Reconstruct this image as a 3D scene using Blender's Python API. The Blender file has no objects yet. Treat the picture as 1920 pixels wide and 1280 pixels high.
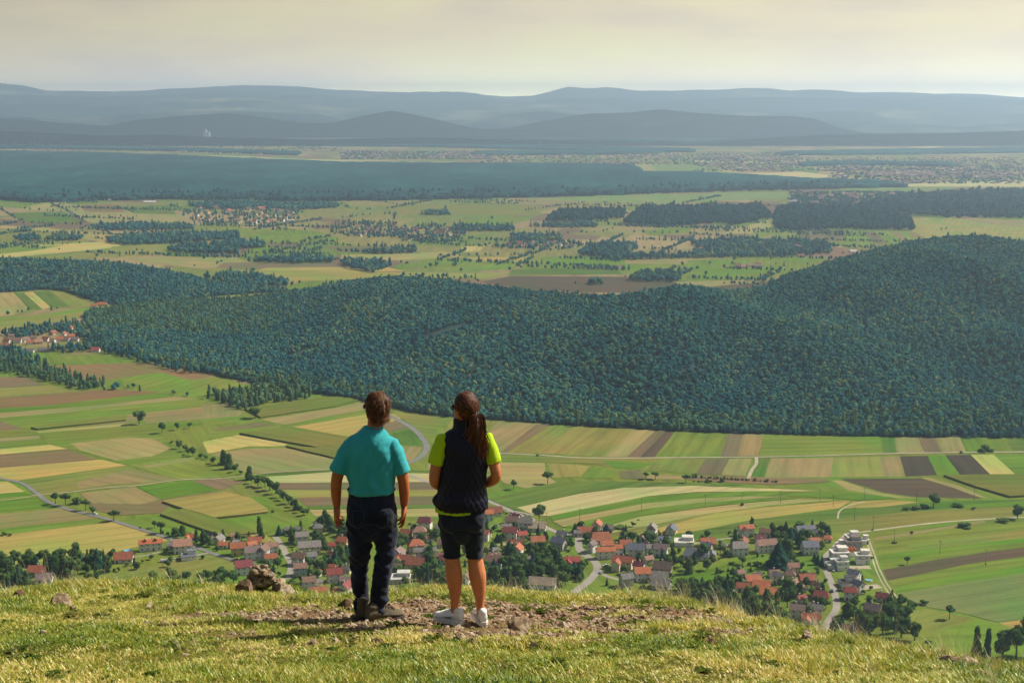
import bpy, bmesh, math, random
import numpy as np
from mathutils import Vector, Matrix, Euler, noise as mnoise
R = math.radians
PI = math.pi
rnd = random.Random(7)
S = bpy.context.scene
COL = S.collection

# ---------------------------------------------------------------- camera
F = 50.0 / 36.0 * 1920.0
PITCH = R(9.5)
EYE = Vector((0, 0, 300.0))
cam = bpy.data.cameras.new('camera')
cam.lens = 50; cam.sensor_width = 36; cam.clip_start = 0.1; cam.clip_end = 120000
camo = bpy.data.objects.new('camera', cam)
COL.objects.link(camo)
camo.location = EYE
camo.rotation_euler = (R(90) - PITCH, 0, 0)
S.camera = camo

# ---------------------------------------------------------------- light
SUN_EL, SUN_AZ = R(43), R(69)          # azimuth measured from +Y towards +X
S.view_settings.view_transform = 'Standard'
S.view_settings.look = 'None'
S.view_settings.exposure = 0.5
S.view_settings.gamma = 1
S.view_settings.use_curve_mapping = False
S.render.engine = 'CYCLES'
S.cycles.max_bounces = 6
S.cycles.diffuse_bounces = 3
S.cycles.transparent_max_bounces = 6
S.cycles.volume_bounces = 0
S.cycles.use_denoising = True
S.cycles.use_adaptive_sampling = True
S.cycles.adaptive_threshold = 0.02

sun = bpy.data.lights.new('sun', 'SUN')
sun.energy = 5.0; sun.angle = R(0.55); sun.color = (1.0, 0.93, 0.80)
suno = bpy.data.objects.new('sun', sun); COL.objects.link(suno)
SD = Vector((math.sin(SUN_AZ) * math.cos(SUN_EL), math.cos(SUN_AZ) * math.cos(SUN_EL), math.sin(SUN_EL)))
suno.rotation_euler = SD.to_track_quat('Z', 'Y').to_euler()

W = bpy.data.worlds.new('World'); S.world = W; W.use_nodes = True
nt = W.node_tree; nt.nodes.clear()
def N(nt, t, **kw):
    n = nt.nodes.new(t)
    for k, v in kw.items(): setattr(n, k, v)
    return n
def link(nt, a, b): nt.links.new(a, b)
def math_n(nt, op, a, b=0.0):
    m = N(nt, 'ShaderNodeMath', operation=op)
    for i, x in enumerate((a, b)):
        if isinstance(x, (int, float)): m.inputs[i].default_value = x
        else: link(nt, x, m.inputs[i])
    return m.outputs[0]
wo = N(nt, 'ShaderNodeOutputWorld')
sky = N(nt, 'ShaderNodeTexSky', sky_type='NISHITA'); sky.sun_disc = False
sky.sun_elevation = SUN_EL; sky.sun_rotation = SUN_AZ
sky.air_density = 1.0; sky.dust_density = 3.0; sky.ozone_density = 1.0; sky.altitude = 700
bg = N(nt, 'ShaderNodeBackground'); bg.inputs['Strength'].default_value = 0.055
tc = N(nt, 'ShaderNodeTexCoord')
# thin hazy cloud sheet lit by the sun: lighter where cloud is thin, greyer where thick
mp = N(nt, 'ShaderNodeMapping'); mp.inputs['Scale'].default_value = (5, 5, 24)
link(nt, tc.outputs['Generated'], mp.inputs['Vector'])
nz = N(nt, 'ShaderNodeTexNoise'); nz.inputs['Scale'].default_value = .95; nz.inputs['Detail'].default_value = 4; nz.inputs['Roughness'].default_value = .5
link(nt, mp.outputs[0], nz.inputs['Vector'])
cr = N(nt, 'ShaderNodeValToRGB')
cr.color_ramp.elements[0].position = .3; cr.color_ramp.elements[0].color = (8.0, 6.7, 5.4, 1)
cr.color_ramp.elements[1].position = .7; cr.color_ramp.elements[1].color = (10.8, 10.0, 5.2, 1)
e = cr.color_ramp.elements.new(.52); e.color = (10.4, 8.7, 5.4, 1)
link(nt, nz.outputs[0], cr.inputs[0])
# the veil is brighter towards the sun
dt = N(nt, 'ShaderNodeVectorMath', operation='DOT_PRODUCT'); dt.inputs[1].default_value = SD
link(nt, tc.outputs['Generated'], dt.inputs[0])
gl = N(nt, 'ShaderNodeMapRange'); gl.inputs['From Min'].default_value = -.1; gl.inputs['From Max'].default_value = .8
gl.inputs['To Min'].default_value = .75; gl.inputs['To Max'].default_value = 1.6; gl.interpolation_type = 'LINEAR'
link(nt, dt.outputs['Value'], gl.inputs['Value'])
cl = N(nt, 'ShaderNodeVectorMath', operation='SCALE'); link(nt, cr.outputs[0], cl.inputs[0]); link(nt, gl.outputs[0], cl.inputs['Scale'])
mx = N(nt, 'ShaderNodeMix', data_type='RGBA', blend_type='MIX')
sep = N(nt, 'ShaderNodeSeparateXYZ'); link(nt, tc.outputs['Generated'], sep.inputs[0])
# sunlit veil thickest close to the horizon
ex = math_n(nt, 'MULTIPLY', math_n(nt, 'POWER', 2.71828, math_n(nt, 'DIVIDE', sep.outputs['Z'], -.0125)), 5.0)
hz = N(nt, 'ShaderNodeVectorMath', operation='SCALE'); link(nt, cl.outputs[0], hz.inputs[0]); link(nt, math_n(nt, 'MINIMUM', math_n(nt, 'ADD', ex, .95), 9.0), hz.inputs['Scale'])
# cloud layer covers the low sky, opens up overhead
mr = N(nt, 'ShaderNodeMapRange'); mr.inputs['From Min'].default_value = 0.07; mr.inputs['From Max'].default_value = .28
mr.inputs['To Min'].default_value = .95; mr.inputs['To Max'].default_value = .08
link(nt, sep.outputs['Z'], mr.inputs['Value'])
link(nt, mr.outputs[0], mx.inputs['Factor'])
link(nt, sky.outputs[0], mx.inputs['A']); link(nt, hz.outputs[0], mx.inputs['B'])
link(nt, mx.outputs['Result'], bg.inputs['Color'])
link(nt, bg.outputs[0], wo.inputs['Surface'])

# ---------------------------------------------------------------- helpers
FW = Vector((0, math.cos(PITCH), -math.sin(PITCH))); UP = Vector((0, math.sin(PITCH), math.cos(PITCH)))
def ray(u, v): return FW + Vector((1, 0, 0)) * ((u - 960) / F) + UP * ((640 - v) / F)
def gp(u, v, z=0.0):
    """point of the level z that one sees at photo pixel (u, v)"""
    d = ray(u, v)
    return EYE + d * ((z - EYE.z) / d.z)
def at_y(u, v, y):
    d = ray(u, v)
    return EYE + d * (y / d.y)
def tag(o, label=None, cat=None, group=None, kind=None):
    if label: o['label'] = label
    if cat: o['category'] = cat
    if group: o['group'] = group
    if kind: o['kind'] = kind
    return o
def mesh(name, V, Fc, smooth=False):
    me = bpy.data.meshes.new(name)
    V = np.asarray(V, dtype=np.float32).reshape(-1, 3)
    if isinstance(Fc, np.ndarray) and Fc.ndim == 2:
        n, k = Fc.shape
        me.vertices.add(len(V)); me.vertices.foreach_set('co', V.ravel())
        me.loops.add(n * k); me.loops.foreach_set('vertex_index', Fc.astype(np.int32).ravel())
        me.polygons.add(n)
        me.polygons.foreach_set('loop_start', np.arange(0, n * k, k, dtype=np.int32))
        me.polygons.foreach_set('loop_total', np.full(n, k, dtype=np.int32))
        me.update(calc_edges=True)
    else:
        me.from_pydata(V.tolist(), [], [tuple(int(i) for i in f) for f in Fc])
        me.update()
    if smooth: me.polygons.foreach_set('use_smooth', np.ones(len(me.polygons), dtype=bool))
    return me
def obj(name, me, mat=None, parent=None, loc=None, rot=None):
    o = bpy.data.objects.new(name, me)
    if mat is not None:
        for m in (mat if isinstance(mat, (list, tuple)) else [mat]):
            if me is not None and m.name not in me.materials: me.materials.append(m)
    if parent is not None: o.parent = parent
    if loc is not None: o.location = loc
    if rot is not None: o.rotation_euler = rot
    COL.objects.link(o)
    return o
def empty(name, loc=(0, 0, 0), rz=0):
    o = bpy.data.objects.new(name, None); o.location = loc; o.rotation_euler = (0, 0, rz)
    o.empty_display_size = .5
    COL.objects.link(o); return o
class MB:
    """collects shapes into one mesh"""
    def __init__(s): s.V = []; s.F = []; s.M = []
    def add(s, V, Fc, m=0):
        b = len(s.V); s.V += [tuple(v) for v in V]; s.F += [tuple(i + b for i in f) for f in Fc]; s.M += [m] * len(Fc)
    def box(s, x0, x1, y0, y1, z0, z1, m=0):
        s.add([(x0,y0,z0),(x1,y0,z0),(x1,y1,z0),(x0,y1,z0),(x0,y0,z1),(x1,y0,z1),(x1,y1,z1),(x0,y1,z1)],
              [(0,3,2,1),(4,5,6,7),(0,1,5,4),(1,2,6,5),(2,3,7,6),(3,0,4,7)], m)
    def tube(s, P, rad, n=6, m=0, cap=True):
        P = [Vector(p) for p in P]; V = []; Fc = []
        for i, p in enumerate(P):
            a = P[max(i-1,0)]; b = P[min(i+1,len(P)-1)]; t = (b - a).normalized()
            x = t.orthogonal().normalized() if i == 0 else (x - t * x.dot(t)).normalized()
            y = t.cross(x); r = rad[i] if hasattr(rad, '__len__') else rad
            for k in range(n):
                A = 2*PI*k/n; V.append(p + x*math.cos(A)*r + y*math.sin(A)*r)
        for i in range(len(P)-1):
            for k in range(n):
                Fc.append((i*n+k, i*n+(k+1)%n, (i+1)*n+(k+1)%n, (i+1)*n+k))
        if cap: Fc.append(tuple(range(n-1,-1,-1))); Fc.append(tuple((len(P)-1)*n+k for k in range(n)))
        s.add(V, Fc, m)
    def mesh(s, name, smooth=False):
        me = mesh(name, s.V, s.F, smooth)
        if any(s.M): me.polygons.foreach_set('material_index', s.M)
        return me
    def build(s, name, mat, parent=None, smooth=False): return obj(name, s.mesh(name, smooth), mat, parent)
def ico(sub):
    bm = bmesh.new(); bmesh.ops.create_icosphere(bm, subdivisions=sub, radius=1)
    V = np.array([v.co[:] for v in bm.verts]); Fc = np.array([[v.index for v in f.verts] for f in bm.faces]); bm.free()
    return V, Fc
ICO = {k: ico(k) for k in (1, 2, 3, 4)}

# ---------------------------------------------------------------- materials
def mat_new(name):
    m = bpy.data.materials.new(name); m.use_nodes = True; m.node_tree.nodes.clear()
    return m, m.node_tree, N(m.node_tree, 'ShaderNodeOutputMaterial')
def ramp(nt, fac, stops):
    c = N(nt, 'ShaderNodeValToRGB'); els = c.color_ramp.elements
    while len(els) < len(stops): els.new(.5)
    for e, (p, col) in zip(els, stops): e.position = p; e.color = (*col, 1)
    link(nt, fac, c.inputs[0]); return c.outputs[0]
def noise_n(nt, vec, scale, detail=4, rough=.55, out=0):
    n = N(nt, 'ShaderNodeTexNoise'); n.inputs['Scale'].default_value = scale; n.inputs['Detail'].default_value = detail
    n.inputs['Roughness'].default_value = rough
    if vec is not None: link(nt, vec, n.inputs['Vector'])
    return n.outputs[out]
def mapping(nt, vec, scale=(1,1,1), rot=(0,0,0), loc=(0,0,0)):
    m = N(nt, 'ShaderNodeMapping'); m.inputs['Scale'].default_value = scale; m.inputs['Rotation'].default_value = rot; m.inputs['Location'].default_value = loc
    link(nt, vec, m.inputs['Vector']); return m.outputs[0]
def mixc(nt, f, a, b, mode='MIX'):
    m = N(nt, 'ShaderNodeMix', data_type='RGBA', blend_type=mode)
    for s_, x in (('Factor', f), ('A', a), ('B', b)):
        if isinstance(x, (int, float)): m.inputs[s_].default_value = x
        elif isinstance(x, tuple): m.inputs[s_].default_value = (*x, 1)
        else: link(nt, x, m.inputs[s_])
    return m.outputs['Result']
def simple(name, col, rough=.8, var=.18, scale=3.0, metal=0, bump=0, coord='Object', spec=.3):
    m, nt, out = mat_new(name)
    p = N(nt, 'ShaderNodeBsdfPrincipled'); p.inputs['Roughness'].default_value = rough; p.inputs['Metallic'].default_value = metal
    p.inputs['Specular IOR Level'].default_value = spec
    t = N(nt, 'ShaderNodeTexCoord')
    n = noise_n(nt, t.outputs[coord], scale)
    lo = tuple(c * (1 - var) for c in col); hi = tuple(min(1, c * (1 + var)) for c in col)
    link(nt, ramp(nt, n, [(.3, lo), (.7, hi)]), p.inputs['Base Color'])
    if bump:
        b = N(nt, 'ShaderNodeBump'); b.inputs['Strength'].default_value = bump; b.inputs['Distance'].default_value = .01
        link(nt, noise_n(nt, t.outputs[coord], scale * 6), b.inputs['Height']); link(nt, b.outputs[0], p.inputs['Normal'])
    link(nt, p.outputs[0], out.inputs[0]); return m

def leaf_mat(name, stops, trans=.22, scale=.35, stand=.0):
    """foliage: hue varies from tree to tree and clump to clump"""
    m, nt, out = mat_new(name)
    oi = N(nt, 'ShaderNodeObjectInfo'); t = N(nt, 'ShaderNodeTexCoord')
    n = noise_n(nt, t.outputs['Object'], scale, 3)
    g = N(nt, 'ShaderNodeNewGeometry')
    isl = g.outputs['Random Per Island']
    # stands of different species: hue drifts slowly from place to place
    st = math_n(nt, 'MULTIPLY', math_n(nt, 'SUBTRACT', noise_n(nt, mapping(nt, oi.outputs['Location'], (.0075, .0045, 0)), 1, 3, .6), .5), stand)
    f = math_n(nt, 'ADD', math_n(nt, 'ADD', st, math_n(nt, 'MULTIPLY', oi.outputs['Random'], .62)), math_n(nt, 'ADD', math_n(nt, 'MULTIPLY', n, .2), math_n(nt, 'MULTIPLY', isl, .22)))
    c = ramp(nt, f, stops)
    d = N(nt, 'ShaderNodeBsdfDiffuse'); tr = N(nt, 'ShaderNodeBsdfTranslucent'); mx = N(nt, 'ShaderNodeMixShader')
    link(nt, c, d.inputs[0]); link(nt, mixc(nt, 1.0, c, (1.2, 1.3, .6), 'MULTIPLY'), tr.inputs[0]); mx.inputs[0].default_value = trans
    link(nt, d.outputs[0], mx.inputs[1]); link(nt, tr.outputs[0], mx.inputs[2]); link(nt, mx.outputs[0], out.inputs[0])
    return m
M_FOREST = leaf_mat('forest_leaves', [(.05, (.012, .070, .095)), (.40, (.026, .130, .150)), (.62, (.050, .170, .140)), (.80, (.11, .21, .11)), (.97, (.26, .25, .10))], stand=.75)  # blue of the nearby haze is mixed into these leaf colours
M_LEAF = leaf_mat('tree_leaves', [(0, (.028, .070, .020)), (.5, (.060, .118, .030)), (.85, (.105, .160, .040)), (1, (.17, .18, .05))])
M_CONIF = leaf_mat('conifer_needles', [(0, (.010, .045, .035)), (.6, (.020, .070, .045)), (1, (.04, .09, .04))])
M_BARK = simple('bark', (.10, .075, .05), .9, .3, 2)
# ================================================================ ground, fields
def ground_mat():
    m, nt, out = mat_new('ground_patchwork')
    t = N(nt, 'ShaderNodeTexCoord'); P = t.outputs['Object']
    dis = N(nt, 'ShaderNodeVectorMath', operation='ADD'); 
    nzv = N(nt, 'ShaderNodeTexNoise'); nzv.inputs['Scale'].default_value = .0012; link(nt, P, nzv.inputs['Vector'])
    sc = N(nt, 'ShaderNodeVectorMath', operation='SCALE'); sc.inputs['Scale'].default_value = 120; link(nt, nzv.outputs['Color'], sc.inputs[0])
    link(nt, P, dis.inputs[0]); link(nt, sc.outputs[0], dis.inputs[1])
    v = N(nt, 'ShaderNodeTexVoronoi'); v.distance = 'CHEBYCHEV'; v.inputs['Scale'].default_value = 1; v.inputs['Randomness'].default_value = .85
    link(nt, mapping(nt, dis.outputs[0], (.0062, .0036, 0), (0, 0, .35)), v.inputs['Vector'])
    sp = N(nt, 'ShaderNodeSeparateColor'); link(nt, v.outputs['Color'], sp.inputs[0])
    c = ramp(nt, sp.outputs[0], [(0, (.13, .095, .06)), (.14, (.125, .155, .04)), (.3, (.21, .165, .08)), (.44, (.155, .155, .048)), (.60, (.105, .155, .03)), (.74, (.24, .19, .09)), (.86, (.18, .165, .055)), (.95, (.17, .11, .065))])
    for n in nt.nodes:
        if n.type == 'VALTORGB': n.color_ramp.interpolation = 'CONSTANT'
    st = noise_n(nt, mapping(nt, P, (.09, .008, 0), (0, 0, .35)), 1, 3)
    c = mixc(nt, .6, c, ramp(nt, st, [(.3, (.7, .7, .7)), (.7, (1.25, 1.2, 1.1))]), 'MULTIPLY')
    d = N(nt, 'ShaderNodeBsdfDiffuse'); link(nt, c, d.inputs[0]); link(nt, d.outputs[0], out.inputs[0])
    return m
def grid_xy(xs, ys, zf=lambda x, y: 0 * x):
    X, Y = np.meshgrid(xs, ys); Z = zf(X, Y)
    V = np.stack([X, Y, Z], -1).reshape(-1, 3); nx, ny = len(xs), len(ys)
    i = np.arange(ny - 1)[:, None] * nx + np.arange(nx - 1)[None, :]
    return V, np.stack([i, i + 1, i + nx + 1, i + nx], -1).reshape(-1, 4)
V_, F_ = grid_xy(np.linspace(-30000, 30000, 41), np.linspace(-3000, 46000, 41))
tag(obj('ground', mesh('ground', V_, F_), ground_mat()), 'wide flat valley plain of fields reaching the far hills', 'ground', kind='structure')

def field_mat(name, amp=.5, along=.02, across=.45, patch=.03, crop=False):
    m, nt, out = mat_new(name)
    t = N(nt, 'ShaderNodeTexCoord'); oi = N(nt, 'ShaderNodeObjectInfo')
    off = N(nt, 'ShaderNodeCombineXYZ'); link(nt, math_n(nt, 'MULTIPLY', oi.outputs['Random'], 900), off.inputs[0]); link(nt, math_n(nt, 'MULTIPLY', oi.outputs['Random'], 5000), off.inputs[1])
    ad = N(nt, 'ShaderNodeVectorMath', operation='ADD'); link(nt, t.outputs['Object'], ad.inputs[0]); link(nt, off.outputs[0], ad.inputs[1]); P = ad.outputs[0]
    s1 = noise_n(nt, mapping(nt, P, (along, across, 0)), 1, 4, .6)
    s2 = noise_n(nt, mapping(nt, P, (patch * .35, patch, 0)), 1, 4, .6)
    s4 = noise_n(nt, mapping(nt, P, (.25, .25, 0)), 1, 4, .65)
    s3 = noise_n(nt, mapping(nt, P, (.012, .012, 0), loc=(40, 9, 0)), 1, 3, .5)
    f = math_n(nt, 'ADD', math_n(nt, 'ADD', math_n(nt, 'MULTIPLY', s1, .42), math_n(nt, 'MULTIPLY', s2, .38)), math_n(nt, 'MULTIPLY', s4, .2))
    mul = ramp(nt, f, [(.30, (1 - amp,) * 3), (.5, (1, 1, 1)), (.70, (1 + amp * .9, 1 + amp * .8, 1 + amp * .6))])
    c = mixc(nt, 1.0, oi.outputs['Color'], mul, 'MULTIPLY')
    wv = N(nt, 'ShaderNodeTexWave'); wv.wave_type = 'BANDS'; wv.bands_direction = 'Y'; wv.inputs['Scale'].default_value = .022; wv.inputs['Distortion'].default_value = 1.2; wv.inputs['Detail'].default_value = 2; wv.inputs['Detail Scale'].default_value = .4
    link(nt, P, wv.inputs['Vector']); c = mixc(nt, .35, c, ramp(nt, wv.outputs['Fac'], [(0, (.66, .70, .70)), (.25, (1, 1, 1)), (1, (1.08, 1.06, 1.03))]), 'MULTIPLY')
    # weeds and drier patches shift the hue
    hue = ramp(nt, s3, [(.35, (.74, 1.08, .8)), (.5, (1, 1, 1)), (.66, (1.22, .98, 1.05))])
    c = mixc(nt, .8, c, hue, 'MULTIPLY')
    d = N(nt, 'ShaderNodeBsdfDiffuse'); link(nt, c, d.inputs[0])
    b = N(nt, 'ShaderNodeBump'); b.inputs['Distance'].default_value = .5 if crop else .18; b.inputs['Strength'].default_value = .6
    link(nt, s4 if not crop else noise_n(nt, mapping(nt, P, (.3, 1.2, 0)), 1, 3), b.inputs['Height']); link(nt, b.outputs[0], d.inputs['Normal'])
    link(nt, d.outputs[0], out.inputs[0]); return m
M_MEADOW = field_mat('meadow', .42, .012, .16)
M_SOIL = field_mat('tilled_soil', .26, .01, .35)
M_STUB = field_mat('stubble', .34, .01, .22)
M_CROP = field_mat('standing_crop', .34, .015, .3, crop=True)
FC = {  # field kinds: colour, material
 'g': ((.150, .185, .036), M_MEADOW), 'G': ((.112, .178, .026), M_MEADOW), 'h': ((.098, .140, .032), M_MEADOW),
 'o': ((.185, .175, .052), M_MEADOW), 'O': ((.235, .205, .065), M_STUB), 'l': ((.175, .215, .085), M_MEADOW),
 't': ((.300, .235, .110), M_STUB), 'T': ((.250, .190, .095), M_STUB), 's': ((.400, .300, .120), M_STUB), 'y': ((.350, .250, .090), M_STUB),
 'p': ((.430, .340, .190), M_STUB), 'b': ((.195, .128, .078), M_SOIL), 'B': ((.215, .125, .070), M_SOIL), 'm': ((.165, .120, .080), M_SOIL),
 'd': ((.100, .072, .055), M_SOIL), 'D': ((.075, .055, .048), M_SOIL), 'c': ((.155, .150, .040), M_CROP), 'C': ((.30, .215, .075), M_CROP), 'e': ((.150, .172, .070), M_CROP),
}
FNAME = {'g':'meadow','G':'meadow','h':'meadow','o':'meadow','O':'field','l':'meadow','t':'stubble_field','T':'stubble_field','s':'stubble_field','y':'stubble_field','p':'stubble_field','b':'ploughed_field','B':'ploughed_field','m':'ploughed_field','d':'ploughed_field','D':'ploughed_field','c':'crop_field','C':'crop_field','e':'crop_field'}
LAY = np.zeros((420, 900))      # height already laid, per 3-pixel cell of the map
def level_for(pts):
    """height of a sheet: a few centimetres above every sheet laid before it that it touches"""
    X = np.array([p[0] for p in pts]) / 3 + 210; Y = np.array([p[1] for p in pts]) / 3
    x0, x1, y0, y1 = int(max(X.min() - 1, 0)), int(min(X.max() + 2, 900)), int(max(Y.min() - 1, 0)), int(min(Y.max() + 2, 420))
    A, B = np.meshgrid(np.arange(x0, x1), np.arange(y0, y1)); ins = np.zeros(A.shape, bool); j = len(X) - 1
    for i in range(len(X)):
        ins ^= ((Y[i] > B) != (Y[j] > B)) & (A < (X[j] - X[i]) * (B - Y[i]) / (Y[j] - Y[i] + 1e-12) + X[i])
        n = int(max(abs(X[i] - X[j]), abs(Y[i] - Y[j])) * 2) + 2
        for t in np.linspace(0, 1, n):
            a = int(round(X[i] + (X[j] - X[i]) * t)) - x0; b_ = int(round(Y[i] + (Y[j] - Y[i]) * t)) - y0
            if 0 <= a < ins.shape[1] and 0 <= b_ < ins.shape[0]: ins[b_, a] = True
        j = i
    near = gp(X.mean() * 3 - 630, Y.mean() * 3).y
    sub = LAY[y0:y1, x0:x1]
    z = .012 * max(1.0, near / 1300) ** 1.5 + (sub[ins].max() if ins.any() else 0)
    sub[ins] = z; return z
def field(code, pts, ang=None, h=None):
    z = level_for(pts)
    P = [gp(u, v, z) for u, v in pts]
    Q = []      # edges wander a little, as ploughed and mown edges do
    for a_, b_ in zip(P, P[1:] + P[:1]):
        m_ = max(1, min(40, int((b_ - a_).length / 14))); d_ = (b_ - a_).normalized(); s_ = Vector((-d_.y, d_.x, 0))
        for i in range(m_): q = a_.lerp(b_, i / m_); Q.append(q + s_ * (.9 * mnoise.noise(q * .03) + .6 * mnoise.noise(q * .11)) * (1 if i else 0))
    P = Q
    c = sum(P, Vector()) / len(P)
    if ang is None:
        C_ = [gp(u, v, z) for u, v in pts]; best = max(range(len(C_)), key=lambda i: (C_[i] - C_[i-1]).length)
        d = C_[best] - C_[best-1]; a = math.atan2(d.y, d.x)
    else: a = R(ang)
    rot = Matrix.Rotation(-a, 3, 'Z')
    L = [rot @ (p - c) for p in P]
    area = sum(L[i-1].x * L[i].y - L[i].x * L[i-1].y for i in range(len(L)))
    if area < 0: L.reverse()
    if h is None: h = 1.5 if code in 'cC' else .15
    n = len(L)
    V = [(p.x, p.y, h if code in 'cCe' else 0) for p in L]; Fc = [tuple(range(n))]
    if code in 'cCe':
        V += [(p.x, p.y, -1) for p in L]
        Fc += [(i, n + i, n + (i + 1) % n, (i + 1) % n) for i in range(n)]
    me = mesh('field', V, Fc)
    nm = FNAME[code]
    col, m = FC[code]
    o = obj(nm, me, m, loc=c, rot=(0, 0, a))
    k = rnd.uniform(.92, 1.08)
    o.color = (col[0] * .79 * k * rnd.uniform(.95, 1.05), col[1] * .90 * k, col[2] * .72 * k, 1)
    o['kind'] = 'structure'
    return o
def ln(*p): return p
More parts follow.
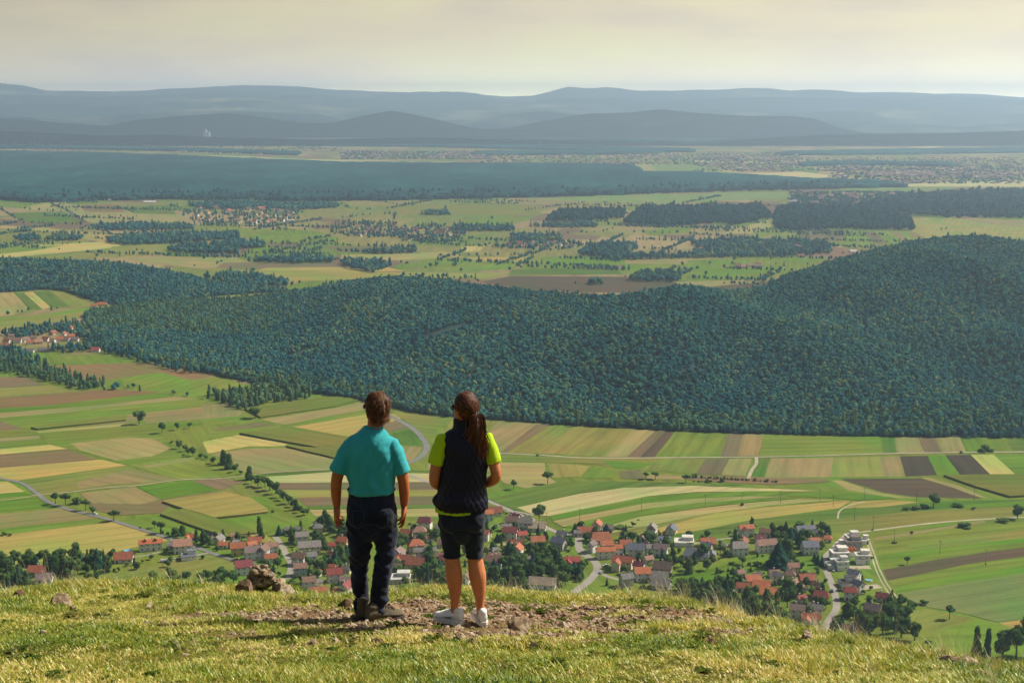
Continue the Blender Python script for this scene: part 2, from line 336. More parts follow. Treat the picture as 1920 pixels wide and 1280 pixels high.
FIELDS = [
# ---- middle distance (between hill and far forest)
('g', [(0,372),(60,380),(150,376),(190,374),(180,380),(60,392),(0,388)]),
('t', [(60,385),(130,374),(190,382),(115,395),(40,394)]),('h', [(20,399),(120,397),(155,418),(60,418),(30,408)]),
('T', [(160,385),(300,392),(235,400),(150,400)]),('g', [(128,373),(190,372),(180,384),(130,384)]),('t', [(110,380),(250,396),(350,405),(330,422),(170,418),(105,392)]),
('h', [(228,388),(320,384),(330,402),(250,400)]),('B', [(150,385),(215,383),(235,398),(160,397)]),
('t', [(-60,420),(60,425),(205,440),(195,455),(160,448),(60,430),(-60,430)]),('o', [(-60,430),(30,428),(170,450),(150,462),(-60,462)]),
('s', [(30,462),(210,452),(230,463),(-60,490),(-60,475)]),('g', [(-60,465),(120,460),(60,470),(-60,482)]),
('O', [(210,462),(380,455),(420,470),(330,476),(215,482),(150,482),(60,484),(200,470)]),
('g', [(380,425),(520,430),(560,450),(540,470),(450,475),(500,455),(440,438)]),('g', [(520,425),(600,435),(640,450),(540,455)]),
('h', [(310,475),(390,470),(420,478),(380,482),(310,480)]),('b', [(390,472),(460,472),(450,482),(395,482)]),
('t', [(240,482),(440,482),(500,500),(380,505),(260,490)]),('m', [(420,492),(640,494),(620,503),(500,505),(405,502)]),
('m', [(500,455),(560,455),(560,465),(505,463)]),
('y', [(500,502),(720,500),(760,508),(620,512),(480,507)]),('O', [(380,505),(640,508),(720,512),(740,520),(560,528),(450,515)]),
('m', [(600,462),(760,462),(790,475),(640,472)]),('t', [(640,478),(840,472),(870,482),(700,490),(640,485)]),
('g', [(800,485),(1000,480),(960,505),(850,508),(790,498)]),('G', [(740,498),(790,495),(780,500),(745,505)]),
('g', [(1000,482),(1200,480),(1350,485),(1390,497),(1200,514),(960,515),(970,505)]),('h', [(960,505),(1140,500),(1170,514),(950,516)]),
('y', [(870,482),(995,481),(975,491),(900,490)]),('G', [(1010,483),(1160,480),(1180,495),(1040,500)]),
('O', [(700,510),(960,512),(900,524),(770,520)]),('s', [(865,462),(910,460),(900,470),(865,473)]),
('d', [(900,528),(960,517),(1280,520),(1440,528),(1400,545),(1200,550),(1000,545)]),('m', [(1110,498),(1170,496),(1170,502),(1115,503)]),
('T', [(1180,482),(1400,484),(1390,497),(1250,495),(1170,494)]),('g', [(1290,488),(1380,484),(1560,482),(1520,500),(1450,520),(1330,530),(1270,525)]),
('G', [(1300,505),(1470,500),(1440,513),(1300,518)]),('T', [(1260,528),(1400,524),(1450,522),(1420,530),(1300,540)]),
('T', [(1130,425),(1300,420),(1400,425),(1340,440),(1200,440),(1100,432)]),('g', [(1200,432),(1300,425),(1290,436),(1220,442)]),
('g', [(880,410),(1010,405),(960,420),(860,422)]),('o', [(700,385),(1000,385),(1020,405),(760,400)]),('T', [(980,370),(1150,378),(1000,385),(900,380)]),
('l', [(1000,372),(1200,365),(1400,360),(1500,362),(1440,372),(1240,382),(1100,378)]),
('g', [(590,370),(680,368),(720,372),(600,378)]),('h', [(400,375),(520,371),(530,376),(400,381)]),
('t', [(1330,445),(1430,415),(1460,408),(1450,425),(1400,440),(1340,452)]),('b', [(1340,440),(1400,437),(1410,442),(1350,450)]),
('g', [(1400,443),(1450,428),(1470,430),(1420,450)]),('o', [(1440,445),(1490,432),(1560,430),(1500,450)]),
('m', [(1500,440),(1520,430),(1590,433),(1585,450),(1500,452)]),('g', [(1480,458),(1640,450),(1680,458),(1540,463)]),
('g', [(1582,450),(1585,434),(1615,434),(1640,458),(1590,458)]),('m', [(1615,434),(1640,434),(1665,456),(1640,458)]),('g', [(1640,434),(1670,434),(1700,456),(1665,457)]),
('B', [(1670,434),(1680,434),(1710,455),(1700,457)]),('g', [(1680,434),(1700,434),(1725,452),(1710,455)]),('B', [(1700,434),(1710,434),(1735,450),(1725,452)]),
('O', [(1700,408),(1990,408),(1990,450),(1740,450),(1710,434)]),('g', [(1740,407),(1790,405),(1760,415)]),('T', [(1770,404),(1850,405),(1990,425),(1990,430),(1850,420)]),('g', [(1850,408),(1990,408),(1990,412),(1880,413)]),
('T', [(1180,470),(1400,462),(1500,470),(1400,478),(1190,478)]),
('l', [(1400,372),(1520,360),(1620,352),(1820,352),(1700,360),(1560,372)]),
# ---- far strips
('p', [(320,290),(450,293),(560,298),(760,302),(560,302),(440,297),(330,295)]),('l', [(390,290),(470,291),(450,294)]),
('p', [(540,300),(700,303),(900,304),(640,306)]),('p', [(800,268),(880,270),(875,275),(810,275)]),('t', [(1190,308),(1300,310),(1390,322),(1380,326),(1200,322)]),
('l', [(1220,309),(1340,312),(1350,321),(1230,321)]),('p', [(1300,300),(1500,302),(1700,305),(1600,308),(1300,304)]),('p', [(1400,325),(1500,322),(1640,338),(1520,338)]),
('p', [(1700,276),(1790,272),(1740,278)]),('p', [(1830,284),(1990,268),(1990,274),(1870,288)]),('t', [(1800,285),(1890,300),(1820,295)]),('p', [(1860,340),(1990,336),(1990,350),(1640,350),(1700,345)]),
('t', [(-60,270),(60,271),(180,275),(320,278),(180,279),(-60,274)]),('p', [(1040,270),(1150,275),(1120,278),(1050,273)]),('t', [(60,240),(120,238),(110,245),(60,247)]),
('p', [(220,262),(280,260),(270,266),(225,265)]),('t', [(290,261),(370,262),(300,264)]),
# ---- left valley beyond the near fields
('O', [(200,580),(300,568),(400,552),(560,544),(560,552),(420,566),(320,580),(220,592)]),
('t', [(-80,548),(0,550),(30,549),(55,580),(20,592),(-80,598)]),('h', [(26,549),(45,549),(80,580),(55,580)]),('s', [(45,549),(62,547),(95,575),(80,580)]),
('h', [(62,547),(92,544),(130,575),(95,576)]),('o', [(92,544),(115,542),(170,570),(180,574),(130,576)]),
('g', [(-80,600),(60,592),(180,574),(205,576),(195,580),(60,602),(-80,608)]),('O', [(-80,606),(60,598),(195,578),(180,590),(60,610),(0,618),(-80,620)]),
('g', [(30,660),(100,658),(160,665),(210,662),(255,678),(240,683),(120,685),(50,685)]),('T', [(110,665),(165,658),(195,660),(120,668)]),
# ---- near fields, left
('g', [(-260,690),(0,690),(700,735),(960,790),(1960,824),(2150,830),(2300,1300),(-600,1300)]),
('B', [(85,688),(180,682),(300,680),(402,700),(395,706),(360,713),(300,699),(220,710),(165,716),(120,700)]),
('g', [(221,709),(302,698),(359,713),(420,704),(455,722),(380,746),(317,738),(270,729),(255,719)]),
('m', [(-60,706),(40,706),(88,722),(-60,732)]),('O', [(-60,731),(96,722),(130,732),(208,727),(-60,757)]),
('B', [(-60,757),(208,729),(302,735),(188,748),(96,759),(-60,776)]),('G', [(-60,774),(96,759),(188,748),(302,736),(326,742),(190,758),(90,766),(-60,783)]),
('T', [(-60,783),(150,763),(324,744),(372,746),(262,757),(130,772),(-60,797)]),
('g', [(-60,797),(130,772),(273,755),(361,748),(425,758),(273,774),(197,783),(55,804),(-20,790)]),
('T', [(55,804),(197,783),(247,776),(425,758),(457,770),(445,781),(273,794),(270,787),(234,793)]),
('c', [(58,803),(197,783),(240,779),(236,789),(70,806)]),
('t', [(63,808),(236,793),(272,795),(330,790),(75,812)]),
('g', [(75,811),(273,796),(380,787),(425,783),(445,786),(420,793),(320,803),(295,812),(330,835),(375,855),(262,871),(236,871),(127,842),(94,831)]),
('t', [(131,831),(240,820),(287,822),(322,840),(284,855),(219,863),(150,843)]),
('m', [(-60,786),(0,789),(44,804),(-60,816)]),('g', [(-60,816),(44,804),(72,815),(-60,826)]),('T', [(-60,826),(72,816),(76,822),(-60,842)]),('g', [(-60,842),(76,823),(94,833),(-60,858)]),
('s', [(-60,857),(94,833),(126,841),(-60,864)]),('b', [(-60,864),(125,842),(182,862),(-60,890)]),
('y', [(-60,889),(188,861),(238,872),(33,900),(0,896),(-60,893)]),('o', [(33,901),(238,873),(337,899),(252,910),(131,923),(79,929),(53,914)]),
('T', [(140,905),(238,880),(337,899),(200,908),(150,915)]),
('g', [(240,871),(361,855),(394,864),(445,886),(420,894),(337,900)]),('T', [(262,873),(358,857),(372,860),(280,877)]),
('G', [(256,911),(359,901),(407,917),(300,936)]),('m', [(359,901),(410,897),(461,902),(412,919),(405,916)]),
('T', [(150,924),(252,912),(300,935),(262,947),(200,950),(165,940)]),('b', [(165,942),(262,945),(302,937),(322,946),(302,961),(220,966),(180,956)]),
('o', [(412,919),(461,905),(487,909),(516,930),(465,935),(424,925)]),
('b', [(300,937),(403,921),(414,923),(304,941)]),
('C', [(304,942),(422,924),(469,936),(502,956),(502,962),(403,973),(345,956)]),
('c', [(300,966),(345,956),(403,973),(480,1003),(460,1008),(425,1009),(400,1001)]),
('g', [(465,933),(502,928),(549,949),(577,962),(580,982),(534,990),(480,1001),(409,975),(499,962)]),
('s', [(-60,903),(15,902),(46,921),(-60,935)]),('G', [(-60,935),(46,922),(60,928),(-60,945)]),('G', [(-60,948),(65,931),(96,945),(112,950),(-60,976)]),
('T', [(-60,978),(60,958),(120,952),(163,958),(191,970),(-60,1012)]),('g', [(-60,1012),(191,971),(203,974),(217,977),(-60,1026)]),
('y', [(-60,1026),(220,977),(320,1012),(258,1024),(206,1036),(155,1044),(81,1061),(34,1070),(-60,1080)]),
('g', [(223,976),(296,965),(330,977),(375,990),(382,1005),(335,1013),(266,991)]),
('o', [(155,1086),(330,1050),(400,1038),(445,1052),(430,1075),(300,1085),(170,1093)]),
('C', [(465,1006),(480,1003),(495,1004),(515,1018),(512,1023),(490,1020)]),
# ---- near fields, centre left
('T', [(380,757),(432,754),(455,776),(437,783),(380,785)]),('g', [(380,785),(455,779),(462,787),(380,801)]),
('c', [(459,768),(583,750),(641,743),(672,752),(629,763),(488,784)]),('T', [(490,786),(629,765),(672,755),(688,753),(690,766),(547,799)]),
('g', [(526,797),(690,766),(700,776),(545,801)]),('y', [(548,800),(690,776),(740,775),(752,784),(725,795),(700,816),(646,820)]),
('b', [(395,806),(483,790),(517,797),(447,809)]),('g', [(402,808),(526,798),(535,800),(449,814),(380,820)]),
('c', [(449,814),(540,801),(646,820),(700,823),(640,835),(591,840)], None, 1.6),
('s', [(380,828),(445,815),(540,832),(531,836),(466,836),(390,850)]),
('c', [(536,838),(591,841),(646,831),(700,838),(640,858),(627,860)], None, 1.5),
('T', [(397,851),(462,841),(535,839),(627,860),(650,876),(627,879),(552,881),(492,886),(452,884),(437,866)]),
('h', [(490,888),(627,880),(860,882),(860,888),(627,885),(500,893)]),('p', [(498,893),(627,884),(860,888),(870,905),(510,905)]),
('m', [(505,905),(840,903),(860,918),(520,918)]),('O', [(520,918),(860,918),(880,930),(550,932)]),('m', [(555,932),(880,930),(900,945),(575,948)]),
('h', [(575,948),(900,945),(905,952),(578,955)]),('t', [(578,955),(905,952),(930,968),(590,967)]),('g', [(590,967),(935,968),(860,1005),(700,1010),(600,990)]),
('o', [(738,772),(850,782),(830,800),(800,822),(770,795),(750,782)]),('m', [(705,800),(750,786),(770,800),(735,810)]),('h', [(735,812),(775,803),(790,818),(790,835),(740,833)]),
('T', [(720,836),(795,838),(775,862),(700,865)]),('T', [(800,850),(940,848),(945,885),(800,880)]),('o', [(850,782),(935,788),(915,800),(830,815)]),
# ---- near fields, right
('T', [(935,789),(1033,796),(950,848),(925,847),(915,810)]),('b', [(1005,795),(1035,796),(950,848),(938,848)]),('o', [(1033,796),(1077,797),(1010,849),(950,850)]),('O', [(1077,797),(1125,800),(1060,851),(1005,850)]),
('o', [(1125,800),(1188,804),(1135,856),(1060,853)]),('t', [(1188,804),(1230,806),(1175,856),(1135,856)]),('m', [(1230,806),(1250,806),(1200,857),(1175,856)]),('d', [(1250,806),(1268,806),(1228,857),(1200,857)]),
('g', [(1268,806),(1367,812),(1350,856),(1228,857)]),('m', [(1367,812),(1393,813),(1383,855),(1350,856)]),('T', [(1393,813),(1432,814),(1422,854),(1383,855)]),
('g', [(1432,814),(1677,818),(1683,850),(1423,854)]),('h', [(1650,818),(1677,818),(1683,850),(1657,850)]),
('T', [(1677,818),(1720,818),(1735,849),(1683,850)]),('m', [(1720,818),(1755,819),(1765,849),(1735,849)]),('T', [(1755,819),(1800,819),(1812,848),(1765,849)]),
('G', [(1800,819),(1840,820),(1855,848),(1812,848)]),('g', [(1840,820),(1885,820),(1900,848),(1855,848)]),('h', [(1885,820),(1990,822),(1990,847),(1900,848)]),
('o', [(935,853),(1300,859),(1300,888),(1190,880),(1100,868),(940,864)]),('G', [(1130,863),(1230,866),(1210,880),(1150,876)]),
('o', [(1240,861),(1323,860),(1304,888),(1200,880)]),('m', [(1323,860),(1368,860),(1353,890),(1305,888)]),('t', [(1368,860),(1410,859),(1398,892),(1353,890)]),
('h', [(1420,859),(1445,859),(1433,895),(1407,895)]),('T', [(1445,859),(1563,858),(1558,894),(1433,895)],None),('O', [(1563,858),(1650,856),(1658,893),(1558,894)]),('T', [(1650,856),(1687,855),(1698,893),(1658,893)]),
('D', [(1687,855),(1740,854),(1757,890),(1698,893)]),('G', [(1740,854),(1772,853),(1800,889),(1757,891)]),('D', [(1772,853),(1820,852),(1857,889),(1800,889)]),
('s', [(1820,852),(1863,852),(1903,888),(1857,889)]),('G', [(1863,852),(1990,849),(1990,888),(1903,888)]),
('t', [(915,866),(1021,867),(1022,890),(1045,904),(985,915),(945,905),(930,890)]),('O', [(1025,867),(1108,873),(1090,893),(1035,896)]),
('g', [(1108,873),(1154,881),(1150,896),(1090,896)]),('m', [(1162,883),(1200,881),(1212,897),(1165,897)]),('T', [(1212,889),(1290,892),(1330,898),(1212,898)]),
('b', [(1280,895),(1300,891),(1550,897),(1557,903),(1450,908),(1300,901)]),('d', [(1575,897),(1727,896),(1790,915),(1842,934),(1723,932),(1657,923),(1600,906)]),
('t', [(1560,900),(1577,900),(1600,908),(1657,925),(1720,934),(1660,932),(1590,918)]),
('t', [(1727,895),(1745,896),(1800,911),(1850,933),(1828,929),(1780,911)]),
('c', [(1769,893),(1990,889),(1990,937),(1893,933),(1828,914)], None, 1.6),
('h', [(915,935),(1000,914),(1045,903),(1170,902),(1300,905),(1400,908),(1300,912),(1170,915),(1087,925),(969,951),(1000,970),(921,937)]),
('p', [(969,951),(1087,925),(1170,914),(1300,910),(1420,915),(1540,920),(1420,920),(1300,922),(1212,930),(1087,955),(1029,967),(1000,964)]),
('G', [(1029,968),(1087,955),(1212,931),(1300,923),(1420,920),(1540,921),(1620,925),(1680,933),(1610,937),(1510,930),(1400,930),(1300,934),(1212,943),(1087,966),(1036,975)]),
('t', [(1036,976),(1087,966),(1212,943),(1300,934),(1400,930),(1480,930),(1400,936),(1300,943),(1212,953),(1120,970),(1055,987)]),
('G', [(1055,987),(1120,970),(1212,953),(1300,943),(1400,936),(1500,933),(1400,942),(1300,953),(1200,967),(1110,992)]),
('t', [(1110,992),(1200,967),(1300,953),(1400,942),(1500,935),(1560,937),(1440,947),(1330,962),(1230,982),(1140,1000)]),
('o', [(1140,1000),(1230,982),(1330,962),(1343,962),(1250,985),(1180,1001),(1150,1006)]),
('y', [(1190,1001),(1250,985),(1343,961),(1440,950),(1567,940),(1595,938),(1573,952),(1413,973),(1313,993),(1280,998),(1210,1006)]),
('y', [(1580,952),(1600,940),(1673,937),(1722,941),(1647,950)]),
('h', [(1205,1008),(1313,994),(1413,974),(1575,953),(1650,951),(1720,942),(1800,938),(1990,930),(1990,946),(1750,957),(1570,972),(1450,986),(1330,1004),(1280,1018)]),
('o', [(1533,978),(1570,972),(1693,960),(1793,953),(1990,947),(1990,966),(1793,977),(1680,987),(1587,1001),(1557,998)]),
('G', [(1800,946),(1990,942),(1990,954),(1810,954)]),
('g', [(1587,1002),(1680,989),(1793,977),(1990,968),(1847,974),(1773,986),(1640,1007),(1600,1010)]),
('T', [(1637,1008),(1773,987),(1847,974),(1847,980),(1697,1004),(1643,1012)]),
('g', [(1637,1013),(1697,1005),(1847,981),(1990,966),(1990,1020),(1800,1040),(1657,1068)]),
('o', [(1700,1020),(1990,978),(1990,992),(1720,1034)]),('G', [(1645,1040),(1850,1016),(1990,996),(1990,1004),(1850,1024),(1650,1054)]),
('d', [(1655,1068),(1747,1050),(1850,1034),(1990,1018),(1990,1029),(1813,1057),(1665,1088)]),
('g', [(1665,1088),(1813,1058),(1990,1030),(1990,1044),(1780,1080),(1680,1100)]),('G', [(1680,1100),(1780,1080),(1990,1044),(1990,1055),(1790,1092),(1680,1112)]),
('e', [(1680,1113),(1790,1093),(1990,1056),(1990,1150),(1871,1166),(1800,1148),(1735,1137)], 22),
('y', [(1873,1167),(1990,1146),(1990,1200),(1925,1186)]),
('g', [(1690,1143),(1735,1138),(1800,1149),(1871,1168),(1960,1195),(1990,1210),(1990,1300),(1600,1300),(1690,1240)]),
('o', [(1695,1146),(1735,1140),(1830,1160),(1750,1185),(1700,1170)]),
('G', [(1250,1085),(1400,1040),(1545,1035),(1545,1050),(1460,1065),(1380,1080),(1290,1100),(1255,1100)]),('G', [(1370,1085),(1450,1065),(1530,1050),(1540,1062),(1440,1085),(1385,1095)]),
]
def widen(pts):
    # fields at the picture's edges carry on beyond it
    return [(-330, v + 270 * .055) if u in (-60, -80) and v > 540 else (2230, v - 240 * (.10 if v > 930 else 0)) if u == 1990 and v > 800 else (u, v) for u, v in pts]
for f_ in FIELDS:
    field(f_[0], widen(f_[1]), *(f_[2:]))

# ---------------------------------------------------------------- roads and tracks
M_ROAD = simple('asphalt_pale', (.25, .225, .185), .9, .14, .08)
M_GREY = simple('asphalt_grey', (.15, .145, .135), .9, .14, .08)
M_TRACK = simple('gravel_track', (.31, .265, .175), .95, .2, .1)
def strip(name, pts, w, m, label, z=None, cat='road'):
    z = level_for(pts)
    P = [gp(u, v, z) for u, v in pts]
    # smooth the centre line
    Q = []
    for i in range(len(P) - 1):
        p0, p1, p2, p3 = P[max(i-1,0)], P[i], P[i+1], P[min(i+2,len(P)-1)]
        for k in range(6):
            t = k / 6
            Q.append(.5 * ((2*p1) + (p2-p0)*t + (2*p0-5*p1+4*p2-p3)*t*t + (3*p1-p0-3*p2+p3)*t**3))
    Q.append(P[-1])
    V = []; n = len(Q)
    for i, q in enumerate(Q):
        d = (Q[min(i+1,n-1)] - Q[max(i-1,0)]).normalized(); s_ = Vector((-d.y, d.x, 0)) * w * .42 * rnd.uniform(.93, 1.07)
        V += [q + s_, q - s_]
    Fc = [(2*i, 2*i+1, 2*i+3, 2*i+2) for i in range(n-1)]
    o = obj(name, mesh(name, V, Fc), m); tag(o, label, cat, kind='structure'); return o
ROADS = [
 ('road', [(1535,1200),(1552,1165),(1568,1140),(1566,1115),(1558,1090),(1547,1062),(1546,1046),(1568,1022),(1588,1001)], 5.2, M_ROAD, 'pale village street curving up to the white flats'),
 ('road', [(1587,1001),(1680,988),(1793,976),(1960,967)], 3.2, M_TRACK, 'pale farm track leading right from the white flats'),
 ('road', [(1075,1110),(1100,1092),(1118,1072),(1118,1056),(1104,1044),(1090,1034),(1084,1020),(1085,1008),(1064,1000),(1045,998)], 6.4, M_ROAD, 'wide pale street dropping past the orange roofs'),
 ('road', [(1045,998),(982,968),(919,940),(860,918),(800,902),(771,892),(730,884)], 5.0, M_ROAD, 'straight pale road running diagonally to the village'),
 ('road', [(700,890),(767,867),(788,856),(800,840),(793,822),(771,801),(741,784),(700,765)], 6.5, M_GREY, 'grey country road bending behind the man'),
 ('road', [(-40,886),(0,896),(40,905),(66,922),(90,940),(125,953),(160,962),(200,972),(240,984),(330,1013),(380,1030),(420,1044),(450,1052),(480,1056)], 4.5, M_GREY, 'grey country road with roadside trees on the left'),
 ('road', [(515,1004),(528,1022),(540,1045),(546,1060),(540,1085)], 5.0, M_ROAD, 'pale lane between houses beside the poplar'),
 ('dirt_track', [(60,928),(130,922),(190,914),(252,910),(337,899),(400,897),(440,894),(490,887),(560,882),(640,879)], 2.2, M_TRACK, 'pale farm track across the left fields'),
 ('dirt_track', [(935,849),(1020,853),(1110,858),(1280,857),(1420,856),(1560,853),(1700,849),(1960,846)], 3.4, M_TRACK, 'long level farm track below the wooded hill'),
 ('dirt_track', [(1403,896),(1410,880),(1418,869),(1418,857)], 3.6, M_TRACK, 'short curving farm track between striped fields'),
 ('dirt_track', [(1624,1012),(1634,1040),(1642,1066),(1656,1095),(1676,1125)], 1.3, M_TRACK, 'left wheel track along the edge of the new flats'),
 ('dirt_track', [(1629,1012),(1640,1040),(1649,1066),(1664,1095),(1684,1122)], 1.3, M_TRACK, 'right wheel track along the edge of the new flats'),
 ('dirt_track', [(1571,972),(1574,958),(1590,948),(1620,940)], 1.6, M_TRACK, 'faint curved track between straw fields'),
 ('dirt_track', [(0,938),(60,930)], 1.5, M_TRACK, 'pale path between two bright green strips'),
 ('dirt_track', [(508,744),(540,738),(560,733),(590,725)], 6, M_TRACK, 'sandy track beside the grove at the wood edge'),
 ('dirt_track', [(140,604),(168,592),(190,585)], 6, M_TRACK, 'pale track near the orange roofed farm'),
 ('road', [(925,962),(960,958),(985,962),(1000,966)], 3.0, M_ROAD, 'garden lane behind the red roofed bungalow'),
 ('road', [(920,986),(950,982),(985,980),(1010,980)], 2.6, M_ROAD, 'short pale lane by the large grey house'),
 ('road', [(906,1027),(930,1022),(955,1018)], 2.6, M_ROAD, 'driveway beside the dark red roofs'),
 ('road', [(1118,1066),(1135,1078),(1160,1086)], 4, M_ROAD, 'pale yard road by the grey barns'),
 ('road', [(1255,1028),(1270,1022),(1300,1018),(1340,1012),(1380,1006)], 2.6, M_ROAD, 'garden lane in front of the white modern house'),
 ('road', [(300,1048),(330,1046),(360,1042),(390,1036)], 3.5, M_ROAD, 'pale drive beside the grey annex'),
 ('road', [(246,1044),(275,1040),(300,1034)], 2.6, M_ROAD, 'drive to the long orange roofed row'),
 ('road', [(1586,1100),(1600,1102),(1625,1100),(1650,1098)], 9, M_TRACK, 'bare earth building plot right of the street'),
 ('road', [(1590,1064),(1610,1063),(1632,1063)], 8, M_TRACK, 'bare earth strip in front of the white flats'),
]
for r_ in ROADS: strip(*r_)
# ================================================================ foliage shapes
def fib(n):
    i = np.arange(n) + .5; ph = np.arccos(1 - 2 * i / n); th = PI * (1 + 5 ** .5) * i
    return np.stack([np.cos(th) * np.sin(ph), np.sin(th) * np.sin(ph), np.cos(ph)], -1)
def clumps(rs, C, Rv, n, size, inner=.25, up=.0):
    """n leaf clumps (bent quads) through and over an ellipsoid"""
    d = rs.normal(size=(n, 3)); d /= np.linalg.norm(d, axis=1)[:, None]
    r = 1 - inner * rs.random(n) ** 1.5
    P = C + d * r[:, None] * Rv
    nrm = d + rs.normal(size=(n, 3)) * .45; nrm[:, 2] += up; nrm /= np.linalg.norm(nrm, axis=1)[:, None]
    a = np.cross(nrm, rs.normal(size=(n, 3))); a /= np.linalg.norm(a, axis=1)[:, None]; b = np.cross(nrm, a)
    s = size * (.6 + .8 * rs.random(n))[:, None]
    k = .35 + .4 * rs.random((n, 1))
    V = np.stack([P - a * s, P - b * s * k - nrm * s * .25, P + a * s, P + b * s * k - nrm * s * .2], 1).reshape(-1, 3)
    Fq = np.arange(n * 4).reshape(-1, 4)
    return V, Fq
def cat_mesh(parts):
    Vs = []; Fs = []; b = 0
    for V, Fc in parts: Vs.append(V); Fs.append(np.asarray(Fc) + b); b += len(V)
    return np.concatenate(Vs), [tuple(f) for F_ in Fs for f in F_.tolist()]
def crown_round(seed, n=220, size=.16, h=1.0, lobes=5, core=1):
    """crown of unit radius about (0,0,h): several overlapping lobes with leaf clumps"""
    rs = np.random.RandomState(seed); parts = []
    for i in range(lobes):
        a = 2 * PI * (i + rs.rand()) / lobes; q = .42 * rs.rand() ** .5 if i else 0
        c = np.array([math.cos(a) * q, math.sin(a) * q, h + (rs.rand() - .45) * .55])
        rr = np.array([.62, .62, .58]) * (.75 + .4 * rs.rand())
        V, Fc = ICO[core]
        parts.append((V * rr * .94 * (1 + .07 * rs.normal(size=(len(V), 1))) + c, Fc))
        parts.append(clumps(rs, c, rr, n // lobes, size, .14, .25))
    return cat_mesh(parts)
def crown_tall(seed, n=260, size=.16, taper=.75, h=1.5):
    """upright crown, z 0.2..3 for radius 1"""
    rs = np.random.RandomState(seed); parts = []
    for i in range(6):
        z = .45 + i * .42; w = .95 * (1 - taper * (i / 6) ** 1.6) * (.8 + .3 * rs.rand())
        c = np.array([(rs.rand() - .5) * .3, (rs.rand() - .5) * .3, z])
        V, Fc = ICO[1]; rr = np.array([w, w, .5])
        parts.append((V * rr * .82 * (1 + .1 * rs.normal(size=(len(V), 1))) + c, Fc))
        parts.append(clumps(rs, c, rr, n // 6, size, .2, .2))
    return cat_mesh(parts)
def crown_conifer(seed, tiers=7, k=11, top=3.2):
    """drooping tiers of boughs, base radius 1, height top"""
    rs = np.random.RandomState(seed); V = []; Fc = []
    for t in range(tiers):
        f = t / tiers; z = .25 + (top - .35) * f; r = (1 - f) ** .85 * (.9 + .2 * rs.rand()) + .05
        a0 = rs.rand() * 6
        for j in range(k):
            a = a0 + 2 * PI * j / k + rs.rand() * .3; rr = r * (.72 + .45 * rs.rand()); w = .32 * r + .05
            c, s_ = math.cos(a), math.sin(a); b = len(V); dz = .22 + .2 * rs.rand()
            V += [(0, 0, z + .42), (c*rr*.5 - s_*w, s_*rr*.5 + c*w, z + .1), (c*rr, s_*rr, z - dz * r), (c*rr*.5 + s_*w, s_*rr*.5 - c*w, z + .1)]
            Fc += [(b, b+1, b+2, b+3)]
    V += [(0, 0, top)] + [(.16*math.cos(a), .16*math.sin(a), top - .5) for a in (0, 2.1, 4.2)]; b = len(V) - 4
    Fc += [(b, b+1, b+2), (b, b+2, b+3), (b, b+3, b+1)]
    return np.array(V), Fc

# geometry-node tree: the mesh holds the plant shapes (pid >= 0) and loose points (pid -1); each point receives one shape
def scatter_tree():
    g = bpy.data.node_groups.new('scatter', 'GeometryNodeTree')
    g.interface.new_socket('Geometry', in_out='INPUT', socket_type='NodeSocketGeometry')
    g.interface.new_socket('Geometry', in_out='OUTPUT', socket_type='NodeSocketGeometry')
    gi = g.nodes.new('NodeGroupInput'); go = g.nodes.new('NodeGroupOutput')
    def at(name, dt):
        n = g.nodes.new('GeometryNodeInputNamedAttribute'); n.data_type = dt; n.inputs[0].default_value = name
        return n.outputs[0]
    cmp_ = g.nodes.new('FunctionNodeCompare'); cmp_.data_type = 'INT'; cmp_.operation = 'LESS_THAN'; cmp_.inputs[3].default_value = 0
    g.links.new(at('pid', 'INT'), cmp_.inputs[2])
    sg = g.nodes.new('GeometryNodeSeparateGeometry'); sg.domain = 'POINT'
    g.links.new(gi.outputs[0], sg.inputs[0]); g.links.new(cmp_.outputs[0], sg.inputs[1])
    sp = g.nodes.new('GeometryNodeSplitToInstances'); sp.domain = 'POINT'
    g.links.new(sg.outputs[1], sp.inputs[0]); g.links.new(at('pid', 'INT'), sp.inputs['Group ID'])
    ip = g.nodes.new('GeometryNodeInstanceOnPoints')
    g.links.new(sg.outputs[0], ip.inputs['Points']); g.links.new(sp.outputs[0], ip.inputs['Instance'])
    ip.inputs['Pick Instance'].default_value = True
    g.links.new(at('pick', 'INT'), ip.inputs['Instance Index'])
    e2r = g.nodes.new('FunctionNodeEulerToRotation')
    g.links.new(at('rot', 'FLOAT_VECTOR'), e2r.inputs[0]); g.links.new(e2r.outputs[0], ip.inputs['Rotation'])
    g.links.new(at('scl', 'FLOAT_VECTOR'), ip.inputs['Scale'])
    g.links.new(ip.outputs[0], go.inputs[0])
    return g
GN = scatter_tree()
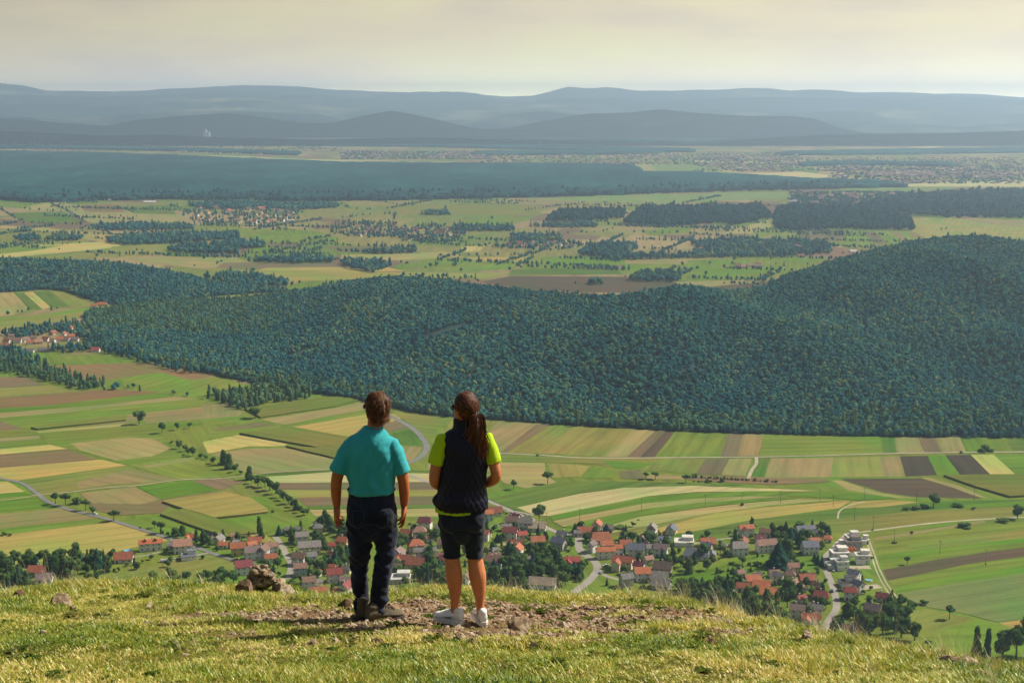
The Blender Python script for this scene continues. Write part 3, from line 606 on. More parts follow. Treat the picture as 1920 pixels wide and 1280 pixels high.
def stuff_scatter(name, protos, mats, pts, scl, rotz, pick, label, cat, tilt=None):
    """protos: list of (V, F, material index). One object."""
    Vs = []; Fs = []; pid = []; mi = []; b = 0
    for k, (V, Fc, m_) in enumerate(protos):
        V = np.asarray(V, dtype=np.float32); Vs.append(V); Fs += [tuple(i + b for i in f) for f in Fc]; pid += [k] * len(V); b += len(V)
        mi += ([m_] * len(Fc) if isinstance(m_, int) else list(m_))
    npv = b; n = len(pts)
    me = bpy.data.meshes.new(name)
    allV = np.concatenate(Vs + [np.asarray(pts, dtype=np.float32).reshape(-1, 3)])
    me.from_pydata(allV.tolist(), [], Fs); me.update()
    for m_ in mats: me.materials.append(m_)
    me.polygons.foreach_set('material_index', mi)
    A = me.attributes.new('pid', 'INT', 'POINT'); A.data.foreach_set('value', np.array(pid + [-1] * n, dtype=np.int32))
    A = me.attributes.new('pick', 'INT', 'POINT'); A.data.foreach_set('value', np.concatenate([np.zeros(npv), pick]).astype(np.int32))
    sc = np.zeros((npv + n, 3), dtype=np.float32); sc[npv:] = scl
    A = me.attributes.new('scl', 'FLOAT_VECTOR', 'POINT'); A.data.foreach_set('vector', sc.ravel())
    rt = np.zeros((npv + n, 3), dtype=np.float32); rt[npv:, 2] = rotz
    if tilt is not None: rt[npv:, :2] = tilt
    A = me.attributes.new('rot', 'FLOAT_VECTOR', 'POINT'); A.data.foreach_set('vector', rt.ravel())
    o = bpy.data.objects.new(name, me); COL.objects.link(o)
    md = o.modifiers.new('scatter', 'NODES'); md.node_group = GN
    tag(o, label, cat, kind='stuff')
    return o
_pr = [(*crown_round(i, 110, .17, .9, 4), 0) for i in range(5)] + [(*crown_tall(20 + i, 130, .26), 0) for i in range(2)] + [(*crown_conifer(30 + i, 6, 9), 1) for i in range(3)]
def wood(name, pts, label, size=(3.2, 5.2), conif=.25, cat='woodland', tall=.2, hz=1.0, mats=None, seed=1):
    """crowns on the given ground points; sizes are crown radii"""
    rs = np.random.RandomState(seed); n = len(pts); pts = np.array(pts, dtype=np.float32)
    r = size[0] + (size[1] - size[0]) * rs.rand(n)
    # patches of conifers follow a smooth noise
    cn = np.array([mnoise.noise(Vector((p[0] * .006, p[1] * .006, seed))) for p in pts]) if n < 90000 else rs.rand(n) - .5
    isc = rs.rand(n) < conif * (1 + 2.2 * cn)
    ist = (~isc) & (rs.rand(n) < tall)
    pick = np.where(isc, 7 + rs.randint(0, 3, n), np.where(ist, 5 + rs.randint(0, 2, n), rs.randint(0, 5, n)))
    scl = np.stack([r, r, r * (1.0 + .35 * rs.rand(n)) * hz], -1)
    scl[isc] *= np.array([.72, .72, .80]); scl[ist] *= np.array([.72, .72, .85])
    # pick maps directly to the order of the shapes
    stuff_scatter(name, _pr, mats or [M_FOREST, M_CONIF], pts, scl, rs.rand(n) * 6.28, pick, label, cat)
def poly_points(P, spacing, seed, jitter=.45):
    """jittered grid points inside a ground polygon (list of Vectors)"""
    rs = np.random.RandomState(seed); X = np.array([p.x for p in P]); Y = np.array([p.y for p in P])
    gx = np.arange(X.min(), X.max(), spacing); gy = np.arange(Y.min(), Y.max(), spacing)
    if not len(gx): gx = np.array([X.mean()])
    if not len(gy): gy = np.array([Y.mean()])
    A, B = np.meshgrid(gx, gy); A = A + (rs.rand(*A.shape) - .5) * spacing * 2 * jitter; B = B + (rs.rand(*B.shape) - .5) * spacing * 2 * jitter
    A = A.ravel(); B = B.ravel(); ins = np.zeros(len(A), bool); j = len(X) - 1
    for i in range(len(X)):
        c = ((Y[i] > B) != (Y[j] > B)) & (A < (X[j] - X[i]) * (B - Y[i]) / (Y[j] - Y[i] + 1e-12) + X[i]); ins ^= c; j = i
    return np.stack([A[ins], B[ins], np.zeros(ins.sum())], -1)

# ================================================================ hills
def interp(pts, u):
    return np.interp(u, [p[0] for p in pts], [p[1] for p in pts])
def smooth(a, k):
    for _ in range(k): a = np.concatenate([a[:1], (a[:-2] + 2 * a[1:-1] + a[2:]) / 4, a[-1:]])
    return a
class Hill:
    """a real hill: a foot line on the plain, a crest at its own distance and height, and a far slope"""
    def __init__(s, us, foot, crest, dist, tree=0, back=900, nt_=40, rough=6, sm=2):
        s.us = us; s.nt = nt_
        fv = smooth(interp(foot, us), sm); cv = smooth(interp(crest, us), sm); cd = smooth(interp(dist, us), 3)
        s.Fp = np.array([gp(u, v)[:] for u, v in zip(us, fv)])
        s.Cp = np.array([at_y(u, v, d)[:] for u, v, d in zip(us, cv, cd)]); s.Cp[:, 2] = np.maximum(s.Cp[:, 2] - tree, 1)
        bk = np.minimum(back, 60 + 3.2 * s.Cp[:, 2]) if back < 1000 else np.full(len(us), back); s.Bp = s.Cp.copy(); s.Bp[:, 1] += bk; s.Bp[:, 0] *= (1 + bk / s.Cp[:, 1]); s.Bp[:, 2] = -2
        s.rough = rough
    def at(s, iu, t):
        """t 0..1 foot to crest, 1..2 crest to back; iu float column index"""
        i = np.clip(np.floor(iu).astype(int), 0, len(s.us) - 2); f = (iu - i)[:, None]
        L = lambda A: A[i] * (1 - f) + A[i + 1] * f
        Fp, Cp, Bp = L(s.Fp), L(s.Cp), L(s.Bp)
        front = t <= 1; tt = np.where(front, t, t - 1)[:, None]
        xy = np.where(front[:, None], Fp * (1 - tt) + Cp * tt, Cp * (1 - tt) + Bp * tt)
        zf = np.sin(tt[:, 0] * PI / 2) ** 1.0
        z = np.where(front, zf * Cp[:, 2], Cp[:, 2] * (1 - tt[:, 0]) ** .9 - 2 * tt[:, 0])
        if s.rough:
            w = np.clip(np.minimum(t, np.abs(1 - t)) * 4, 0, 1) * np.clip(Cp[:, 2] / 60, 0, 1)
            nz_ = np.array([mnoise.noise(Vector((p[0] * .0075 + p[1] * .002, p[1] * .0022, 3))) * 1.2 + mnoise.noise(Vector((p[0] * .012, p[1] * .008, 7))) * .5 for p in xy])
            z = z + nz_ * w * s.rough
        xy = xy.copy(); xy[:, 2] = z; return xy
    def mesh_obj(s, name, mat, label, cat='hill'):
        nu = len(s.us); ts = np.concatenate([np.linspace(0, 1, s.nt), np.linspace(1.05, 2, s.nt // 2)])
        V = np.concatenate([s.at(np.arange(nu, dtype=float).clip(0, nu - 1.0001), np.full(nu, t)) for t in ts])
        i = np.arange(len(ts) - 1)[:, None] * nu + np.arange(nu - 1)[None, :]
        Fc = np.stack([i, i + 1, i + nu + 1, i + nu], -1).reshape(-1, 4)
        o = obj(name, mesh(name, V, Fc, True), mat); tag(o, label, cat, kind='structure'); return o
    def scatter(s, spacing, seed, tmax=1.2, tmin=0.0):
        rs = np.random.RandomState(seed); out = []
        nu = len(s.us)
        for i in range(nu - 1):
            w = np.linalg.norm(s.Fp[i + 1, :2] - s.Fp[i, :2]) * .5 + np.linalg.norm(s.Cp[i + 1, :2] - s.Cp[i, :2]) * .5
            l = np.linalg.norm(s.Cp[i] - s.Fp[i]); n = int(w * l * (tmax - tmin) / spacing ** 2 + rs.rand())
            t = tmin + (tmax - tmin) * rs.rand(n); out.append(np.stack([i + rs.rand(n), t], -1))
        Q = np.concatenate(out)
        return s.at(Q[:, 0], Q[:, 1]), Q
M_EDGE = leaf_mat('edge_leaves', [(0, (.035, .105, .065)), (.5, (.085, .175, .085)), (.85, (.15, .22, .09)), (1, (.22, .24, .10))])
M_UNDER = simple('forest_floor', (.010, .034, .028), .95, .3, .02)  # shadow seen in the rides is put into this darkened floor colour
us = np.arange(160, 2241, 16.0)
FOOT = [(160,604),(172,612),(180,640),(210,654),(250,664),(300,680),(350,692),(400,701),(450,714),(520,728),(590,738),(660,748),(720,760),(780,775),(850,782),(950,788),(1050,797),(1200,805),(1300,810),(1400,813),(1600,818),(1920,822),(2240,826)]
CREST = [(160,600),(200,589),(260,581),(330,572),(400,563),(460,555),(530,546),(600,535),(640,524),(700,516),(770,514),(850,523),(920,533),(1000,540),(1080,546),(1140,548),(1200,540),(1260,532),(1330,538),(1380,541),(1440,530),(1500,506),(1560,486),(1640,463),(1700,450),(1760,440),(1800,436),(1850,438),(1900,446),(1960,456),(2240,520)]
DIST = [(160,2010),(300,2120),(500,2150),(770,2050),(900,1950),(1140,1800),(1300,1800),(1500,2000),(1800,2250),(2240,2200)]
hillA = Hill(us, FOOT, CREST, DIST, tree=8, rough=20)
hillA.mesh_obj('hill', M_UNDER, 'long wooded hill rising to a rounded summit on the right')
PA, QA = hillA.scatter(4.6, 5)
# a few long dark rides (gaps) cross the wood
def near_ride(P, rides, w):
    keep = np.ones(len(P), bool)
    for (a, b, ww) in rides:
        A = np.array(a); B = np.array(b); d = B - A; L = np.linalg.norm(d); d /= L
        rel = P[:, :2] - A; t = rel @ d; off = np.abs(rel[:, 0] * -d[1] + rel[:, 1] * d[0])
        keep &= ~((t > 0) & (t < L) & (off < ww))
    return keep
def hit_hill(u, v, H=hillA):
    """where the sight line of a pixel meets the hill (rough march)"""
    d = ray(u, v); k = int(np.clip((u - 160) / 16, 0, len(us) - 2)); best = None
    for t in np.linspace(0, 1, 60):
        p = H.at(np.array([(u - 160) / 16]), np.array([t]))[0]; q = EYE + d * (p[1] / d.y)
        e = abs(q.z - p[2])
        if best is None or e < best[0]: best = (e, p)
    return best[1]
rides = []
for (u0, v0), (u1, v1), w_ in (((455,627),(605,588),7), ((540,672),(585,652),10), ((795,640),(880,606),11), ((640,572),(700,550),6)):
    a = hit_hill(u0, v0); b = hit_hill(u1, v1); rides.append((a[:2].tolist(), b[:2].tolist(), w_))
_k = near_ride(PA, rides, 0); PA = PA[_k]; QA = QA[_k]
_q = np.random.RandomState(2).rand(len(PA)); lite = (QA[:, 0] < 27) & (QA[:, 1] > .45) & (_q < .6 * np.clip((27 - QA[:, 0]) / 12, 0, 1))  # sunlit tone of the left slope, put into paler leaf colour
wood('forest_edge', PA[lite], 'broadleaved trees tinted paler as sunlit on the low left end of the long hill', (2.2, 3.8), .0, 'forest edge', .2, .95, [M_EDGE, M_CONIF], seed=18)
wood('grove', poly_points([gp(u, v) for u, v in [(225,578),(300,573),(400,559),(480,552),(470,556),(400,566),(300,580),(230,586)]], 15, 333), 'scattered pale trees in the dip between the two wooded hills', (2.4, 4.0), .0, 'grove', .2, .9, [M_EDGE, M_CONIF], seed=19)
PA = PA[~lite]
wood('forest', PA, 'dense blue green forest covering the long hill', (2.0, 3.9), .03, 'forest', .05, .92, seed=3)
# lighter broadleaved edge along the foot
e_pts = []
for i in range(0, len(us) - 1):
    for k in range(9):
        q = hillA.at(np.array([i + rnd.random()]), np.array([rnd.random() * .07]))[0]
        if q[0] < 620: e_pts.append(q)
wood('forest_edge', e_pts, 'lighter mixed trees along the foot of the wooded hill', (2.6, 4.4), .02, 'forest edge', .18, 1.0, [M_EDGE, M_CONIF], seed=8)

us2 = np.arange(-400, 561, 20.0)
hillB = Hill(us2, [(-400,556),(0,549),(112,541),(150,556),(190,572),(240,574),(300,570),(400,556),(480,550),(560,548)],
             [(-400,500),(0,478),(60,481),(150,483),(230,487),(300,499),(370,514),(430,531),(480,543),(560,549)],
             [(-400,2550),(0,2520),(230,2480),(370,2380),(560,2260)], tree=10, back=500, rough=5)
hillB.mesh_obj('hill', M_UNDER, 'low wooded spur behind the fields on the left')
PB, QB = hillB.scatter(6.0, 9, 1.25)
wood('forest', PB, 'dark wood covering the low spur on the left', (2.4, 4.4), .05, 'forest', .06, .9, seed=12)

# ---- woods on the plain
WOODS = [
 ('copse', [(195,455),(240,443),(350,440),(445,440),(452,447),(360,455),(240,460)], 'long dark copse left of the middle village'),
 ('copse', [(390,462),(440,454),(495,457),(497,465),(420,468)], 'small dark copse right of the long copse'),
 ('copse', [(310,468),(360,464),(440,470),(447,477),(330,475)], 'ragged tree belt in front of the long copse'),
 ('copse', [(465,491),(520,486),(620,487),(628,493),(540,495)], 'straight narrow plantation between tan fields'),
 ('copse', [(165,426),(260,422),(360,426),(360,431),(200,433)], 'thin tree belt above the long copse'),
 ('copse', [(28,448),(60,443),(76,448),(75,452),(40,453)], 'rounded clump of trees on the far left plain'),
 ('copse', [(85,448),(120,444),(155,447),(155,451),(95,452)], 'loose tree clump right of the rounded clump'),
 ('copse', [(385,524),(430,516),(500,524),(548,534),(530,541),(450,538)], 'riverside trees behind the wooded spur'),
 ('copse', [(640,494),(690,491),(735,498),(700,512),(655,505)], 'broad tree clump beyond the long hill crest'),
 ('copse', [(683,474),(780,470),(782,475),(690,477)], 'thin tree belt below the middle village'),
 ('copse', [(850,427),(960,428),(965,434),(850,434)], 'dark plantation above the middle village'),
 ('copse', [(955,443),(1050,445),(1055,453),(960,454)], 'dark wood at the right end of the middle village'),
 ('copse', [(985,425),(1100,421),(1127,426),(1060,428)], 'narrow dark wood on the plain right of centre'),
 ('copse', [(1085,480),(1100,463),(1190,458),(1195,468),(1170,480)], 'mixed wood left of the white barns'),
 ('copse', [(1178,525),(1210,513),(1280,515),(1270,529),(1200,529)], 'grove on the brown field beyond the crest'),
 ('copse', [(1100,531),(1130,529),(1130,534),(1100,534)], 'lone round clump on the mauve field'),
 ('copse', [(1150,488),(1100,479),(1290,482),(1300,474),(1480,470),(1560,466),(1560,476),(1480,481)], 'long village tree belt left of the summit'),
 ('copse', [(1295,458),(1390,450),(1430,455),(1500,452),(1560,462),(1480,466),(1320,468)], 'loose gardens trees above the village belt'),
 ('copse', [(560,385),(620,382),(640,388),(560,392)], 'small wood on the far plain above the village'),
 ('copse', [(790,401),(840,398),(845,404),(790,404)], 'small square plantation on the far plain'),
 ('copse', [(350,385),(450,380),(560,385),(640,390),(560,394),(380,392)], 'tree belt at the top of the far village'),
]
for k, (nm, P, lab) in enumerate(WOODS):
    Q = [gp(u, v) for u, v in P]; sp = 9 + 2.0 * max(0, Q[0].y - 2500) / 1000
    pts = poly_points(Q, sp, 40 + k)
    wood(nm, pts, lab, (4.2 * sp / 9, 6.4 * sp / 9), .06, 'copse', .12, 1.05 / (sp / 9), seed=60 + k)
# groves nearer: left side
GROVES = [
 ([(0,668),(40,672),(90,690),(150,712),(208,722),(160,732),(96,718),(30,702),(-60,694),(-60,664)], 'shrubby grove running down to the ploughed field'),
 ([(160,622),(190,640),(250,664),(300,682),(380,700),(340,700),(250,676),(190,660),(160,650)], 'wood edge trees left end of the long hill'),
 ([(380,746),(400,738),(440,735),(500,720),(560,716),(582,722),(575,738),(500,748),(470,768),(452,772),(436,762),(400,752)], 'grove of mixed trees at the wood edge'),
 ([(462,752),(530,744),(580,738),(585,748),(540,752),(470,764)], 'line of low trees under the grove'),
 ([(0,628),(60,616),(140,606),(165,616),(170,640),(100,622),(40,640)], 'trees around the tiny left village'),
 ([(-60,652),(30,655),(60,668),(90,690),(40,690),(-60,680)], 'dark trees below the tiny left village'),
 ([(80,655),(180,648),(200,655),(120,664)], 'garden trees under the tiny left village'),
]
for k, (P, lab) in enumerate(GROVES):
    Q = [gp(u, v) for u, v in P]
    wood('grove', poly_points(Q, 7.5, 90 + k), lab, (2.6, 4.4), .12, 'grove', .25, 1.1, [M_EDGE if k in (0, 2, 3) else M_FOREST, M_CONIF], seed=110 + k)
# hedgerows on the plain (points along lines)
HEDGES = [[(45,393),(115,397),(155,395)],[(92,381),(120,393),(160,418)],[(0,392),(30,410),(45,419),(105,420),(150,422)],[(215,388),(248,398)],[(315,385),(355,396)],[(150,420),(165,428),(215,440)],
 [(0,456),(60,457),(105,459),(150,457)],[(225,480),(290,476),(320,478)],[(355,480),(420,480)],[(360,500),(400,498),(415,492)],[(700,376),(740,384),(775,386)],[(640,410),(680,405),(740,400),(740,412)],
 [(745,493),(775,496)],[(800,503),(826,497)],[(846,500),(855,498)],[(930,506),(960,506)],[(970,502),(985,492),(1000,482)],[(820,482),(900,480),(1000,478)],[(1085,501),(1100,500)],[(1145,507),(1160,505)],
 [(1185,436),(1240,438),(1280,436)],[(1320,516),(1330,513)],[(1455,496),(1480,500)],[(1370,486),(1380,490)],[(1743,432),(1775,430)],[(1400,455),(1480,452)],[(1020,440),(1120,436),(1140,432)],
 [(980,396),(1100,380),(1180,384)],[(640,384),(660,392),(700,394)],[(560,455),(600,452),(640,458)],[(1480,370),(1560,372),(1620,372)],
 [(10,590),(15,590)],[(28,588),(50,584)],[(52,584),(96,582)],[(105,580),(133,577)],[(190,728),(208,732)],[(214,732),(225,728)],[(232,728),(250,728)],[(255,730),(275,736)],[(320,738),(330,740)],[(345,742),(360,744)]]
hp = []
for H_ in HEDGES:
    for (a, b) in zip(H_[:-1], H_[1:]):
        A = gp(*a); B = gp(*b); n = max(2, int((B - A).length / (8 + A.y * .002)))
        for i in range(n):
            if rnd.random() < .85: q = A.lerp(B, (i + rnd.random()) / n); hp.append((q.x + rnd.uniform(-3, 3), q.y + rnd.uniform(-5, 5), 0))
for _ in range(90):   # single trees dotted over the plain
    u = rnd.uniform(-50, 1600); v = 372 + 170 * rnd.random() ** .8
    if v > 500 and u < 450: continue
    hp.append(tuple(gp(u, v)))
for _ in range(110):     # field hedges follow the grain of the plain
    u = rnd.uniform(-60, 1560); v = 374 + 160 * rnd.random() ** .9
    if v > 490 and u < 500: continue
    A = gp(u, v); a = -.35 + (PI / 2 if rnd.random() < .3 else 0) + rnd.uniform(-.12, .12); L = rnd.uniform(60, 380); d = Vector((math.cos(a), math.sin(a), 0))
    for i in range(int(L / 6)):
        if rnd.random() < .85: q = A + d * (i * 6 + rnd.uniform(-4, 4)); hp.append((q.x + rnd.uniform(-1.5, 1.5), q.y + rnd.uniform(-2, 2), 0))
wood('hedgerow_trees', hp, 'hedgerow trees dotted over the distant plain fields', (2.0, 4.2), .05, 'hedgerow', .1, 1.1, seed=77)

# ---- the broad dark forests on the far plain: canopy sheets at tree height with ragged relief
def canopy_mat():
    m, nt, out = mat_new('far_canopy')
    t = N(nt, 'ShaderNodeTexCoord'); P = t.outputs['Object']
    n1 = noise_n(nt, mapping(nt, P, (.03, .03, .03)), 1, 4, .7); n2 = noise_n(nt, mapping(nt, P, (.0030, .0011, 0)), 1, 6, .65)
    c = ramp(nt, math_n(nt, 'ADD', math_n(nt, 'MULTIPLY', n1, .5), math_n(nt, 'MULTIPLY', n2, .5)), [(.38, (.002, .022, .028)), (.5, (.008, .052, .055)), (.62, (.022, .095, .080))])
    d = N(nt, 'ShaderNodeBsdfDiffuse'); link(nt, c, d.inputs[0])
    b = N(nt, 'ShaderNodeBump'); b.inputs['Distance'].default_value = 7; link(nt, n1, b.inputs['Height']); link(nt, b.outputs[0], d.inputs['Normal'])
    link(nt, d.outputs[0], out.inputs[0]); return m
M_CANOPY = canopy_mat()
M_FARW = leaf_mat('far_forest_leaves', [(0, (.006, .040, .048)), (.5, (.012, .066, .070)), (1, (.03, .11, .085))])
def canopy(pts, label, h=15, step=None):
    Q = [gp(u, v) for u, v in pts]
    X = [q.x for q in Q]; Y = [q.y for q in Q]
    step = step or max(18, (max(Y) - min(Y)) / 110, (max(X) - min(X)) / 260)
    G = poly_points(Q, step, 5, 0.0)
    cells = {(round(p[0] / step, 1), round(p[1] / step, 1)) for p in G}
    x0, y0 = min(X), min(Y)
    idx = {}
    for p in G: idx[(int(round((p[0] - x0) / step)), int(round((p[1] - y0) / step)))] = 1
    vid = {}; V = []; Fc = []
    def vert(i, j):
        k = (i, j)
        if k not in vid:
            inside = all((i + a, j + b) in idx for a in (0, -1) for b in (0, -1))
            hh = (h + 5.0 * mnoise.noise(Vector((i * .7, j * .7, 1)))+ rnd.uniform(-2, 2)) if inside else 0
            if not inside and any((i + a, j + b) in idx for a in (0, -1) for b in (0, -1)): hh = h * .8
            vid[k] = len(V)
            V.append((x0 + (i - .5) * step + rnd.uniform(-.4, .4) * step, y0 + (j - .5) * step + rnd.uniform(-.4, .4) * step, hh))
        return vid[k]
    for (i, j) in idx: Fc.append((vert(i, j), vert(i+1, j), vert(i+1, j+1), vert(i, j+1)))
    # skirt
    bottom = {}
    def low(i, j):
        if (i, j) not in bottom:
            v = V[vert(i, j)]; bottom[(i, j)] = len(V); V.append((v[0], v[1], -1))
        return bottom[(i, j)]
    for (i, j) in list(idx):
        for (da, db, p, q) in ((0, -1, (0, 0), (1, 0)), (1, 0, (1, 0), (1, 1)), (0, 1, (1, 1), (0, 1)), (-1, 0, (0, 1), (0, 0))):
            if (i + da, j + db) not in idx:
                a = (i + p[0], j + p[1]); b = (i + q[0], j + q[1])
                Fc.append((vert(*b), vert(*a), low(*a), low(*b)))
    o = obj('forest', mesh('forest', V, Fc, True), M_CANOPY); tag(o, label, 'forest', kind='stuff')
canopy([(-700,374),(0,374),(60,380),(140,377),(300,374),(400,375),(560,377),(700,376),(900,372),(1100,367),(1300,360),(1430,354),(1560,354),(1700,351),(1650,344),(1500,338),(1400,332),(1330,327),(1200,326),(1190,313),(1000,310),(760,309),(640,308),(560,304),(450,300),(330,294),(200,290),(0,286),(-700,284)], 'broad dark forest band stretching across the far plain')
for k, (P, lab) in enumerate([([(1170,420),(1205,392),(1430,389),(1445,410),(1375,424),(1350,418),(1240,427)], 'dark block of forest right of centre on the plain'),
  ([(1450,430),(1453,402),(1460,390),(1680,393),(1682,408),(1708,412),(1712,432),(1580,430),(1500,434)], 'large dark forest block left of the summit'),
  ([(1020,416),(1052,399),(1172,396),(1168,410),(1090,415)], 'dark forest block in the middle of the plain'),
  ([(1560,393),(1620,388),(1690,371),(1820,361),(2100,357),(2100,410),(1760,409),(1700,402)], 'dark forest at the right edge beyond the summit'),
  ([(-160,368),(0,366),(60,372),(140,369),(300,367),(560,368),(900,364),(1100,359),(1300,354),(1560,348),(1640,349),(1560,355),(1300,361),(1100,368),(900,373),(700,377),(560,378),(400,376),(300,375),(140,378),(60,381),(0,375),(-160,375)], 'trees along the near edge of the broad far forest')]):
    sp = 13 if k < 3 else 19; pts = poly_points([gp(u, v) for u, v in P], sp, 700 + k, .5)
    wood('forest', pts, lab, (sp * .48, sp * .72), .0, 'forest', .1, (.95, .95, .95, .7, .7)[k], [M_FARW, M_FARW], seed=710 + k)

for P, lab in [([(-300,280),(100,279),(330,284),(560,292),(560,287),(330,279),(100,275),(-300,275)],'thin forest strip behind the broad far forest at left'),([(420,272),(800,276),(1050,282),(1300,286),(1300,281),(1050,276),(800,270),(420,267)],'thin forest strip beyond the far town'),
  ([(-300,268),(60,269),(400,266),(400,261),(60,263),(-300,262)],'forest strip at the foot of the left foothills'),([(880,292),(1180,290),(1250,286),(1180,284),(900,286)],'wood between the far town quarters'),([(1450,292),(1700,290),(2100,284),(2100,277),(1700,282),(1480,286)],'forest strip under the right foothills'),
  ([(1500,312),(1650,310),(1800,314),(1780,308),(1600,305),(1500,307)],'wood inside the far town at right'),([(600,268),(900,270),(1200,268),(1200,262),(900,264),(600,262)],'forest strip at the foot of the domed hills')]: canopy(P, lab, 13, 26)

# ---- distant ranges
def range_mat(name, a, b, fields=.0):
    m, nt, out = mat_new(name)
    t = N(nt, 'ShaderNodeTexCoord'); P = t.outputs['Object']
    n1 = noise_n(nt, mapping(nt, P, (.0016, .0008, .004)), 1, 6, .65); n2 = noise_n(nt, mapping(nt, P, (.0011, .0011, .006), loc=(7, 3, 0)), 1, 5, .6)
    c = ramp(nt, n1, [(.35, a), (.65, b)])
    if fields: c = mixc(nt, ramp(nt, n2, [(fields - .04, (0, 0, 0)), (fields + .10, (.6, .6, .6))]), c, (.26, .26, .16))
    d = N(nt, 'ShaderNodeBsdfDiffuse'); link(nt, c, d.inputs[0]); link(nt, d.outputs[0], out.inputs[0]); return m
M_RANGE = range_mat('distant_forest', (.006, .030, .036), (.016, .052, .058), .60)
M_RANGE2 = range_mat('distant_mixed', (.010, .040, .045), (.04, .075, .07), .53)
usr = np.arange(-500, 2441, 10.0)
def rng(crest, dist, foot_v, back, mat, label, rough, sm=1):
    h = Hill(usr, [(-500, foot_v), (2440, foot_v)], crest, [(-500, dist), (2440, dist)], back=back, nt_=14, rough=0, sm=sm)
    # break the even slope into spurs
    def at(iu, t, base=h.at):
        q = base(iu, t)
        w = np.clip(np.minimum(t, np.abs(1 - t)) * 3, 0, 1)
        w = np.clip(w, .30, 1) * (t < 1.9); q[:, 2] += rough * w * np.array([mnoise.fractal(Vector((p[0] * .0006, p[1] * .0003, dist)), 1, 2, 4) for p in q]) + rough * .16 * w * np.array([mnoise.fractal(Vector((p[0] * .0022, p[1] * .0012, dist)), 1, 2, 4) for p in q]); q[:, 2] = np.where(t > 1.9, -3, q[:, 2])
        return q
    h.at = at; h.mesh_obj('hills', mat, label, 'hills')
rng([(-500,250),(0,246),(200,254),(300,252),(420,258),(600,262),(800,258),(1000,262),(1300,268),(1400,262),(1470,257),(1560,252),(1680,251),(1800,249),(1870,247),(1920,245),(2440,240)], 10200, 266, 1500, M_RANGE, 'low dark foothills at the far edge of the plain', 20)
rng([(-500,240),(0,226),(120,232),(200,236),(250,224),(330,215),(430,210),(500,219),(560,228),(620,229),(680,215),(735,207),(790,217),(850,232),(900,241),(950,241),(1030,226),(1100,215),(1180,212),(1240,206),(1310,213),(1400,217),(1480,217),(1530,223),(1560,236),(1620,250),(1800,258),(2440,258)], 12200, 258, 1800, M_RANGE, 'rounded blue foothills with two low domes', 60)
rng([(-500,228),(0,220),(150,222),(260,212),(360,204),(470,208),(600,214),(640,222),(760,228),(900,224),(960,212),(1010,208),(1100,214),(1160,226),(1400,232),(1600,228),(1800,236),(1950,228),(2440,236)], 13800, 254, 1800, M_RANGE2, 'broken blue ridge behind the domed foothills', 70)
rng([(-500,182),(0,178),(120,182),(260,184),(420,172),(560,178),(700,188),(820,186),(960,192),(1120,182),(1260,188),(1420,180),(1600,186),(1780,182),(1960,190),(2440,196)], 18600, 244, 2600, M_RANGE, 'faint ridge under the farthest mountain crest', 90)
rng([(-500,200),(0,193),(100,196),(150,200),(280,198),(350,188),(400,182),(500,184),(570,194),(640,202),(800,206),(900,207),(960,206),(1020,203),(1080,208),(1130,214),(1300,205),(1500,212),(1700,206),(1900,212),(2440,215)], 15800, 250, 2500, M_RANGE2, 'pale middle range with fields on its slopes', 90)
rng([(-500,165),(-60,158),(0,157),(40,160),(85,168),(130,170),(250,169),(370,165),(460,158),(520,160),(600,165),(700,170),(780,173),(860,175),(940,178),(1000,176),(1035,167),(1065,159),(1085,161),(1110,163),(1135,162),(1190,170),(1270,172),(1350,170),(1400,167),(1440,167),(1480,170),(1530,169),(1620,174),(1700,173),(1800,172),(1860,175),(1920,181),(2440,190)], 21500, 240, 3500, M_RANGE, 'palest farthest mountain range on the horizon', 130, sm=0)
# ================================================================ houses
def roof_mat(name, col, var=.36):
    m, nt, out = mat_new(name)
    t = N(nt, 'ShaderNodeTexCoord'); P = t.outputs['Object']; oi = N(nt, 'ShaderNodeObjectInfo')
    n = noise_n(nt, P, .8, 5, .65); w = N(nt, 'ShaderNodeTexWave'); w.wave_type = 'BANDS'; w.bands_direction = 'Z'
    w.inputs['Scale'].default_value = 1.6; w.inputs['Distortion'].default_value = .6; link(nt, P, w.inputs['Vector'])
    c = ramp(nt, n, [(.3, tuple(x * (1 - var) for x in col)), (.7, tuple(min(1, x * (1 + var)) for x in col))])
    c = mixc(nt, .22, c, w.outputs['Color'], 'MULTIPLY')
    c = mixc(nt, 1, c, ramp(nt, oi.outputs['Random'], [(0, (.70, .74, .78)), (1, (1.15, 1.08, 1.02))]), 'MULTIPLY')
    p = N(nt, 'ShaderNodeBsdfPrincipled'); p.inputs['Roughness'].default_value = .75; p.inputs['Specular IOR Level'].default_value = .25
    link(nt, c, p.inputs['Base Color']); link(nt, p.outputs[0], out.inputs[0]); return m
RC = {'O': ('bright orange', (.41, .135, .060)), 'o': ('orange red', (.33, .105, .055)), 'R': ('red', (.29, .060, .045)), 'M': ('maroon', (.20, .048, .050)),
      'B': ('brown', (.17, .105, .075)), 'P': ('pinkish brown', (.30, .165, .115)), 'V': ('mauve grey', (.20, .145, .135)), 'G': ('grey', (.20, .185, .17)),
      'S': ('slate blue', (.14, .155, .19)), 'D': ('dark', (.055, .05, .055)), 'W': ('white', (.55, .53, .48)), 'T': ('tan', (.36, .28, .20))}
MR = {k: roof_mat('roof_' + v[0].replace(' ', '_'), v[1]) for k, v in RC.items()}
WC = {'w': (.62, .60, .54), 'c': (.62, .54, .36), 'y': (.62, .48, .20), 'g': (.38, .36, .34), 'b': (.36, .44, .48), 'd': (.16, .11, .08), 't': (.45, .35, .24), 'm': (.22, .10, .07)}
MW = {k: simple('render_wall_' + k, v, .9, .10, .6) for k, v in WC.items()}
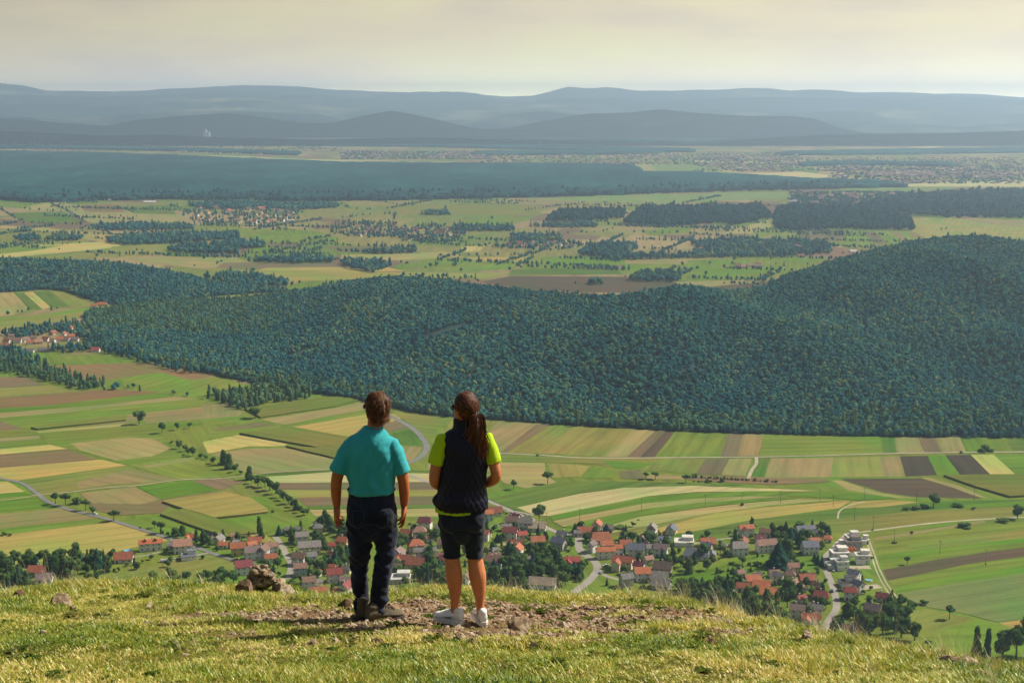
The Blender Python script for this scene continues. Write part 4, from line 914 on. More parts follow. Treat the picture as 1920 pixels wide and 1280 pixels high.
M_WIN = simple('window_glass', (.045, .055, .07), .15, .2, 1, spec=.6)
M_WFR = simple('window_frame_white', (.6, .58, .55), .6, .05)
M_CHIM = simple('chimney_render', (.40, .33, .28), .9, .2, 2)
M_DOOR = simple('door_wood', (.12, .07, .04), .7, .2, 2)
_w = MB(); _w.box(-.5, .5, -.04, .03, 0, 1); WIN_ME = _w.mesh('window'); WIN_ME.materials.append(M_WFR)
_w = MB(); _w.box(-.42, -.03, -.055, -.042, .08, .92); _w.box(.03, .42, -.055, -.042, .08, .92); PANE_ME = _w.mesh('pane'); PANE_ME.materials.append(M_WIN)
_w = MB(); _w.box(-.5, .5, -.06, .03, 0, 1); DOOR_ME = _w.mesh('door'); DOOR_ME.materials.append(M_DOOR)
HOUSES = []
def gable_wall(mb, L, D, e, r):
    """walls with gable ends on the +-x sides; ridge along x"""
    x, y = L / 2, D / 2
    mb.add([(-x,-y,-1),(x,-y,-1),(x,y,-1),(-x,y,-1),(-x,-y,e),(x,-y,e),(x,y,e),(-x,y,e),(-x,0,r),(x,0,r)],
           [(0,1,5,4),(2,3,7,6),(1,2,6,9,5),(3,0,4,8,7),(0,3,2,1)])
def gable_roof(mb, L, D, e, r, ov=.6, th=.22, half=0):
    x = L / 2 + ov; y = D / 2 + ov; dz = (r - e) / (D / 2) * ov
    a = [(-x,-y,e-dz),(x,-y,e-dz),(x,0,r),(-x,0,r),(x,y,e-dz),(-x,y,e-dz)]
    b = [(p[0],p[1],p[2]+th) for p in a]
    h = half * L * .28          # clipped gables
    if h:
        b2 = [(-x,-y,e-dz+th),(x,-y,e-dz+th),(x-h,0,r+th),(-x+h,0,r+th),(x,y,e-dz+th),(-x,y,e-dz+th)]
        V = b2 + [(-x,-y,e-dz),(x,-y,e-dz),(x,y,e-dz),(-x,y,e-dz)]
        mb.add(V, [(0,1,2,3),(3,2,4,5),(1,4,2),(5,0,3),(6,7,1,0),(7,8,4,1),(8,9,5,4),(9,6,0,5),(9,8,7,6)])
    else:
        V = a + b; n = 6
        mb.add(V, [(6,7,8,9),(9,8,10,11),(1,0,3,2),(2,3,5,4),(0,1,7,6),(4,5,11,10),(1,2,8,7),(2,4,10,8),(3,0,6,9),(5,3,9,11)])
def windows(parent, L, D, e, r, yaw, floors, rs, sides=('f', 'r', 'l'), door=True):
    def put(x, y, z, rz, w=1.1, h=1.25, me=WIN_ME, nm='window'):
        o = bpy.data.objects.new(nm, me); o.parent = parent; o.location = (x, y, z); o.rotation_euler = (0, 0, rz); o.scale = (w, 1, h); COL.objects.link(o)
        if me is WIN_ME:
            p = bpy.data.objects.new('pane', PANE_ME); p.parent = o; COL.objects.link(p)
    for fl in range(floors):
        z = .95 + 2.75 * fl
        if z + 1.3 > e + .1: break
        n = max(2, int(L / 3.4)); k = rs.randrange(n) if door and fl == 0 else -1
        for i in range(n):
            x = (i + .5) / n * L - L / 2
            if i == k: put(x, -D/2 - .003, 0, 0, 1.1, 2.1, DOOR_ME, 'door')
            else: put(x, -D/2 - .003, z, 0)
        for s_ in (-1, 1):
            m_ = max(1, int(D / 4))
            for i in range(m_): put(s_ * (L/2 + .003), (i + .5) / m_ * D - D / 2, z, s_ * PI / 2)
    if r - e > 2.2:
        for s_ in (-1, 1): put(s_ * (L/2 + .003), 0, e + .3, s_ * PI / 2, 1.0, 1.2)
def house(u, v, wpx, roof, wall, typ, yaw, label, fl=2, ratio=.72, win=True, name=None, cat='house'):
    """u, v: middle of the base of the near side in the photograph; wpx: apparent width"""
    rs = random.Random(int(u * 7 + v)); p = gp(u, v)
    dep = (p - EYE).dot(FW); ya = R(yaw)
    L = wpx / F * dep / (abs(math.cos(ya)) + ratio * abs(math.sin(ya)))
    L = max(L, 4); D = min(L * ratio, 11.5)
    if typ in 'l': D = min(L * .5, 9)
    c = Vector((p.x, p.y + D * .5, 0))
    root = empty(name or {'f': 'flat_roofed_house', 'n': 'barn'}.get(typ, 'house'), c, ya)
    tag(root, label, cat)
    e = 2.7 * fl + .3; r = e + min(D * .5 * .84, 4.4)
    wm = MB(); rm = MB()
    if typ in 'gnhk':
        gable_wall(wm, L, D, e, r - .05 if typ != 'h' else e + .1)
        gable_roof(rm, L, D, e, r, half={'h': 1.25, 'k': .5}.get(typ, 0))
        if typ in 'hk':
            wm = MB(); wm.box(-L/2, L/2, -D/2, D/2, -1, e)
    elif typ == 'l':      # main wing plus a cross wing
        gable_wall(wm, L, D, e, r - .05); gable_roof(rm, L, D, e, r)
        w2 = MB(); gable_wall(w2, D * 1.5, D * .8, e - .3, e - .3 + D * .32); r2 = MB(); gable_roof(r2, D * 1.5, D * .8, e - .3, e - .3 + D * .32)
        for src, dst in ((w2, wm), (r2, rm)):
            V = [(-y_ - L * .22, x_ - D * .55, z_) for x_, y_, z_ in src.V]; dst.add(V, src.F)
    elif typ == 'f':
        wm.box(-L/2, L/2, -D/2, D/2, -1, e); wm.box(-L/2, L*.12, -D/2 - 1.6, -D/2 + .5, -1, 2.9); wm.box(-L*.1, L/2 - .3, -D*.2, D/2 - .3, e + .24, e + 2.6 if fl < 3 else e + 1)
        rm.box(-L/2 - .3, L/2 + .3, -D/2 - .3, D/2 + .3, e + .003, e + .24); rm.box(-L/2 - .2, L*.12 + .2, -D/2 - 1.8, -D/2 - .004, 2.903, 3.1)
        rm.box(-L*.1 - .2, L/2 - .1, -D*.2 - .2, D/2 - .1, (e + 2.603) if fl < 3 else e + 1.003, (e + 2.8) if fl < 3 else e + 1.2)
    wm.build('wall', MW[wall], root); ro = rm.build('roof', MR[roof], root)
    if typ in 'ghkl' and win:
        ch = MB(); cx = L * rs.uniform(-.25, .25); ch.box(cx - .4, cx + .4, D*.1, D*.1 + .7, r - 1.0, r + 1.0); ch.box(cx - .48, cx + .48, D*.1 - .08, D*.1 + .78, r + 1.003, r + 1.15)
        ch.build('chimney', M_CHIM, ro)
        if L > 13 and fl >= 2 and rs.random() < .7:
            for k in (-.22, .22):
                dm = MB(); x = L * k; dm.box(x - .9, x + .9, -D*.34, 0, e + .6, e + 2.0)
                dm.add([(x-1.2,-D*.36,e+2.0),(x+1.2,-D*.36,e+2.0),(x,-D*.36,e+2.9),(x-1.2,.4,e+2.0),(x+1.2,.4,e+2.0),(x,.4,e+2.9)], [(0,1,2),(0,2,5,3),(1,4,5,2),(0,3,4,1),(3,5,4)])
                dm.build('dormer', MR[roof], ro)
    if win: windows(root, L, D, e, r if typ in 'gl' else e, ya, fl, rs)
    HOUSES.append((c.x, c.y, L, D, label, root)); return root
HS = [
 (281,1033,44,'O','w','g',14,'long bright orange roofed row house with dormers by the straw field',2,.32),
 (229,1056,36,'o','w','g',8,'orange red roofed house at the edge of the big straw field',1),
 (67,1080,30,'o','t','g',0,'low orange red roof half hidden by trees at lower left',1),
 (80,1094,32,'V','w','g',10,'mauve grey roofed house at the lower left behind grass',1),
 (340,1038,38,'P','w','g',16,'white house with pinkish brown roof left of the village',2),
 (352,1050,32,'S','w','f',14,'pale garage with flat slate roof below the pinkish brown house',1),
 (388,1014,26,'D','d','n',-25,'dark wooden barn at the edge of the crop field',1),
 (320,1030,14,'G','g','g',0,'small grey shed left of the pinkish brown roof',1),
 (445,1042,30,'O','y','g',12,'yellow house with bright orange roof in the trees left of the rock',2),
 (418,1029,16,'O','w','g',0,'small orange roof beside the yellow house',1),
 (472,1050,34,'V','w','g',20,'mauve grey gabled house above the big rock',2),
 (492,1047,22,'B','b','g',80,'brown gable with blue glazed front above the big rock',2),
 (510,1039,22,'P','w','g',15,'pale house with pinkish roof behind the blue glazed gable',2),
 (507,1054,24,'O','w','g',8,'bright orange roofed house just above the big rock',1),
 (455,1078,36,'M','w','g',18,'maroon roofed house left of the big rock',2),
 (579,1040,44,'G','c','g',14,'long cream house with grey roof left of the man',2,.5),
 (565,1020,26,'G','w','g',15,'grey roofed house above the long cream house',2),
 (547,1000,30,'G','d','n',10,'long low grey roofed shed by the conifer',1,.3),
 (642,1029,26,'O','y','k',-20,'bright orange roofed yellow house at the left hand of the man',2),
 (622,1030,14,'R','w','g',0,'small red roof beside the bright orange and yellow house',1),
 (560,1061,28,'B','w','g',-15,'brown roofed house right of the lane',2),
 (582,1058,24,'G','w','g',25,'grey roofed house behind the brown roof',2),
 (562,1080,26,'P','b','g',12,'turquoise walled house with pinkish roof',2),
 (626,1092,32,'R','w','g',14,'white house with clean red roof left of the trouser leg',2),
 (648,1118,28,'M','w','g',70,'white gabled house with maroon roof beside the left boot',2),
 (597,1117,34,'O','w','l',10,'orange roof low against the grassy edge left of the man',1),
 (636,1121,26,'o','w','g',-10,'orange red roof just over the grassy edge left of the man',1),
 (578,1106,28,'B','w','g',20,'brown roofed house right of the rock in shrubs',2),
 (646,1096,18,'V','w','g',0,'mauve grey roof behind the white maroon house',1),
 (796,993,28,'M','w','k',-12,'white house with maroon roof standing alone in the meadow between the people',2),
 (779,1037,34,'o','t','h',15,'orange brown hipped roof in trees between the people',2),
 (754,1056,36,'o','t','l',-10,'left wing of the large orange brown roofed farmhouse',1),
 (778,1066,36,'o','t','g',-8,'right wing of the large orange brown roofed farmhouse',1),
 (823,1050,16,'P','w','g',0,'small pinkish roof left of the shorts',1),
 (927,967,28,'o','w','g',5,'orange red roofed bungalow right of the vest',1),
 (960,984,24,'B','w','g',-5,'brown roofed house behind the shorts on the right',1),
 (987,994,32,'G','w','k',-14,'large grey roofed white house by the diagonal road',2),
 (1008,997,34,'T','w','g',-8,'tan roofed house under the large round tree',1),
 (957,1012,28,'M','w','g',-10,'maroon roofed house right of the shorts',2),
 (979,1010,20,'R','w','g',20,'dark red roof next to the maroon roofed house',1),
 (967,1028,34,'o','m','l',-8,'brown red roofed house right of the leg',1),
 (1008,1022,28,'O','w','g',12,'bright orange roofed house above the dark wood',1),
 (1048,1032,32,'S','g','g',-30,'slate blue roofed house left of the wide street',2),
 (1071,1060,34,'R','t','l',5,'bright red double roof left of the wide street',1),
 (925,1068,32,'B','b','g',-10,'blue grey walled house with brown roof by the right calf',2),
 (875,1098,22,'B','w','g',70,'grey brown gable seen between the calves',2),
 (748,1093,42,'W','g','f',2,'flat white roof low behind the grass between the people',1),
 (1018,1104,54,'T','w','g',-12,'large tan roof cut by the grassy edge left of the street',1,.5),
 (949,996,18,'G','w','g',5,'small grey roof above the maroon house',1),
 (1120,998,20,'O','w','g',75,'tall bright orange gable at the top of the village street',2),
 (1140,998,18,'V','w','g',0,'mauve grey roof right of the tall orange gable',1),
 (1098,1006,30,'o','w','g',-5,'orange red roof at the street bend by the conifer',1),
 (1127,1020,42,'O','w','k',8,'big bright orange hipped roof at the village centre',1),
 (1137,1029,24,'O','w','g',10,'small bright orange roof under the big hipped roof',1),
 (1136,1048,36,'O','w','g',8,'long orange roof beside the pale street',2,.4),
 (1160,1042,16,'O','w','k',0,'square orange roof at the end of the long orange roof',2),
 (1168,1068,44,'o','c','l',-18,'cream house with orange red roof and gables facing the yard',2),
 (1110,1036,20,'V','w','g',60,'grey gabled house beside the pale street',2),
 (1083,1006,12,'G','w','g',0,'tiny grey roof at the street bend',1),
 (1194,1045,32,'S','w','g',-8,'slate blue roofed house right of the orange square roof',2),
 (1240,1044,28,'V','w','g',-15,'white gabled house with mauve roof and skylights',2),
 (1221,1042,20,'G','w','g',10,'grey roof joined to the white gabled house',2),
 (1284,1024,38,'W','w','f',-6,'white modern flat roofed house beside the straw field',1),
 (1328,1026,28,'o','t','g',5,'orange brown roof right of the white modern house',1),
 (1308,1050,52,'S','w','k',-14,'large slate roofed house with yellow gable',1,.6),
 (1336,1048,16,'S','y','g',80,'small yellow gable on the right of the slate roofed house',1),
 (1199,1076,24,'M','w','g',-30,'dark maroon gable in the yard of old farm buildings',2),
 (1244,1074,38,'B','t','g',-14,'large brown roof at the left of the bright lawn',1),
 (1205,1090,30,'O','w','g',6,'orange roof between grey barns at the grassy edge',2),
 (1175,1100,28,'G','g','g',25,'grey barn roof left of the orange roof at the grassy edge',2),
 (1237,1092,36,'G','g','n',-10,'grey barn roof right of the orange roof at the grassy edge',1),
 (1241,1106,40,'G','g','n',-20,'lowest grey barn roof behind the grass stalks',1),
 (1216,1056,20,'P','w','g',30,'pinkish roof above the dark maroon gable',1),
 (1387,1042,34,'G','w','k',10,'white house with grey roof in the gardens left of the big conifer',2),
 (1400,1005,30,'O','w','l',12,'two tiered bright orange roof by the hedge and lawn',2),
 (1438,1036,42,'P','w','g',16,'white gabled house with pinkish mauve roof above the big conifer',2,.5),
 (1426,1018,18,'M','w','g',0,'small maroon roof behind the pinkish mauve roof',1),
 (1512,1002,40,'S','g','l',12,'slate blue solar roofed house at the field edge',1),
 (1530,1006,16,'S','w','g',-15,'small slate roof right of the solar roofed house',1),
 (1528,1024,24,'O','w','k',8,'bright orange roof left of the street by the trees',1),
 (1552,1017,18,'O','w','h',-10,'small orange pavilion roof close to the street top',1),
 (1520,1040,32,'S','w','g',10,'white house with slate roof beside the lawn and street',2),
 (1515,1095,30,'o','m','g',6,'dark timber house with orange brown roof left of the street',1),
 (1534,1108,24,'B','m','g',-40,'brown roof turned to the street',1),
 (1541,1127,32,'R','m','k',-15,'red roofed maroon house beside the street',1),
 (1412,1096,30,'O','w','g',12,'uppermost of three orange roofs below the lawn',1),
 (1429,1108,34,'O','w','g',-8,'middle of three orange roofs below the lawn',1),
 (1442,1122,32,'O','w','g',-4,'lowest of three orange roofs below the lawn',1),
 (1497,1160,30,'V','w','g',-18,'white house with mauve grey roof just over the grassy edge',2),
 (1523,1168,38,'o','w','l',-16,'orange roofed house lowest by the street',1),
 (1526,1146,20,'G','w','g',-30,'small grey roof above the lowest orange roof',1),
 (1599,1193,36,'B','t','g',-8,'brown roof peeking above the grass by the hedge',1),
 (1603,1092,26,'S','w','g',-40,'grey roofed white house below the new flats',2),
 (1590,1100,30,'D','w','f',4,'white modern house with dark roof right of the street',1),
 (1610,1112,24,'S','w','g',-55,'white gabled house with slate roof on the bare plot',2),
 (1596,1126,26,'R','w','k',-12,'white house with bright red roof right of the street',2),
 (1656,1128,26,'M','w','g',-25,'maroon roof at the right end of the houses',1),
 (1640,1152,36,'V','t','g',-35,'large mauve roofed house among trees at the right end',1),
]
for h_ in HS: house(*h_)
# further houses, sheds and garages packed between them
def free_spot(p, r):
    return all((h[0] - p.x) ** 2 + (h[1] - p.y) ** 2 > (r + h[2] * .5) ** 2 for h in HOUSES)
rr_ = random.Random(31); n_more = 0
LINES = [[gp(u, v) for u, v in r_[1]] for r_ in ROADS if r_[0] == 'road']
for _ in range(900):
    zc = rr_.choice([(545,655,985,1110), (470,545,1020,1060), (905,1060,975,1060), (1085,1265,1000,1100), (1300,1460,1010,1050), (1470,1555,1075,1165), (1375,1470,1080,1130), (740,840,1000,1075), (330,440,1010,1045)])
    u, v = rr_.uniform(zc[0], zc[1]), rr_.uniform(zc[2], zc[3]); p = gp(u, v) + Vector((0, 4, 0))
    if not free_spot(p, 5.6): continue
    if any(((b - a).normalized().cross(p - a)).length < 8 and -5 < (b - a).normalized().dot(p - a) < (b - a).length + 5 for l in LINES for a, b in zip(l[:-1], l[1:])): continue
    if 1250 < u < 1545 and 1040 < v < 1078: continue
    rf = rr_.choice('OooRMBBPVGGS'); wl = rr_.choice('wwwct'); sm_ = rr_.random() < .35
    house(u, v, rr_.uniform(11, 15) if sm_ else rr_.uniform(19, 27), rf, wl, rr_.choice('gggkhl'), rr_.choice((-25, -12, 5, 12, 30, 75)), '%s %s roofed %s among the village gardens' % ('small' if sm_ else 'mid sized', RC[rf][0], 'shed' if sm_ else 'house'), 1 if sm_ else rr_.choice((1, 2)), .7, not sm_)
    n_more += 1
    if n_more >= 62: break
# new white flats by the field track
for (u, v, w_, fl, yw, lab, rf, wl) in [
 (1600,1014,26,1,4,'topmost white flat roofed block of the new estate','W','w'), (1601,1031,32,2,4,'tall grey flat block behind the unfinished brick block','V','g'),
 (1577,1029,18,1,4,'small white flat block on the street side of the estate','W','w'), (1576,1052,34,2,4,'wide white flat block at the street corner','W','w'),
 (1561,1066,22,1,4,'low white flat block beside the parked vans','W','w'), (1580,1069,24,2,3,'white cube block with small windows at the estate front','W','w'),
 (1619,1057,28,2,-4,'white terrace block with balconies on the right of the estate','W','w'), (1622,1020,16,1,0,'small white block at the right back of the estate','W','w')]:
    house(u, v, w_, rf, wl, 'f', yw, lab, fl, .8, name='apartment_block', cat='apartment block')
# the unfinished block: open brick storey
p = gp(1591, 1044); root = empty('building_shell', (p.x, p.y + 4, 0), R(4)); tag(root, 'unfinished orange brick block in the middle of the new estate', 'building shell')
mb = MB(); mb.box(-5.2, 5.2, -3.5, 3.5, -1, 3.0); mb.build('wall', MW['w'], root)
mb = MB()
for x in (-5, -3, -1, 1, 3, 5): mb.box(x - .15, x + .15, -3.4, 3.4, 3.003, 5.2)
mb.box(-4.8, 4.8, 3.0, 3.3, 3.003, 5.1); mb.build('brick_partition', simple('hollow_brick', (.50, .20, .09), .9, .2, 2), root)

# tiny left village and farm
LV = [(12,644,16,'o','w'),(30,643,18,'P','w'),(45,641,16,'B','w'),(55,646,14,'o','w'),(70,645,18,'P','t'),(85,640,16,'o','w'),(98,628,13,'o','t'),(98,642,12,'P','w'),
      (112,640,15,'o','w'),(124,640,18,'P','w'),(132,634,14,'o','w'),(150,632,14,'o','t'),(161,628,11,'P','w'),(8,652,16,'o','w'),(62,637,13,'B','t'),(120,629,10,'o','w'),(140,640,12,'V','w'),(20,633,12,'P','w'),(38,632,12,'o','w')]
for i, (u, v, w_, rf, wl) in enumerate(LV):
    o = house(u, v, w_, rf, wl, 'g', rnd.choice((-20, 0, 15, 30, 70)), 'small %s roofed house in the tiny village left of the wooded hill' % RC[rf][0], 1, .7, False); o['group'] = '%s roofed houses of the tiny left village' % RC[rf][0]
house(178, 660, 15, 'R', 'w', 'g', 0, 'bright red roofed house at the foot of the wood edge', 1, .7, False)
house(45, 662, 34, 'G', 'w', 'n', 4, 'long grey roofed barn beside the green meadow', 1, .25, False)
house(85, 660, 30, 'G', 't', 'n', 3, 'grey barn roof right of the long grey barn', 1, .3, False)
house(133, 626, 7, 'o', 'c', 'g', 80, 'tall pale tower house in the tiny left village', 3, .9, False)
for (u, v, w_, rf, lab) in [(190,574,18,'O','long orange roofed farmhouse at the end of the striped field'),(176,577,12,'O','low orange farm wing beside the striped field'),(193,560,12,'P','pinkish farm roof in the trees behind the orange farm'),(206,563,10,'P','small pinkish roof behind the orange farm'),
                             (228,570,11,'o','orange red roof right of the orange farm'),(221,573,8,'B','brown farm roof right of the orange farm'),(333,548,12,'T','pale farm at the far end of the wooded spur'),(315,505,12,'P','pinkish house behind the wooded spur')]:
    house(u, v, w_, rf, 'c', 'g', 5, lab, 1, .5, False)
for (u, v, w_, rf, wl, lab) in [(1390,503,18,'P','t','long pinkish farm wing on the bright green plain field'),(1405,500,14,'P','c','farmhouse on the bright green plain field'),(1420,504,14,'P','t','tall pinkish farm tower on the bright green plain field'),(1422,497,10,'M','t','maroon roofed farm building on the bright green plain field'),(1382,498,8,'O','w','small orange farm roof on the bright green plain field'),
  (957,460,14,'M','w','left dark roofed white gabled barn at the middle village'),(972,458,14,'M','w','middle dark roofed white gabled barn at the middle village'),(982,456,10,'M','w','right dark roofed white gabled barn at the middle village'),
  (1512,418,10,'B','t','brown hut on the far plain field'),(1600,474,14,'W','w','white square building left of the summit'),(1502,482,14,'o','w','orange red roof right in the village belt'),(1478,478,16,'o','c','cream building in the village belt'),
  (280,381,24,'W','w','white greenhouse halls on the far plain'),(205,376,20,'W','w','small pale halls on the far plain'),(160,322,14,'W','w','white factory standing in the far forest')]:
    house(u, v, w_, rf, wl, 'g', 10, lab, 1 if 'tall' not in lab else 2, .5, False)
# far villages: simple whole houses, shared shapes
FAR = {}
def far_house(u, v, rf, wl, wpx, group, lab):
    k = (rf, wl)
    if k not in FAR:
        a = MB(); gable_wall(a, 12, 9, 4.6, 8.3); me1 = a.mesh('wall'); me1.materials.append(MW[wl])
        b = MB(); gable_roof(b, 12, 9, 4.6, 8.4); me2 = b.mesh('roof'); me2.materials.append(MR[rf]); FAR[k] = (me1, me2)
    p = gp(u, v); s_ = wpx / F * (p.y) / 12
    root = empty('house', p, rnd.uniform(-.5, .5) + (PI / 2 if rnd.random() < .4 else 0)); root.scale = (s_, s_, max(.8, min(s_, 1.3)))
    o = obj('wall', FAR[k][0], None, root); o = obj('roof', FAR[k][1], None, root)
    tag(root, lab, 'house', group)
far_pts = []
VILL = [(455,405,105,17,52,'village below the far forest'), (690,432,65,12,26,'middle village left part'), (800,440,70,14,26,'middle village centre'), (1010,462,75,7,16,'middle village right part'),
        (1420,470,110,8,24,'village belt left of the summit'), (1555,372,75,8,16,'village beyond the dark forest blocks')]
TREEV = []
for (cx, cy, rx, ry, n, nm) in VILL:
    for i in range(n):
        a = rnd.uniform(0, 6.28); q = rnd.random() ** .6
        u = cx + math.cos(a) * rx * q; v = cy + math.sin(a) * ry * q
        rf = rnd.choice('ooPPBBVMGO'); wl = rnd.choice('wwwct')
        cn = {'o': 'orange red', 'O': 'orange red', 'P': 'pinkish', 'B': 'brown', 'V': 'grey', 'M': 'brown', 'G': 'grey'}[rf]
        far_house(u, v, rf, wl, rnd.uniform(7, 10), '%s roofed houses of the %s' % (cn, nm), 'tiny %s roofed house in the %s' % (cn, nm))
    for i in range(n * 5):
        a = rnd.uniform(0, 6.28); q = rnd.random() ** .5; TREEV.append(tuple(gp(cx + math.cos(a) * rx * 1.1 * q, cy + math.sin(a) * ry * 1.25 * q)))
wood('village_trees', TREEV, 'mass of garden trees around the far villages', (3.2, 5.6), .1, 'village trees', .15, 1.0, seed=201)
# church spire of the far village
p = gp(537, 418); root = empty('church', p); tag(root, 'white church tower with pointed spire in the far village', 'church')
mb = MB(); mb.box(-3, 3, -3, 3, -1, 17); mb.box(3.003, 19, -4.5, 4.5, -1, 8); mb.build('wall', MW['w'], root)
mb = MB(); mb.add([(-3.4,-3.4,17),(3.4,-3.4,17),(3.4,3.4,17),(-3.4,3.4,17),(0,0,29)], [(0,1,4),(1,2,4),(2,3,4),(3,0,4),(3,2,1,0)]); mb.build('spire', MR['M'], root)
# white castle on the far left hill
p = gp(388, 262); root = empty('castle', (p.x, p.y, 0)); tag(root, 'white hilltop castle far away on the dark foothill', 'castle')
mb = MB(); mb.box(-26, 26, -12, 12, -5, 62); mb.box(-14, 0, -12.5, 11, 62, 80); mb.build('wall', MW['w'], root)
mb = MB(); mb.add([(-16,-14,80.1),(2,-14,80.1),(2,13,80.1),(-16,13,80.1),(-7,-1,92)], [(0,1,4),(1,2,4),(2,3,4),(3,0,4),(3,2,1,0)]); mb.build('roof', MR['P'], root)
# bright specks of the distant towns: walls and roofs too many to tell apart
def town(n, boxes, label, seed):
    rs = np.random.RandomState(seed); V = []; Fc = []; mi = []
    for k in range(n):
        b = boxes[rs.randint(len(boxes))]; u = rs.uniform(b[0], b[1]); v = rs.uniform(b[2], b[3]); p = gp(u, v)
        if mnoise.noise(Vector((u * .012, v * .09, 2))) < -.05: continue
        w = rs.uniform(8, 17) * (2.8 if rs.rand() < .05 else 1); d = rs.uniform(7, 11); h = rs.uniform(4, 8); a = rs.uniform(-.5, .5); c_, s_ = math.cos(a), math.sin(a)
        i = len(V)
        for (x, y, z) in [(-w/2,-d/2,0),(w/2,-d/2,0),(w/2,d/2,0),(-w/2,d/2,0),(-w/2,-d/2,h),(w/2,-d/2,h),(w/2,d/2,h),(-w/2,d/2,h),(-w/2,0,h+4),(w/2,0,h+4)]:
            V.append((p.x + x*c_ - y*s_, p.y + x*s_ + y*c_, z))
        Fc += [(i,i+1,i+5,i+4),(i+2,i+3,i+7,i+6),(i+1,i+2,i+6,i+9,i+5),(i+3,i,i+4,i+8,i+7),(i+4,i+5,i+9,i+8),(i+8,i+9,i+6,i+7)]
        m_ = rs.choice([1, 2, 3, 4], p=[.35, .3, .28, .07]); mi += [0, 0, 0, 0, m_, m_]
    me = mesh('town_houses', V, Fc)
    o = obj('town_houses', me, [MW['t'], MR['P'], MR['V'], MR['B'], MR['W']]); me.polygons.foreach_set('material_index', mi); tag(o, label, 'town', kind='stuff')
town(1500, [(900,1500,288,308),(1300,1920,296,320),(1560,1920,312,345),(640,920,284,299),(1500,1750,322,332)], 'pale houses of the large town far across the plain', 4)
town(380, [(0,300,268,276),(330,560,284,291),(100,420,258,270),(1480,1700,360,384)], 'scattered pale houses of distant hamlets on the left', 6)
tv = []
rs_ = np.random.RandomState(9)
for b in [(900,1500,286,309),(1300,1920,296,322),(1560,1920,312,345),(640,920,284,299),(0,640,262,284),(1480,1720,360,386)]:
    for k in range(900): tv.append(tuple(gp(rs_.uniform(b[0], b[1]), rs_.uniform(b[2], b[3]))))
wood('town_trees', tv, 'dark tree masses between the far towns', (5, 10), .0, 'town trees', .0, .38, [M_FARW, M_FARW], seed=301)
# ================================================================ single trees, bushes, poles, cars
def crown_big(seed, h=1.05, n=760, size=.105, lobes=9, flat=1.0):
    """fuller crown for trees that stand alone: uneven lobes, gaps, clumps"""
    rs = np.random.RandomState(seed); parts = []
    for i in range(lobes):
        a = 2 * PI * (i * .382 + rs.rand() * .2); q = (.15 + .5 * rs.rand()) if i else 0
        c = np.array([math.cos(a) * q, math.sin(a) * q, h + (rs.rand() - .42) * 1.0 * (1 - q * .6)])
        rr = np.array([.48, .48, .42 * flat]) * (.65 + .5 * rs.rand())
        V, Fc = ICO[2]
        parts.append((V * rr * .80 * (1 + .10 * rs.normal(size=(len(V), 1))) + c, Fc))
        parts.append(clumps(rs, c, rr, n // lobes, size, .3, .3))
    return cat_mesh(parts)
def trunk_mesh(name, h, r, seed):
    rs = random.Random(seed); mb = MB()
    mb.tube([(0,0,-.05),(.02,0,h*.35),(rs.uniform(-.05,.05),0,h*.7),(0,0,h)], [r*1.25, r, r*.8, r*.5], 7)
    for k in range(5):
        a = k * 1.3 + rs.random(); z = h * rs.uniform(.5, .85); l = rs.uniform(.35, .55)
        mb.tube([(0,0,z),(math.cos(a)*l*.5, math.sin(a)*l*.5, z+.25),(math.cos(a)*l, math.sin(a)*l, z+.5)], [r*.5, r*.3, r*.1], 5)
    me = mb.mesh(name, True); me.materials.append(M_BARK); return me
def crown_me(VF, mat):
    me = mesh('crown', *VF); me.materials.append(mat); return me
# every shape has unit crown radius
SHAPES = {
 'tree': [(crown_me(crown_big(s, 1.15 + .1 * (s % 3)), M_LEAF), trunk_mesh('trunk', 1.1, .07, s)) for s in (1, 2, 3, 4, 5)],
 'street': [(crown_me(crown_big(s, 1.75, flat=.8), M_LEAF), trunk_mesh('trunk', 1.6, .07, s)) for s in (11, 12)],
 'airy': [(crown_me(crown_big(s, 1.8, 420, .12, 11, .9), M_LEAF), trunk_mesh('trunk', 1.8, .07, s)) for s in (21, 22)],
 'upright': [(crown_me(crown_tall(s, 620, .17), M_LEAF), trunk_mesh('trunk', 1.2, .09, s)) for s in (31, 32, 33)],
 'conifer': [(crown_me(crown_conifer(s, 11, 14), M_CONIF), trunk_mesh('trunk', 1.4, .06, s)) for s in (41, 42)],
 'poplar': [(crown_me(((lambda VF: (VF[0] * np.array([1, 1, 2.1]), VF[1]))(crown_tall(s, 700, .24, .6))), M_LEAF), trunk_mesh('trunk', 2.0, .1, s)) for s in (51, 52)],
 'bush': [(crown_me(crown_big(s, .5, 420, .13, 6, .8), M_LEAF), trunk_mesh('stem', .5, .05, s)) for s in (61, 62, 63)],
}
TREES = []
NTREE = {'tree': 0, 'bush': 0}
def plant(kind, p, r, label=None, zs=1.0, group=None):
    cme, tme = SHAPES[kind][rnd.randrange(len(SHAPES[kind]))]
    nm = {'tree': 'tree', 'street': 'tree', 'airy': 'tree', 'upright': 'tree', 'conifer': 'conifer', 'poplar': 'poplar', 'bush': 'bush'}[kind]
    root = empty(nm, (p[0], p[1], p[2] if len(p) > 2 else 0), rnd.uniform(0, 6.28)); root.scale = (r, r, r * zs)
    for n_, me in (('crown', cme), ('trunk' if kind != 'bush' else 'stem', tme)):
        o = bpy.data.objects.new(n_, me); o.parent = root; COL.objects.link(o)
    root['category'] = nm
    if label: root['label'] = label
    if group: root['group'] = group
    TREES.append((root, kind, r)); return root
def px(u, v, wpx): p = gp(u, v); return p, wpx / F * (p - EYE).dot(FW) / 2
